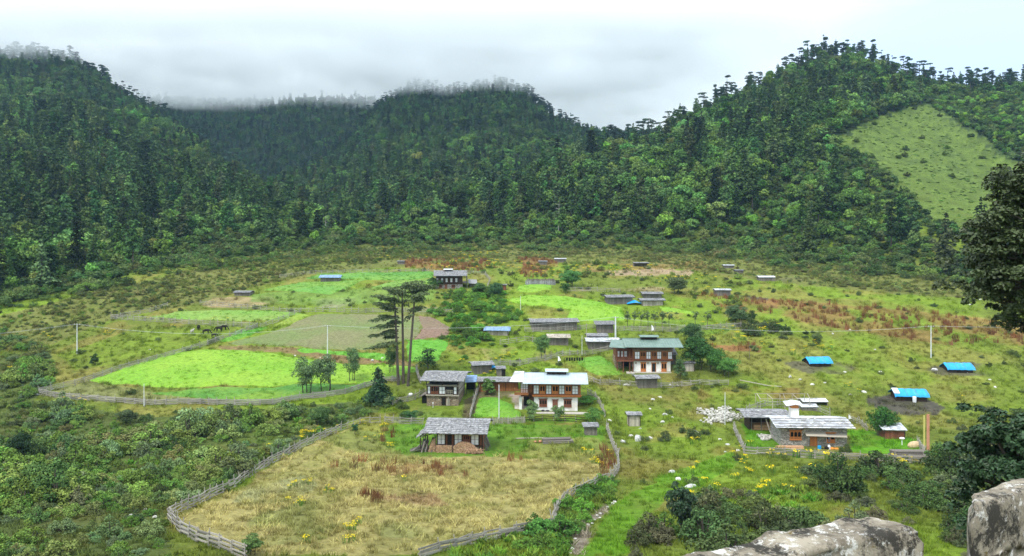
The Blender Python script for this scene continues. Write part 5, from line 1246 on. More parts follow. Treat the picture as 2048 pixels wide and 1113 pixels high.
fence([(950,735),(1000,731),(1040,732),(1090,722),(1125,712)], 'rail fence around the dry plot behind the white house', 1.3, 5)
fence([(1125,712),(1170,712),(1215,702),(1240,697)], 'rail fence between the white house and the lower shingle sheds', 1.2, 4)
fence([(1050,664),(1100,665),(1160,660),(1200,655)], 'rail fence before the long grey shed', 1.2, 4)
fence([(1232,662),(1280,663),(1340,664),(1400,662),(1440,658),(1482,655)], 'rail fence below the row of thin saplings', 1.3, 5)
fence([(1135,583),(1180,583),(1240,586)], 'thin fence above the two plank sheds', 1.2, 3)
fence([(560,556),(620,548),(700,546),(800,545),(868,546)], 'thin fence along the top of the uppermost fields', 1.1, 3)
fence([(935,548),(970,550),(980,562),(975,575)], 'thin fence around the yard right of the dark farmhouse', 1.1, 3)
fence([(1000,690),(1050,682),(1095,688)], 'short fence left of the bark-roofed shed', 1.2, 3)
fence([(1467,858),(1472,872),(1482,892),(1489,908)], 'crooked stake fence at the left end of the stone house yard', 1.3, 5, messy=2, step=1.0)
fence([(1489,908),(1540,911),(1600,915),(1660,920),(1720,924),(1790,927),(1850,929)], 'dark rail fence along the front of the stone house yard', 1.25, 5, thick=.12)
fence([(1480,838),(1500,822),(1530,813),(1580,816),(1640,824),(1660,832)], 'rail fence behind the open timber shed and stone house', 1.2, 4)
fence([(1850,929),(1846,905),(1835,890)], 'short stake fence at the right end of the stone house yard', 1.2, 4, messy=2, step=.9)
fence([(1700,842),(1720,850),(1735,862)], 'stub of fence left of the bamboo clump', 1.0, 3, messy=2, step=1.2)

# ------------------------------------------------------------------ poles and wires
TOP = {}
def pole(px, yb, yt, lab, key=None, arm=True, r=.11, mat='pole_grey'):
    p = ground(px, yb); h = (yb - yt) * p.y / F; o = empty('utility_pole', p); tag(o, lab, 'pole', 'power poles across the valley')
    m = MB(); m.tube([(0, 0, -1), (0, 0, h * .5), (0, 0, h)], [r * 1.2, r, r * .75], 8); m.build('mast', mat, o)
    if arm:
        m = MB(); m.bar((-.7, 0, h - .25), (.7, 0, h - .25), .09); m.build('crossarm', 'wood_grey', o)
        for k in (-.6, .6): m = MB(); m.tube([(k, 0, h - .2), (k, 0, h - .05), (k, 0, h)], [.04, .06, .03], 6); m.build('insulator', 'panel_white', o)
    if key: TOP[key] = p + Vector((0, 0, h - .05))
pole(154, 708, 648, 'slim grey power pole at the left end of the cattle pasture', 'a')
pole(655, 716, 651, 'pale power pole standing in the ploughed field', 'b')
pole(1231, 676, 634, 'thick paired power pole behind the shingle sheds left of the green roof', 'c', r=.2)
pole(1862, 716, 652, 'slim white power pole in the right-hand meadow', 'd')
pole(288, 814, 768, 'short white pole beside the dark lower fence of the big lime field', arm=False, r=.07)
pole(998, 838, 770, 'grey pole in the garden plot between the two central houses', arm=False, r=.09)
pole(1164, 712, 672, 'thin pale pole left of the lower shingle sheds', arm=False, r=.06)
pole(1450, 850, 785, 'thin white pole standing in the white stone heap', arm=False, r=.07)
pole(1173, 690, 655, 'thin leaning pole behind the two shingle sheds', arm=False, r=.06, mat='wood_pale')
pole(1041, 622, 592, 'faint thin pole at the left tip of the lime field, upper centre', arm=False, r=.06)
pole(1499, 720, 688, 'thin dark pole on the slope above the fallen beam', arm=False, r=.05, mat='wood_grey')
def wire(a, b, off, sag, lab):
    A, B = Vector(a), Vector(b); pts = []
    for i in range(25): t = i / 24; q = A.lerp(B, t) + Vector((off, 0, -4 * sag * t * (1 - t))); pts.append(q - A)
    m = MB(); m.tube(pts, .014, 4); o = link('power_line', m.mesh('power_line', 'wire'), None, A); tag(o, lab, 'cable', 'power lines')
L0 = Vector((-175, 178, TOP['a'].z - 3)); R0 = Vector((178, 200, TOP['d'].z))
for k, w_ in ((-.6, 'left'), (.6, 'right')):
    wire(L0, TOP['a'], k, 1.5, 'power line running off the left edge of the valley, %s strand' % w_); wire(TOP['a'], TOP['b'], k, 2.2, 'power line between the left pasture pole and the ploughed field pole, %s strand' % w_)
    wire(TOP['b'], TOP['c'], k, 1.6, 'power line passing behind the tall pine towards the village, %s strand' % w_); wire(TOP['c'], TOP['d'], k, 2.4, 'power line over the right-hand meadow, %s strand' % w_); wire(TOP['d'], R0, k, .8, 'power line running off the right edge of the valley, %s strand' % w_)

# prayer flags: white flag on a short mast, one on each main roof
def flag(px, yb, yt, Y, lab):
    z = (YH - yb) / F * Y; h = (yb - yt) * Y / F; o = empty('roof_flag', ((px - CX) / F * Y, Y, z)); tag(o, lab, 'flag', 'white prayer flags over the roofs')
    m = MB(); m.bar((0, 0, -.3), (0, 0, h), .05); m.build('flagstaff', 'wood_pale', o); m = MB()
    m.prism([(0.02, h), (.35, h - .35), (.55, h - .8), (.60, h * .2), (.02, h * .12)], -.02, .02); m.build('cloth', 'cloth_white', o)
flag(894, 744, 734, 190, 'small white flag behind the roof of the old timber farmhouse')
flag(1116, 724, 712, 169, 'small white flag above the pale blue roof')
flag(1303, 663, 650, 193, 'small white flag above the dark green roof')
flag(1697, 840, 829, 138, 'small white flag at the right end of the stone house roof')
m = MB(); m.bar((0, 0, -.2), (0, 0, .8), .07); m.ball((0, 0, .95), .15); o_ = loose('white_marker', m, 'cloth_white', 866, 816, 0, 'small white marker post before the old timber farmhouse', 'post')
m = MB(); m.box(-.35, .35, -.3, .3, -.2, .45); m.slab((-.45, -.4, .45), (.45, -.4, .45), (.3, 0, .7), (-.3, 0, .7), .04); loose('beehive_box', m, 'panel_white', 821, 793, .2, 'small white box on the grass left of the old timber farmhouse', 'box')
m = MB()
for k in range(7): m.box(-2.0 + .6 * k, -1.55 + .6 * k, -.02, .02, .75 - .1 * (k % 2), 1.45)
m.bar((-2.3, 0, 1.5), (2.3, 0, 1.5), .03); m.bar((-2.3, 0, -.2), (-2.3, 0, 1.5), .07); m.bar((2.3, 0, -.2), (2.3, 0, 1.5), .07); loose('clothes_line', m, 'dark', 1149, 728, 0, 'dark washing on a line above the white house roof', 'washing')
m = MB(); m.ball((0, 0, .3), .9, (1.3, .9, .8), 12, 8); o_ = loose('straw_heap', m, 'straw', 1830, 895, .3, 'straw coloured heap inside the right corner of the stone house yard', 'straw')
o_.scale = (1.2, 1, 1)

# ------------------------------------------------------------------ cattle
def cow(px, py, face, lab, mat='cattle_dark', s=1.0, graze=True):
    """one skinned body: trunk, four jointed legs, neck and head"""
    J = [(0, 0, 1.05), (.55, 0, 1.08), (-.55, 0, 1.08), (.85, 0, 1.15)]; Rr = [.36, .34, .33, .22]
    E = [(0, 1), (0, 2), (1, 3)]
    def add(p, r, par): J.append(p); Rr.append(r); E.append((par, len(J) - 1)); return len(J) - 1
    n = add((1.15, 0, .80 if graze else 1.35), .14, 3); n = add((1.38, 0, .40 if graze else 1.45), .13, n); n = add((1.55, 0, .16 if graze else 1.30), .08, n)
    for sg in (-1, 1):
        k = add((.55, sg * .18, .80), .15, 1); k = add((.56, sg * .19, .45), .075, k); k = add((.55, sg * .19, .05), .06, k)
        k = add((-.58, sg * .18, .80), .18, 2); k = add((-.72, sg * .19, .48), .085, k); k = add((-.62, sg * .19, .05), .06, k)
    t = add((-.85, 0, 1.10), .05, 2); t = add((-.93, 0, .55), .03, t)
    me = bpy.data.meshes.new('cow'); me.from_pydata(J, E, []); o = link('cow', me, None, ground(px, py)); me.materials.append(MATS[mat])
    md = o.modifiers.new('skin', 'SKIN')
    for v, r in zip(me.skin_vertices[0].data, Rr): v.radius = (r, r)
    me.skin_vertices[0].data[0].use_root = True; o.modifiers.new('sub', 'SUBSURF').levels = 1; o.modifiers['sub'].render_levels = 1
    o.rotation_euler = (0, 0, face); o.scale = (s, s, s); tag(o, lab, 'cow', 'cattle grazing in the left pasture')
    h = MB(); hx, hz = (1.36, .55) if graze else (1.36, 1.55)
    for sg in (-1, 1): h.tube([(hx, sg * .08, hz), (hx, sg * .24, hz + .08), (hx + .05, sg * .27, hz + .24)], [.035, .028, .01], 5)
    h.build('horns', 'wood_pale', o)
for a in [(397, 661, R(100), 'black cow at the upper left of the grazing group'), (384, 667, R(80), 'pale calf standing left of the dark cattle', 'cattle_pale', .75, False), (412, 669, R(10), 'black cow grazing in the middle of the pasture group'), (438, 664, R(170), 'black cow side on, upper right of the grazing group'),
          (447, 661, R(0), 'dark cow behind the upper right one'), (428, 675, R(40), 'small black calf close to the diagonal fence', 'cattle_dark', .75)]: cow(*a)

# ------------------------------------------------------------------ particular trees
def tree_at(px, py, p, name, lab, col, s=(1, 1, 1), cat='tree', group=None, r=.8, names=('trunk', 'crown'), rz=None):
    g = ground(px, py); o = empty(name, g, rnd.random() * 6.28 if rz is None else rz); tag(o, lab, cat, group); o.scale = s
    if p.trunk: link(names[0], p.trunk, o)
    c = link(names[1], p.crown, o); c.color = (*col, 1); occ(g, r); return o
def tall_pine():
    g = ground(806, 770); s = g.y / F; X = lambda p: (p - 806) * s; H = lambda p: (770 - p) * s
    o = empty('tall_pine', g); tag(o, 'very tall old pine with three bare trunks and flat ragged crown standing among the fields', 'tree')
    r = rs_(301)
    for a, b, y, top in ((797, 788, 0, 590), (806, 803, .8, 575), (816, 832, -.6, 568)):
        m = MB(); m.tube([(X(a), y, -1), (X(a * .6 + b * .4), y, H(690)), (X(a * .3 + b * .7), y, H(630)), (X(b), y, H(top))], [.36, .28, .24, .10], 8); m.build('trunk', 'bark', o)
    W = MB(); BL = []
    def limb(x0, y0, x1, y1, rx=1.35, rz=.42, n=7):
        ya, yb = r.normal() * .6, r.normal() * 1.6; W.tube([(X(x0), ya, H(y0)), (X((x0 + x1) / 2), (ya + yb) / 2, H((y0 + y1) / 2) + .3), (X(x1), yb, H(y1))], [.13, .09, .04], 5)
        for k in range(n): t = .45 + .65 * k / max(1, n - 1); BL.append((X(x0 + (x1 - x0) * t) + r.normal() * .3, ya + (yb - ya) * t + r.normal() * .5, H(y0 + (y1 - y0) * t) + r.normal() * .12, rx * (.7 + .4 * r.rand()), rx * (.7 + .4 * r.rand()), rz * (.7 + .6 * r.rand())))
    for a in [(798, 606, 762, 592), (798, 600, 775, 584), (800, 592, 790, 578), (800, 585, 815, 572), (797, 632, 752, 641), (797, 640, 768, 634), (797, 626, 770, 618), (797, 655, 760, 655), (797, 668, 748, 672), (797, 660, 775, 668), (797, 690, 745, 697), (797, 686, 768, 688), (797, 618, 764, 608),
              (818, 628, 834, 618), (800, 612, 785, 600), (797, 645, 780, 650), (806, 600, 798, 588), (797, 676, 772, 679)]: limb(*a)
    for a in [(822, 600, 838, 576), (822, 596, 852, 572), (824, 590, 862, 576), (824, 588, 836, 566), (822, 586, 822, 570), (822, 606, 840, 598), (822, 596, 846, 586)]: limb(*a, 1.7, .45, 5)
    for a in [(818, 640, 826, 632), (797, 700, 790, 696), (806, 645, 812, 640), (806, 610, 812, 600), (818, 615, 815, 606)]: limb(*a, .8, .4, 2)
    W.build('limbs', 'bark', o); V, Q = leaves(BL, 24000, .15, 1, .5, .5, r); c = link('crown', npmesh('pine_crown', V, Q, ['leaf']), o); c.color = (.10, .135, .06, 1); occ(g, 2.2)
tall_pine()
WIL = [broadleaf('willow%d' % i, 5.2, 2.0, rs_(320 + i), 5000, .085, .16, 34, 'leaf', 3) for i in range(3)]
tree_at(612, 790, WIL[0], 'small_tree', 'left of the pair of round grey-green small trees in the big lime field', (.12, .19, .08), (1.5, 1.4, 1.55), rz=.4)
tree_at(650, 785, WIL[1], 'small_tree', 'right of the pair of round grey-green small trees in the big lime field', (.115, .18, .08), (1.45, 1.4, 1.6), rz=.9)
tree_at(705, 765, WIL[2], 'small_tree', 'slender small tree standing alone in the lime field, left of the dark fir', (.12, .20, .08), (1.15, 1, 1.5), rz=2)
FIR = conifer('yard_fir', 7.5, 2.9, .12, rs_(340), 4200, .20); SFIR = conifer('small_cedar', 4.6, 2.2, .25, rs_(341), 900, .16, .9, .1)
tree_at(757, 808, FIR, 'fir_tree', 'dark bushy fir left of the three bare pine trunks', (.035, .075, .035))
tree_at(856, 738, SFIR, 'small_cedar', 'small sparse layered cedar right of the small bright green plot', (.04, .085, .035), (1.1, 1.1, 1.0))
tree_at(783, 748, WIL[0], 'small_tree', 'thin young tree just left of the three bare pine trunks', (.075, .14, .05), (.8, .8, 1.3), rz=1)
BUS = [broadleaf('yard_bush%d' % i, 3.4, 1.5, rs_(360 + i), 3200, .085, .06, 20, 'leaf', 2) for i in range(3)]
BIG = [broadleaf('yard_tree%d' % i, 6.5, 3.2, rs_(370 + i), 7000, .13, .10, 34, 'leaf', 2) for i in range(3)]
for a in [(1064, 843, BUS[0], 'bush', 'pale green feathery bush at the left front corner of the white house', (.14, .22, .08), (1, 1, 1.15)), (1116, 843, BUS[1], 'bush', 'pale green bush directly before the right window of the white house', (.14, .22, .08), (.95, 1, 1.05)),
          (1188, 848, BUS[2], 'bush', 'dense bush at the right front corner of the white house terrace', (.09, .19, .04), (1.5, 1.2, 1.0)), (979, 790, BUS[0], 'bush', 'round bright bush between the low brown shed and the white house balcony', (.11, .20, .05), (1.3, 1.2, 1.0)),
          (822, 842, BUS[1], 'bush', 'dark green bush at the left end of the cottage roof', (.05, .12, .04), (1.2, 1.1, .7)), (1172, 808, BUS[2], 'bush', 'low bush right of the white house', (.10, .24, .04), (1.6, 1.3, .55)), (710, 868, BUS[1], 'bush', 'small dark upright bush on the upper left of the hay meadow', (.05, .12, .05), (.5, .5, .65)),
          (500, 1112, BUS[0], 'bush', 'low bush at the bottom of the hay meadow', (.10, .17, .05), (.8, .8, .5)),
          (1392, 738, BIG[0], 'yard_tree', 'large dark leafy tree close to the right side of the green-roofed house', (.045, .11, .03), (1.25, 1.2, 1.15)), (1425, 742, BIG[1], 'yard_tree', 'mid green leafy tree second to the right of the green-roofed house', (.065, .16, .035), (1.0, 1, .85)),
          (1455, 752, BIG[2], 'yard_tree', 'light green rounded tree at the right end of the row beside the green-roofed house', (.10, .23, .05), (.85, .8, .75)), (1362, 758, BUS[0], 'bush', 'grey-green bush before the lattice hut', (.09, .15, .06), (1.4, 1.2, 1.3)),
          (1385, 690, BIG[1], 'yard_tree', 'grey-green tree directly behind the right end of the green roof', (.07, .13, .045), (1.0, 1, .9)), (1140, 574, BIG[2], 'yard_tree', 'bright green round tree at the top of the village beside the plank stack', (.085, .21, .055), (1.3, 1.2, 1.0)),
          (1131, 586, BUS[1], 'bush', 'dark bush just below the bright green round tree', (.05, .11, .03), (1.3, 1.2, 1.1)), (870, 577, BUS[2], 'bush', 'dark bush at the left corner of the distant dark farmhouse', (.05, .11, .03), (1.8, 1.5, 1.2)),
          (992, 597, BIG[0], 'yard_tree', 'grey-green round tree right of the distant dark farmhouse', (.055, .12, .05), (.85, .8, .75)), (960, 590, BIG[1], 'yard_tree', 'olive tree just below the distant dark farmhouse', (.07, .13, .04), (.9, .8, .6)),
          (1085, 718, WIL[1], 'small_tree', 'thin feathery tree in the dry plot behind the white house', (.10, .19, .06), (1.1, 1, 1.15)), (1355, 588, BIG[2], 'yard_tree', 'grey-brown tree above and right of the stepped pair of sheds', (.09, .12, .05), (1.2, 1.1, .95)),
          (1472, 648, BIG[0], 'yard_tree', 'grey-green bushy tree right of the thin saplings', (.08, .13, .055), (1.2, 1.0, .8)), (40, 922, BIG[1], 'yard_tree', 'dark rounded little tree alone at the left edge above the thicket', (.025, .05, .022), (.65, .65, .7)),
          (372, 862, BUS[1], 'bush', 'small dark upright bush on the slope at left', (.035, .06, .03), (.6, .6, .8)), (255, 850, BIG[2], 'yard_tree', 'dark grey-green rounded bush below the short white pole', (.07, .10, .045), (.6, .6, .5)), (187, 732, BUS[0], 'bush', 'lone dark bush at the lower end of the cattle pasture', (.045, .085, .03), (.8, .8, .8)),
          (640, 852, BIG[0], 'yard_tree', 'rounded dark green bush above the hay meadow fence', (.07, .13, .04), (.75, .7, .55)), (1885, 185, None, '', '', None)]:
    if a[2] is None: continue
    tree_at(a[0], a[1], a[2], a[3], a[4], a[5], a[6], 'tree' if 'tree' in a[3] else 'bush')
def saplings():
    P = [broadleaf('sapling%d' % i, 4.6, 1.15, rs_(390 + i), 420, .13, .38, 12, 'leaf', 1, 'bark') for i in range(2)]; names = ['first', 'second', 'third', 'fourth', 'fifth', 'sixth', 'seventh', 'eighth', 'ninth']
    for i, x in enumerate((1255, 1268, 1282, 1296, 1310, 1324, 1338, 1390, 1415)): tree_at(x, 655, P[i % 2], 'sapling', '%s from the left of the thin saplings in a row above the green-roofed house' % names[i], (.12, .17, .07), (1, 1, 1), 'tree', 'thin saplings in a row')
saplings()
def bamboo():
    g = ground(1765, 872); o = empty('bamboo_clump', g); tag(o, 'dense fan-shaped dark green bamboo clump right of the stone house', 'bamboo'); r = rs_(410); m = MB(); V = []
    BL = []
    for k in range(70):
        a = r.rand() * 6.28; q = r.rand() ** .6; x0, y0 = math.cos(a) * q * .9, math.sin(a) * q * .7; h = 5.0 * (.6 + .4 * r.rand()) * (1 - .25 * q); x1, y1 = x0 * 3.4, y0 * 3; m.tube([(x0, y0, -.3), ((x0 + x1) / 2 * .8, (y0 + y1) / 2 * .8, h * .55), (x1, y1, h)], [.035, .03, .012], 4)
        for t in (.38, .55, .7, .85, 1.0): BL.append((x0 + (x1 - x0) * t ** 1.4, y0 + (y1 - y0) * t ** 1.4, h * t, .36, .36, .5))
    m.build('canes', 'wood_grey', o); V, Q = leaves(BL, 9000, .13, .7, .3, -.1, r); c = link('leaves', npmesh('bamboo_leaves', V, Q, ['leaf']), o); c.color = (.055, .15, .035, 1); occ(g, 3)
bamboo()
tree_at(1365, 1075, broadleaf('dark_tree', 5.6, 1.5, rs_(420), 5200, .10, .16, 26, 'leaf_gloss', 1, 'bark', 1.3), 'dark_tree', 'upright very dark glossy small tree on the bank left of the near parapet', (.024, .055, .022), (.95, .95, 1.12), rz=.3)
def near_tree(px, py_c, Y, rad, hh, lab, seed, col, n, leaf, mat='leaf_gloss', stretch=1.0, nb=40, dense=.38):
    cx = (px - CX) / F * Y; cz = (YH - py_c) / F * Y; gz = float(Z(cx, Y)); o = empty('foreground_tree', (cx, Y, gz)); tag(o, lab, 'tree'); r = rs_(seed); H = cz - gz; m = MB(); BL = []
    m.tube([(0, 0, -1), (.2, .1, H * .5), (.1, 0, H), (0, 0, H + hh * .7)], [rad * .16, rad * .12, rad * .08, .04], 8)
    for k in range(nb):
        d = r.normal(size=3); d /= np.linalg.norm(d); q = .35 + .65 * r.rand() ** .6; c = (d[0] * rad * q, d[1] * rad * q, H + d[2] * hh * q); s_ = rad * (.12 + .16 * r.rand()); BL.append((*c, s_, s_, s_ * .6))
        m.tube([(0, 0, H + d[2] * hh * q * .4 - rad * .15), (c[0] * .6, c[1] * .6, c[2] - s_ * .5), c], [.07, .04, .015], 5)
        for e_ in range(2): BL.append((c[0] + r.normal() * s_, c[1] + r.normal() * s_, c[2] + r.normal() * s_ * .6, s_ * .5, s_ * .5, s_ * .4))
    m.build('trunk', 'bark', o); V, Q = leaves(BL, n, leaf, .8, .4, .5, r); c = link('crown', npmesh('near_crown', V, Q, [mat]), o); c.color = (*col, 1)
near_tree(2090, 505, 34, 2.9, 3.9, 'dark broad-leaved tree reaching in from the right edge of the picture', 431, (.050, .072, .026), 52000, .085, nb=110)
near_tree(2035, 985, 24, 1.75, 2.5, 'dark glossy rhododendron-like bush behind the right parapet block', 432, (.030, .065, .026), 42000, .07, nb=110)

# ------------------------------------------------------------------ the stone parapet of the road, close to the camera
def parapet_mat():
    m, t, b = base_mat('parapet'); tc = N(t, 'ShaderNodeTexCoord')
    def noise(sc, d, ro): n = N(t, 'ShaderNodeTexNoise'); setin(n, {'Scale': sc, 'Detail': d, 'Roughness': ro}); t.links.new(tc.outputs['Object'], n.inputs[0]); return n.outputs[0]
    def ramp(src, a, b_): r = N(t, 'ShaderNodeMapRange'); setin(r, {'From Min': a, 'From Max': b_}); t.links.new(src, r.inputs['Value']); return r.outputs[0]
    def mix(f, a, col): x = N(t, 'ShaderNodeMix', data_type='RGBA'); t.links.new(f, x.inputs[0]); t.links.new(a, x.inputs[6]) if not isinstance(a, tuple) else setattr(x.inputs[6], 'default_value', a); x.inputs[7].default_value = col; return x.outputs[2]
    a = noise(5, 10, .75); base = mix(ramp(a, .40, .60), (.17, .145, .11, 1), (.44, .385, .30, 1))
    c = mix(ramp(noise(11, 10, .8), .54, .58), base, (.74, .72, .68, 1))          # white lichen
    c = mix(ramp(noise(3.6, 10, .8), .50, .56), c, (.05, .045, .038, 1))       # black crust
    c = mix(ramp(noise(6.3, 6, .7), .63, .68), c, (.16, .12, .035, 1))          # moss and rust
    t.links.new(c, b.inputs['Base Color']); b.inputs['Roughness'].default_value = .95
    bp = N(t, 'ShaderNodeBump'); setin(bp, {'Strength': .9, 'Distance': .03}); t.links.new(noise(14, 10, .8), bp.inputs['Height']); t.links.new(bp.outputs[0], b.inputs['Normal'])
parapet_mat()
def block(corners, ztop, zbot, lab, seed):
    """corners: near-left, near-right, far-right, far-left on plan"""
    A = [Vector((x, y)) for x, y in corners]; nu, nv, nw = 70, 26, 34; o0 = sum(A, Vector((0, 0))) / 4; V = []; idx = {}; Fs = []
    def P(u, v, w_):
        q = A[0].lerp(A[1], u).lerp(A[3].lerp(A[2], u), v); return Vector((q.x - o0.x, q.y - o0.y, zbot + (ztop - zbot) * w_))
    def vid(i, j, k):
        key = (i, j, k)
        if key not in idx: idx[key] = len(V); V.append(P(i / nu, j / nv, k / nw))
        return idx[key]
    for i in range(nu):
        for j in range(nv): Fs.append((vid(i, j, nw), vid(i + 1, j, nw), vid(i + 1, j + 1, nw), vid(i, j + 1, nw)))
        for k in range(nw): Fs.append((vid(i, 0, k), vid(i + 1, 0, k), vid(i + 1, 0, k + 1), vid(i, 0, k + 1))); Fs.append((vid(i, nv, k), vid(i, nv, k + 1), vid(i + 1, nv, k + 1), vid(i + 1, nv, k)))
    for j in range(nv):
        for k in range(nw): Fs.append((vid(0, j, k), vid(0, j, k + 1), vid(0, j + 1, k + 1), vid(0, j + 1, k))); Fs.append((vid(nu, j, k), vid(nu, j + 1, k), vid(nu, j + 1, k + 1), vid(nu, j, k + 1)))
    V = np.array([tuple(v) for v in V]); key = np.array(list(idx.keys()))
    # round the arrises, then weather the faces
    c = V.mean(0); top = V[:, 2].max(); L1 = (A[1] - A[0]).length; L2 = (A[3] - A[0]).length
    du = np.minimum(key[:, 0] / nu, 1 - key[:, 0] / nu) * L1; dv = np.minimum(key[:, 1] / nv, 1 - key[:, 1] / nv) * L2; dw = (1 - key[:, 2] / nw) * (ztop - zbot)
    r = .06; e = np.minimum(du, dv)
    V[:, 2] -= np.where((dw < .3), .06 * np.clip(1 - e / r, 0, 1) ** 2, 0)
    inn = np.clip(1 - dw / r, 0, 1) ** 2 * .05 * np.clip(1 - e / .02, 0, 1); hc = V[:, :2].mean(0); dd = V[:, :2] - hc; dd /= np.linalg.norm(dd, axis=1)[:, None] + 1e-6; V[:, :2] -= dd * inn[:, None]
    n = fbm(V[:, 0] * 4 + seed, V[:, 1] * 4 + V[:, 2] * 3.1, 4) - .5; n2 = fbm(V[:, 0] * 16 + seed, V[:, 1] * 16 + V[:, 2] * 13, 3) - .5
    V[:, 2] += np.where(dw < .02, .055 * n + .014 * n2, .0); V[:, :2] += dd * (.07 * n + .018 * n2)[:, None]
    me = npmesh('parapet_block', V, np.array(Fs), ['parapet'], smooth=True); o = link('parapet_block', me, None, (o0.x, o0.y, 0)); tag(o, lab, 'wall', 'blocks of the roadside parapet')
def W(px, py, z): Y = -z * F / (py - YH); return ((px - CX) / F * Y, Y)
zt = -1.70; fl, fr, nr = W(1350, 1104, zt), W(1738, 1023, zt), W(1852, 1052, zt)
nl = (fl[0] + nr[0] - fr[0], fl[1] + nr[1] - fr[1]); block([nl, nr, fr, fl], zt, zt - 1.3, 'long low lichen-stained stone parapet block at the bottom of the picture', 3)
zt = -1.58; a0 = W(1934, 982, zt); a1 = W(1944, 1016, zt); block([a1, (a1[0] + 1.6, a1[1] + .9), (a0[0] + 1.6, a0[1] + .96), a0], zt, zt - 1.5, 'tall grey stone parapet block in the bottom right corner', 9)
# ------------------------------------------------------------------ plants placed
def pick_big(X, Y, z, size, n):
    o = np.argsort(-(size / Y)); m = np.zeros(len(X), bool); m[o[:n]] = True; return m
def zone(px, py, table):
    for poly, words in table:
        if bool(inpoly(np.array([px]), np.array([py]), poly)[0]): return words
    return None
GRASSFLANK = [(1655,290),(1700,262),(1780,228),(1850,208),(1905,235),(1960,275),(2048,335),(2300,420),(2300,600),(2040,480),(1960,455),(1890,455),(1850,430),(1800,375),(1730,320)]
BRUSHFLANK = [(1840,205),(1920,188),(2060,188),(2300,200),(2300,420),(2048,335),(1960,275),(1905,235)]
def forest_base(px):      # lower limit of the forest on the photograph
    return np.interp(px, [-400, 0, 120, 260, 420, 560, 700, 900, 1100, 1300, 1500, 1700, 1900, 2048, 2400], [700, 612, 585, 550, 515, 498, 488, 486, 478, 486, 506, 530, 552, 560, 580])
def tint(base, n, v=.22, hue=.12):
    c = np.array(base)[None] * (1 + v * nrs.normal(size=(n, 1)).clip(-1.8, 1.8)); c = c * (1 + hue * nrs.normal(size=(n, 3)).clip(-2, 2)); return c.clip(.006, 1)
def things(kind, plants, X, Y, z, scl, col, labelf, cat, group, parts, names=('trunk', 'crown')):
    for i in range(len(X)):
        p = plants[int(nrs.randint(len(plants)))]; rz = nrs.rand() * 6.28
        px, py = proj(X[i], Y[i], z[i]); lb = labelf(px, py, Y[i], scl[i], col[i])
        if parts:
            o = empty(kind, (X[i], Y[i], z[i]), rz); o.scale = scl[i]; tag(o, lb, cat, group)
            if p.trunk: link(names[0], p.trunk, o)
            c = link(names[1], p.crown, o); c.color = (*col[i], 1)
        else:
            o = link(kind, p.joined, None, (X[i], Y[i], z[i])); o.rotation_euler = (0, 0, rz); o.scale = scl[i]; o.color = (*col[i], 1); tag(o, lb, cat, group)
HZ = [(70, 'at the far left edge of the forest'), (150, 'above the left tip of the pasture'), (240, 'in the forest left of the bleached trunks'), (340, 'beside the tallest bleached dead trunk'), (440, 'in the forest behind the cattle pasture'), (540, 'behind the back left end of the scrub bench'),
      (640, 'behind the blue-roofed uppermost shed'), (740, 'in the forest left of the tall pine top'), (830, 'directly above the tall three-trunked pine'), (920, 'directly above the distant dark farmhouse'), (1020, 'above the first patch of rusty weeds'), (1120, 'where the middle mountain meets the scrub'),
      (1220, 'at the mouth of the side valley'), (1310, 'on the slope above the dry clearing'), (1400, 'above the uppermost plank sheds'), (1500, 'above the two tiny upper right shelters'), (1580, 'above the low bluish tin shelter'), (1660, 'at the lower left of the open grass flank'),
      (1740, 'directly below the open grass flank'), (1830, 'below the middle of the open grass flank'), (1910, 'left of the dark foreground tree'), (9999, 'behind the dark foreground tree')]
def where_hill(px, py):
    for a, t in HZ:
        if px < a: return t
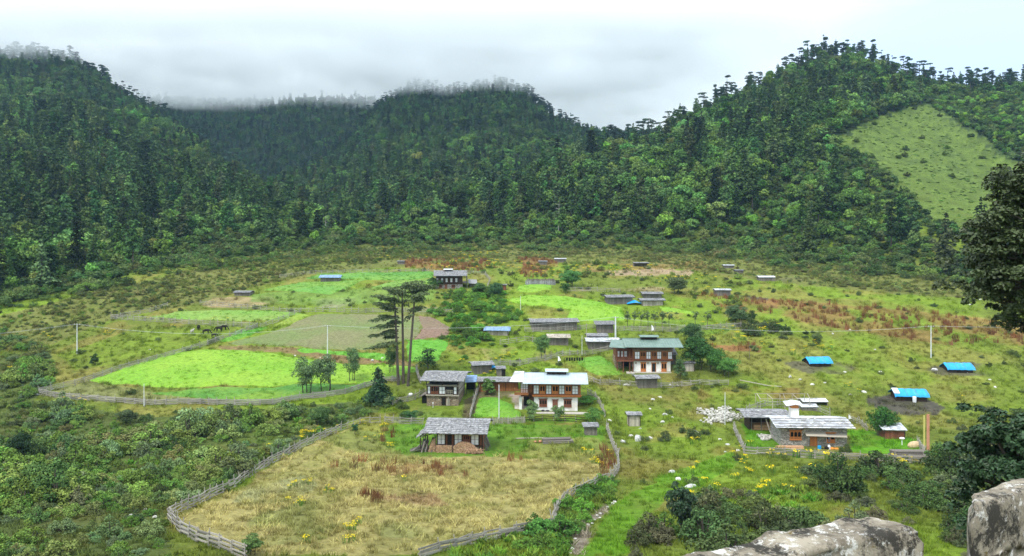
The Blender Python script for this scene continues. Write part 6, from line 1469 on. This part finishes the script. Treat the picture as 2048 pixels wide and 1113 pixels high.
def forest():
    A_ = fan(215, 480, 1 / 27.0); B_ = fan(480, 1560, 1 / 30.0); X, Y, z, px, py = [np.concatenate(q) for q in zip(A_, B_)]
    inside = (py < forest_base(px) - 34 * nrs.rand(len(X)) ** 2 + 8 * (fbm(X / 20, Y / 20, 2) - .5)) & (Y > 225)
    cl = fbm(X / 70 + 5, Y / 90 + 2, 3); thin = nrs.rand(len(X))
    g = inpoly(px, py, GRASSFLANK) & (Y > 280); bsh = inpoly(px, py, BRUSHFLANK) & (Y > 400)
    tops = inpoly(px, YH - F * (z + np.where(cl < .5, 15, 8)) / Y, GRASSFLANK)
    keep = inside & ~g & ~(tops & (nrs.rand(len(X)) < np.where(px > 1600, .9, .4))) & ~(bsh & (nrs.rand(len(X)) < .25)) & seen(px, X, Y, z, 22)
    X, Y, z, px, py, cl, bsh, tops = [a[keep] for a in (X, Y, z, px, py, cl, bsh, tops)]
    n = len(X)
    # mountain crests carry thin umbrella-headed pines
    crest = np.zeros(n, bool)
    for H, p0, p1 in ((HA, -999, 620), (HC, 600, 1300), (HD, 1150, 9999)):
        c = np.array(H[0]); D = np.interp(px, c[:, 0], c[:, 2]); cy = np.interp(px, c[:, 0], c[:, 1])
        crest |= (np.abs(Y - D) < 30) & (py < cy + 14) & (px > p0) & (px < p1)
    conf = np.where(cl < .50, .54, .10); conf = np.where(py > forest_base(px) - 38, .12, conf)
    conf = np.where((Y > 800), np.maximum(conf, .55), conf)
    conf = np.where((px < 900) & (py > 300) & (py < 440), np.maximum(conf, .72), conf); conf = np.where(bsh, .0, conf)
    low = inpoly(px, py, [(1640,300),(1760,345),(1850,430),(1960,470),(1990,560),(1480,560),(1440,460),(1540,380)]); conf = np.where(low, .16, conf)
    r = nrs.rand(n); isC = (r < conf) & ~crest; isU = crest & (nrs.rand(n) < .55); isC |= crest & ~isU & (nrs.rand(n) < .7); isB = ~isC & ~isU
    sC = .42 + .5 * nrs.rand(n) ** 1.3; sC *= np.where(Y > 560, .70, 1) * (1 - .15 * (nrs.rand(n) < .4)); sB = (.5 + .55 * nrs.rand(n)) * np.where(Y > 560, .85, 1); sB = np.where(bsh, sB * .42, sB); sU = .42 + .55 * nrs.rand(n)
    sB = np.where(low, sB * .62, sB)
    sC = np.where(tops, sC * .55, sC); sB = np.where(tops, sB * .6, sB)
    edge = py > forest_base(px) - 42; sB = np.where(edge, sB * (.35 + .45 * nrs.rand(n)), sB)
    def put(m, plants, s, base, v, nm, lab, cat, indiv, group, H):
        i = np.where(m)[0]; sc = np.stack([s[i] * (.85 + .3 * nrs.rand(len(i))), s[i] * (.85 + .3 * nrs.rand(len(i))), s[i] * (.85 + .35 * nrs.rand(len(i)))], 1)
        col = tint(base, len(i), v); hi = sstep(300, 900, Y[i])[:, None]
        if plants is BRO:
            k = (nrs.rand(len(i)) < .3)[:, None]; col = np.where(k, col * np.array([1.18, 1.15, .9]), col) * (1 - .25 * hi)
            col = np.where(bsh[i][:, None], col * np.array([1.6, 1.65, 1.1]), col); lowb = (py[i] > forest_base(px[i]) - 45)[:, None]; col = np.where(lowb, col * np.array([1.12, 1.05, 1.0]), col)
        vis = (px[i] > -10) & (px[i] < 2058)
        big = pick_big(X[i], Y[i], z[i], s[i] * vis, indiv)
        mass(nm, plants, np.stack([X[i], Y[i], z[i]], 1)[~big], rots((~big).sum(), .03), sc[~big], col[~big], lab, cat)
        j = np.where(big)[0]
        return X[i][j], Y[i][j], z[i][j], sc[j], col[j]
    def labC(px, py, Y, s, c):
        a = 'tall dark' if s[2] > 1.0 else ('slim dark' if s[2] > .8 else 'small dark'); b = ' blue-green' if c[2] > c[0] * 1.0 else ' green'
        return '%s%s conifer %s' % (a, b, where_hill(px, py)) + (', front row' if Y < 340 else '')
    def labB(px, py, Y, s, c):
        a = 'large' if s[2] > .9 else ('middling' if s[2] > .68 else 'small'); b = 'light green' if c[1] > .15 else ('mid green' if c[1] > .10 else 'dark green')
        return '%s %s broadleaf tree %s' % (a, b, where_hill(px, py)) + (', front row' if Y < 340 else '')
    q = put(isC, CON, sC, (.062, .106, .034), .42, 'conifer_forest', 'dense dark conifer forest covering the slopes under the cloud', 'forest', 300, None, 24)
    things('conifer_tree', CON, *q, labC, 'tree', 'conifers along the lower edge of the forest', True)
    q = put(isB, BRO, sB, (.090, .165, .040), .38, 'broadleaf_forest', 'mid green broadleaf wood between the conifers on the slopes', 'forest', 300, None, 11)
    things('broadleaf_tree', BRO, *q, labB, 'tree', 'round broadleaf trees along the lower edge of the forest', True)
    q = put(isU, UMB, sU, (.045, .075, .05), .2, 'crest_pine_wood', 'thin pines along the far misty mountain crests', 'forest', 0 if isU.sum() < 5 else 200, None, 17)
    def labU(px, py, Y, s, c):
        T = [(200, 'on the misty top of the left mountain'), (290, 'high on the sloping crest of the left mountain'), (400, 'low on the sloping crest of the left mountain'), (620, 'where the left crest drops into the forest'), (760, 'on the left shoulder of the middle mountain'), (880, 'on the first misty top of the middle mountain'), (1010, 'between the two tops of the middle mountain'), (1110, 'on the second top of the middle mountain'),
             (1215, 'on the right end of the middle crest'), (1300, 'on the low saddle between two mountains'), (1370, 'at the start of the right crest'), (1440, 'low on the right crest'), (1500, 'halfway up the right crest'), (1560, 'high on the right crest'), (1620, 'just left of the highest right summit'), (1680, 'on the highest right summit'), (1750, 'just right of the highest summit'), (1830, 'right of the highest summit, descending'), (1900, 'above the top of the grass flank'), (1970, 'on the far right crest, left half'), (9999, 'on the far right crest, right half')]
        return ('tall' if s[2] > .95 else 'short' if s[2] < .75 else 'slim') + ' umbrella-topped pine ' + next(t for a, t in T if px < a)
    things('ridge_pine', UMB, *q, labU, 'tree', 'umbrella-topped pines along the mountain crests', True)
    # low growth under and between the trees
    X, Y, z, px, py = fan(225, 620, 1 / 9.0); m = (py < forest_base(px) + 6) & ~inpoly(px, py, GRASSFLANK) & seen(px, X, Y, z, 6); X, Y, z = X[m], Y[m], z[m]
    s = .16 + .22 * nrs.rand(len(X)); mass('understory', BRO, np.stack([X, Y, z - .3], 1), rots(len(X), .1), np.stack([s * 1.2, s * 1.2, s], 1), tint((.075, .125, .035), len(X), .35), 'low bushes filling the ground between the forest trees', 'undergrowth')
    # a few bleached dead trunks inside the forest
    for k, (x, y) in enumerate([(288, 440), (402, 445), (1117, 470), (650, 470)]):
        p = ground(x, y); h = 11 + 7 * rnd.random(); mb = MB(); mb.tube([(0, 0, -1), (.2, .1, h * .5), (.1 + rnd.random(), 0, h)], [.22, .14, .04], 6)
        for j in range(7):
            zz = h * (.35 + .6 * rnd.random()); a = rnd.random() * 6.28; mb.bar((.2, 0, zz), (math.cos(a) * 1.6, math.sin(a) * 1.6, zz + .5), .08)
        o = link('dead_tree', mb.mesh('dead_tree', 'bark_pale'), None, p); tag(o, 'bleached bare dead trunk ' + where_hill(x, y), 'tree', 'bleached dead trunks standing in the forest')
forest()

SCRUB = [
 ([(-100,600),(0,592),(120,562),(260,532),(420,500),(560,480),(900,468),(1100,458),(1300,464),(1500,484),(1700,510),(1950,540),(2060,560),(2060,592),(1700,552),(1500,526),(1300,502),(1000,502),(600,514),(300,562),(0,632),(-100,650)], .13, (.8, 2.1), [(.085,.145,.035), (.11,.17,.04), (.07,.115,.035), (.12,.15,.05)]),  # polygon, density per m2, scale range, colour, weight
 ([(-300,700),(0,640),(90,700),(110,760),(70,800),(200,835),(480,838),(700,805),(790,805),(680,856),(600,890),(535,922),(470,970),(335,1025),(345,1130),(-300,1130)], .26, (.4, 1.7), [(.12,.19,.04), (.14,.205,.045), (.075,.13,.04), (.155,.185,.06), (.12,.18,.075), (.10,.19,.035)]),
 ([(-100,660),(0,632),(120,600),(300,560),(560,500),(900,490),(900,520),(800,518),(640,546),(520,572),(400,606),(240,636),(100,690),(-100,720)], .36, (.3, .85), [(.15,.185,.04), (.13,.165,.045), (.16,.17,.05), (.085,.12,.035)]),
 ([(560,486),(880,474),(1100,464),(1300,474),(1500,490),(1700,514),(1950,545),(2060,565),(2060,610),(1800,585),(1640,572),(1500,556),(1330,528),(1200,514),(1000,518),(880,516),(600,515)], .34, (.3, .9), [(.14,.175,.045), (.125,.16,.045), (.16,.17,.055)]),
 ([(868,588),(1000,578),(1012,612),(1050,640),(985,655),(985,690),(930,722),(850,738),(905,705),(907,650),(862,628)], .22, (.6, 1.3), [(.085,.20,.03), (.07,.14,.03), (.10,.22,.035)]),
 ([(900,520),(1330,530),(1480,556),(1500,600),(1470,650),(1400,600),(1140,560),(900,545)], .035, (.4, 1.0), [(.10,.16,.035), (.14,.18,.04)]),
 ([(1480,630),(1560,650),(1640,670),(1640,690),(1500,680),(1470,660)], .12, (.6, 1.2), [(.05,.085,.03), (.08,.11,.04)]),
 ([(1250,1113),(1290,1075),(1400,1020),(1500,990),(1600,985),(1670,950),(1760,945),(1900,930),(1960,900),(2300,900),(2300,1400),(1150,1400)], .12, (.5, 1.7), [(.06,.09,.03), (.085,.125,.035), (.10,.11,.055), (.055,.10,.03)]),
 ([(1090,1040),(1110,990),(1225,960),(1232,1000),(1160,1050),(1130,1113),(900,1140),(900,1100)], .22, (.5, 1.1), [(.07,.16,.03), (.09,.19,.03)]),
 ([(1240,870),(1460,860),(1480,930),(1250,960)], .02, (.5, .9), [(.07,.10,.035)]),
 ([(1480,925),(1860,930),(1900,900),(1950,700),(2300,700),(2300,950),(1900,960),(1500,960)], .012, (.4, 1.0), [(.09,.115,.05), (.06,.09,.03)]),
 ([(1500,680),(2048,700),(2048,800),(1700,800),(1500,760)], .008, (.35, .85), [(.07,.10,.035), (.10,.13,.04)]),
 ([(1450,560),(1900,590),(1900,640),(1560,600),(1480,640)], .009, (.35, .8), [(.09,.12,.04), (.06,.09,.03)]),
 ([(700,800),(790,800),(860,835),(800,850),(700,870),(660,860)], .12, (.5, 1.0), [(.09,.15,.04), (.06,.10,.03)]),
 ([(80,690),(240,665),(230,650),(100,680)], .05, (.5, .9), [(.08,.12,.035)]),
]
FENCED = [(372,1040),(470,985),(545,932),(640,880),(790,850),(1208,852),(1232,940),(1125,1005),(1105,1050),(920,1088),(835,1118),(480,1118),(400,1078)]
def shrubs():
    XS = []; 
    for poly, dens, (s0, s1), cols in SCRUB:
        ys = [p[1] for p in poly]; Y0 = max(40, ground(1024, min(1112, max(ys))).y - 18); Y1 = ground(1024, min(ys)).y + 25
        if max(ys) > 1112: Y0 = 45
        us = [(p[0] - CX) / F for p in poly]
        X, Y, z, px, py = fan(Y0, Y1, dens, max(-.74, min(us) - .01), min(.74, max(us) + .01))
        nn = fbm(X / 11 + 2, Y / 13 + 8, 3)
        m = inpoly(px, py, poly) & (nrs.rand(len(X)) < (.5 if dens > .2 else .12) + 1.3 * sstep(.40, .60, nn)) & ~field_mask(px, py) & clear(X, Y, .5) & ~(inpoly(px, py, FENCED))
        i = np.where(m)[0]; s = s0 + (s1 - s0) * nrs.rand(len(i)) ** 1.8 * (.5 + sstep(.45, .65, nn[i]))
        ci = np.array(cols)[nrs.randint(0, len(cols), len(i))] * (.85 + .5 * nrs.rand(len(i), 1)); XS.append((X[i], Y[i], z[i], s, ci * (1 + .18 * nrs.normal(size=(len(i), 1)).clip(-1.8, 1.8)) * (1 + .07 * nrs.normal(size=(len(i), 3)))))
    # scattered single bushes everywhere on open ground
    X, Y, z, px, py = fan(70, 300, .007)
    m = ~field_mask(px, py) & clear(X, Y, 1) & (py > 520) & ~inpoly(px, py, FENCED) & ~inpoly(px, py, COVER[0][0]); i = np.where(m)[0]
    XS.append((X[i], Y[i], z[i], .35 + .5 * nrs.rand(len(i)), np.array([.09, .13, .04]) * (1 + .25 * nrs.normal(size=(len(i), 1)).clip(-1.8, 1.8))))
    X, Y, z, s, c = [np.concatenate(a) for a in zip(*XS)]
    c = np.clip(c, .01, 1); px, py = proj(X, Y, z); vis = (px > 0) & (px < 2048) & (py < 1150)
    big = pick_big(X, Y, z, s * vis, 300); sc = np.stack([s * (.9 + .4 * nrs.rand(len(s))), s * (.9 + .4 * nrs.rand(len(s))), s * (.8 + .5 * nrs.rand(len(s)))], 1)
    print('shrubs', len(X))
    mass('scrub', SHR, np.stack([X, Y, z - .1], 1)[~big], rots((~big).sum(), .1), sc[~big], c[~big], 'low olive and green scrub covering the open slopes', 'scrub')
    rows = [(760, 'beside the upper fields'), (830, 'level with the big lime field'), (880, 'level with the cottage'), (930, 'upper hay meadow level'), (985, 'middle hay meadow level'), (1040, 'lower hay meadow level'), (9999, 'at the bottom edge')]
    colsn = [(110, 'at the far left'), (230, 'in the left thicket'), (350, 'left of the hay meadow corner'), (520, 'along the left meadow fence'), (760, 'above the meadow fence'), (1080, 'in the middle'), (1200, 'by the stony trail'), (1330, 'right of the trail'), (1480, 'above the near parapet'), (1640, 'behind the near parapet'), (1800, 'left of the tall parapet block'), (9999, 'behind the tall parapet block')]
    def lab(px, py, Y, s, cc):
        a = 'large' if s[2] > 1.3 else ('low' if s[2] < .7 else 'rounded'); b = 'bright green' if cc[1] > .15 else 'grey-olive' if cc[0] > cc[1] * .82 else 'dark green' if cc[1] < .095 else 'olive green'
        return '%s %s shrub %s, %s' % (a, b, next(t for v, t in colsn if px < v), next(t for v, t in rows if py < v))
    things('shrub', SHR, X[big], Y[big], z[big] - .1, sc[big], c[big], lab, 'shrub', 'shrubs on the near slopes', False)
shrubs()

def small_plants():
    # grass tufts in the colour of the ground they grow on
    for (Y0, Y1, d, k) in ((45, 120, 1.5, 1.0), (120, 215, .55, 1.35), (215, 330, .13, 1.9)):
        X, Y, z, px, py = fan(Y0, Y1, d, -.66, .66)
        m = clear(X, Y, .2) & ~field_mask(px, py) & (py < 1130) & (py > 500); m &= nrs.rand(len(X)) < .4 + sstep(.35, .6, fbm(X / 5, Y / 5, 2))
        X, Y, z, px, py = [a[m] for a in (X, Y, z, px, py)]
        c = landcolor(X, Y, z) * (1.0 + .22 * nrs.normal(size=(len(X), 1)).clip(-1.5, 2)); c = c.clip(.01, .9)
        dry = (c[:, 0] > .34); s = k * (.6 + .7 * nrs.rand(len(X)))
        sc = np.stack([s, s, s], 1); P = np.stack([X, Y, z], 1)
        mass('grass_tufts', TUF, P[~dry], rots((~dry).sum(), .1), sc[~dry], c[~dry], 'rough grass tufts across the meadows', 'grass')
        mass('hay_tufts', HAY, P[dry], rots(dry.sum(), .15), sc[dry] * 1.15, c[dry], 'lying dry hay across the fenced meadow', 'grass')
    # standing crop: short tufts over the field sheets
    for i, f in enumerate(FIELDS):
        A = [ground(*p) for p in f[1]]; ax = [a.x for a in A]; ay = [a.y for a in A]; area = (max(ax) - min(ax)) * (max(ay) - min(ay)); n = int(area * (.55 if i < 3 else .7)); X = min(ax) + (max(ax) - min(ax)) * nrs.rand(n); Y = min(ay) + (max(ay) - min(ay)) * nrs.rand(n)
        m = inpoly(X, Y, [(a.x, a.y) for a in A]) & clear(X, Y) & (nrs.rand(n) < .3 + sstep(.35, .6, fbm(X / 6, Y / 6, 3))); X = X[m]; Y = Y[m]; k = (.5 if 'plough' in f[0] else .9) * (.7 + .6 * nrs.rand(len(X))); t_ = fbm(X / 12, Y / 12, 3)[:, None]
        c = (np.array(f[2]) * (1 - t_) + np.array(f[3]) * t_) * (1 + .16 * nrs.normal(size=(len(X), 1))).clip(.6, 1.5)
        mass('crop', TUF, np.stack([X, Y, Z(X, Y) + .12], 1), rots(len(X), .15), np.stack([k * 1.5, k * 1.5, k * .8], 1), c.clip(.01, .8), 'short growing crop over the ' + FLAB[i], 'crop')
    # rusty dock stands
    RUST = [(c[0], .5) for c in COVER if abs(c[1][0] - .295) < .0125 and c[1][1] < .182] + [([(668,930),(712,930),(712,950),(668,950)], 1.5), ([(712,985),(762,985),(760,1012),(705,1010)], 1.2),
            ([(1195,895),(1232,895),(1225,955),(1190,950)], .8), ([(755,862),(790,858),(790,880),(760,885)], .8), ([(985,915),(1110,910),(1110,925),(990,930)], .25)]
    Xa = []
    for poly, d in RUST:
        ys = [p[1] for p in poly]; us = [(p[0] - CX) / F for p in poly]
        X, Y, z, px, py = fan(ground(1024, max(ys)).y - 12, ground(1024, min(ys)).y + 15, d * .55, min(us), max(us))
        m = inpoly(px, py, poly) & clear(X, Y) & ~field_mask(px, py) & (nrs.rand(len(X)) < .15 + 1.2 * sstep(.42, .6, fbm(X / 6, Y / 6, 2))); Xa.append(np.stack([X, Y, z], 1)[m])
    P = np.concatenate(Xa); s = .8 + .8 * nrs.rand(len(P)); c = tint((.20, .095, .045), len(P), .25)
    mass('rusty_dock', DOC, P, rots(len(P)), np.stack([s, s, s], 1), c, 'rust brown seeding dock in the meadows', 'weeds')
    # ferns: bright green on the near banks and under the fields
    FZ = [([(1090,1040),(1110,990),(1225,960),(1232,1000),(1160,1050),(1130,1113),(900,1140),(900,1100)], .9), ([(560,835),(640,830),(640,860),(540,870)], .5), ([(868,640),(985,640),(985,680),(880,700)], .9),
          ([(1400,1000),(1600,970),(1650,1000),(1500,1060),(1380,1100)], .5), ([(0,640),(560,500),(560,540),(120,690)], .06), ([(0,860),(400,850),(400,1000),(0,1060)], .10)]
    Xa = []
    for poly, d in FZ:
        ys = [p[1] for p in poly]; us = [(p[0] - CX) / F for p in poly]
        X, Y, z, px, py = fan(max(50, ground(1024, min(1112, max(ys))).y - 12), ground(1024, min(ys)).y + 15, d * .5, min(us), max(us))
        m = inpoly(px, py, poly) & clear(X, Y) & ~field_mask(px, py) & ~inpoly(px, py, FENCED); Xa.append(np.stack([X, Y, z], 1)[m])
    P = np.concatenate(Xa); s = .5 + .7 * nrs.rand(len(P)); c = tint((.13, .23, .035), len(P), .25)
    mass('fern_patches', FER, P, rots(len(P)), np.stack([s, s, s], 1), c, 'bright green ferns on the banks', 'ferns')
    # yellow ragwort: countable clumps near, a sprinkle far off
    SP = [(586,975,4),(612,970,4),(598,1010,4),(584,1005,2),(656,985,2),(700,1062,4),(712,1048,2),(697,1083,3),(660,985,2),(618,1085,2),(805,965,1),(608,870,8),(625,868,8),(598,878,5),(640,862,3),(572,885,2),(540,897,4),(480,938,3),(455,942,3),
          (785,898,5),(770,855,4),(757,875,3),(722,850,3),(678,855,2),(740,880,2),(125,797,3),(150,795,4),(130,805,3),(165,803,3),(165,668,0),(230,672,0),(1150,995,2),(1175,905,4),(1190,925,6),(1200,935,4),(1215,910,2),
          (1485,920,5),(1490,930,4),(1500,945,5),(1488,900,2),(1405,965,3),(1407,1015,2),(1385,990,2),(1645,908,2),(1825,925,4),(1800,925,2),(1860,935,1),(1470,960,3),(1520,985,3),(1442,1000,3),(1600,940,2),(1560,920,2),(1410,700,3),(1425,695,3),(1440,700,2),
          (1625,690,5),(1640,695,6),(1615,700,4),(1655,700,3),(1420,660,3),(1450,665,3),(1435,655,3),(1500,675,3),(1520,690,3),(920,723,4),(1010,716,7),(1025,713,6),(1000,720,4),(975,748,4),(985,750,3),(1345,768,1),(1700,772,3),(1720,780,2),(1540,780,1),(1920,795,2),(1950,820,2),(1970,822,3),(1990,830,3),
          (860,760,2),(870,765,2),(1035,740,2),(350,652,2),(450,645,3),(430,640,2),(215,668,5),(225,663,4),(105,680,4),(90,672,3)]
    RX = []
    for (x, y, n) in SP:
        for k in range(n):
            p = ground(x + rnd.uniform(-9, 9), y + rnd.uniform(-4, 4)); RX.append(p)
    RX = RX[:300]
    def rl(px):
        return ('beside the left-hand pastures' if px < 560 and px < 300 else 'by the fence left of the hay meadow' if px < 660 else 'in or above the hay meadow' if px < 860 else 'among the central houses' if px < 1060 else 'near the right-hand fence of the hay meadow' if px < 1260
                else 'on the rough grass below the stone house' if px < 1560 else 'on the rough meadow at far right')
    for p in RX:
        pl = RAG[rnd.randrange(3)]; s = rnd.uniform(.6, 1.15); px, py = proj(p.x, p.y, p.z)
        o = link('ragwort_clump', pl.joined, None, p); o.scale = (s, s, s * .9); o.rotation_euler = (0, 0, rnd.random() * 6.28); o.color = (.12, .22, .04, 1)
        tag(o, ('tall' if s > .9 else 'small') + ' yellow-flowered ragwort clump ' + rl(px), 'wildflower', 'clumps of yellow ragwort')
    YZ = [([(560,480),(900,490),(1000,520),(800,520),(560,520)], .02), ([(880,520),(1330,535),(1450,560),(1450,600),(1300,570),(880,540)], .06), ([(1400,640),(1560,650),(1680,690),(1640,720),(1420,710)], .06), ([(1380,880),(1900,930),(1560,1010),(1380,1010)], .05),
          ([(560,600),(1000,500),(1000,530),(640,560)], .03), ([(0,700),(200,660),(250,640),(0,760)], .03), ([(600,450),(780,440),(780,480),(600,490)], .05)]
    Xa = []
    for poly, d in YZ:
        ys = [p[1] for p in poly]; us = [(p[0] - CX) / F for p in poly]
        X, Y, z, px, py = fan(ground(1024, max(ys)).y - 12, ground(1024, min(ys)).y + 15, d, min(us), max(us))
        m = inpoly(px, py, poly) & clear(X, Y) & ~field_mask(px, py) & (fbm(X / 10, Y / 10, 2) > .5); Xa.append(np.stack([X, Y, z], 1)[m])
    P = np.concatenate(Xa); s = .9 + .8 * nrs.rand(len(P))
    mass('ragwort_sprinkle', RAG, P, rots(len(P)), np.stack([s, s, s], 1), tint((.12, .22, .04), len(P)), 'yellow ragwort sprinkled over the far meadows', 'wildflowers')
small_plants()

# low heather-like cover on the open grass flank of the right-hand mountain
def flank():
    X, Y, z, px, py = fan(280, 700, .11, .3, .74)
    m = inpoly(px, py, GRASSFLANK) & (Y > 300); i = np.where(m)[0]; s = .28 + .4 * nrs.rand(len(i)) ** 2 + (nrs.rand(len(i)) < .012) * 1.1
    c = tint((.13, .22, .04), len(i), .2); c = np.where((s > 1.1)[:, None], c * .45, c)
    mass('hill_grass', SHR, np.stack([X, Y, z - .3], 1)[i], rots(len(i), .1), np.stack([np.where(s > 1.1, s, s * 1.6), np.where(s > 1.1, s, s * 1.6), np.where(s > 1.1, s * 1.1, s * .6)], 1), c, 'coarse grass and low brush on the open flank of the mountain', 'grass')
flank()

# ------------------------------------------------------------------ air and cloud
def air():
    mb = MB(); mb.box(-1500, 1500, -62, 2620, -48, 157); m = bpy.data.materials.new('haze'); m.use_nodes = True; t = m.node_tree; t.nodes.clear()
    o_ = N(t, 'ShaderNodeOutputMaterial'); v = N(t, 'ShaderNodeVolumePrincipled'); setin(v, {'Density': 0.00009, 'Anisotropy': 0.1}); v.inputs['Color'].default_value = (0.42, 0.70, 1.0, 1)
    t.links.new(v.outputs[0], o_.inputs['Volume']); o = link('haze', mb.mesh('haze', m)); tag(o, kind='stuff')
    mb = MB(); mb.box(-1450, 420, 700, 1700, 159, 232); m = bpy.data.materials.new('cloud'); m.use_nodes = True; t = m.node_tree; t.nodes.clear()
    o_ = N(t, 'ShaderNodeOutputMaterial'); v = N(t, 'ShaderNodeVolumePrincipled'); setin(v, {'Anisotropy': 0.0}); v.inputs['Color'].default_value = (0.950, 0.974, 1.0, 1)
    tc = N(t, 'ShaderNodeTexCoord'); sx = N(t, 'ShaderNodeSeparateXYZ'); t.links.new(tc.outputs['Object'], sx.inputs[0])
    nz = N(t, 'ShaderNodeTexNoise'); setin(nz, {'Scale': 0.009, 'Detail': 5, 'Roughness': 0.6}); t.links.new(tc.outputs['Object'], nz.inputs[0])
    ad = N(t, 'ShaderNodeMath', operation='MULTIPLY_ADD'); ad.inputs[1].default_value = 80; t.links.new(nz.outputs[0], ad.inputs[0]); t.links.new(sx.outputs['Z'], ad.inputs[2])
    mr = N(t, 'ShaderNodeMapRange', interpolation_type='SMOOTHSTEP'); setin(mr, {'From Min': 204, 'From Max': 228, 'To Min': 0.0, 'To Max': 0.018}); t.links.new(ad.outputs[0], mr.inputs['Value'])
    fx = N(t, 'ShaderNodeMapRange', interpolation_type='SMOOTHSTEP'); setin(fx, {'From Min': 130, 'From Max': 400, 'To Min': 1.0, 'To Max': 0.0}); t.links.new(sx.outputs['X'], fx.inputs['Value'])
    mu = N(t, 'ShaderNodeMath', operation='MULTIPLY'); t.links.new(mr.outputs[0], mu.inputs[0]); t.links.new(fx.outputs[0], mu.inputs[1])
    t.links.new(mu.outputs[0], v.inputs['Density']); t.links.new(v.outputs[0], o_.inputs['Volume'])
    o = link('cloud_bank', mb.mesh('cloud_bank', m)); tag(o, 'grey-white cloud bank swallowing the mountain tops', 'cloud', None, 'stuff')
    S.cycles.volume_step_rate = 4.0; S.cycles.volume_max_steps = 96
air()
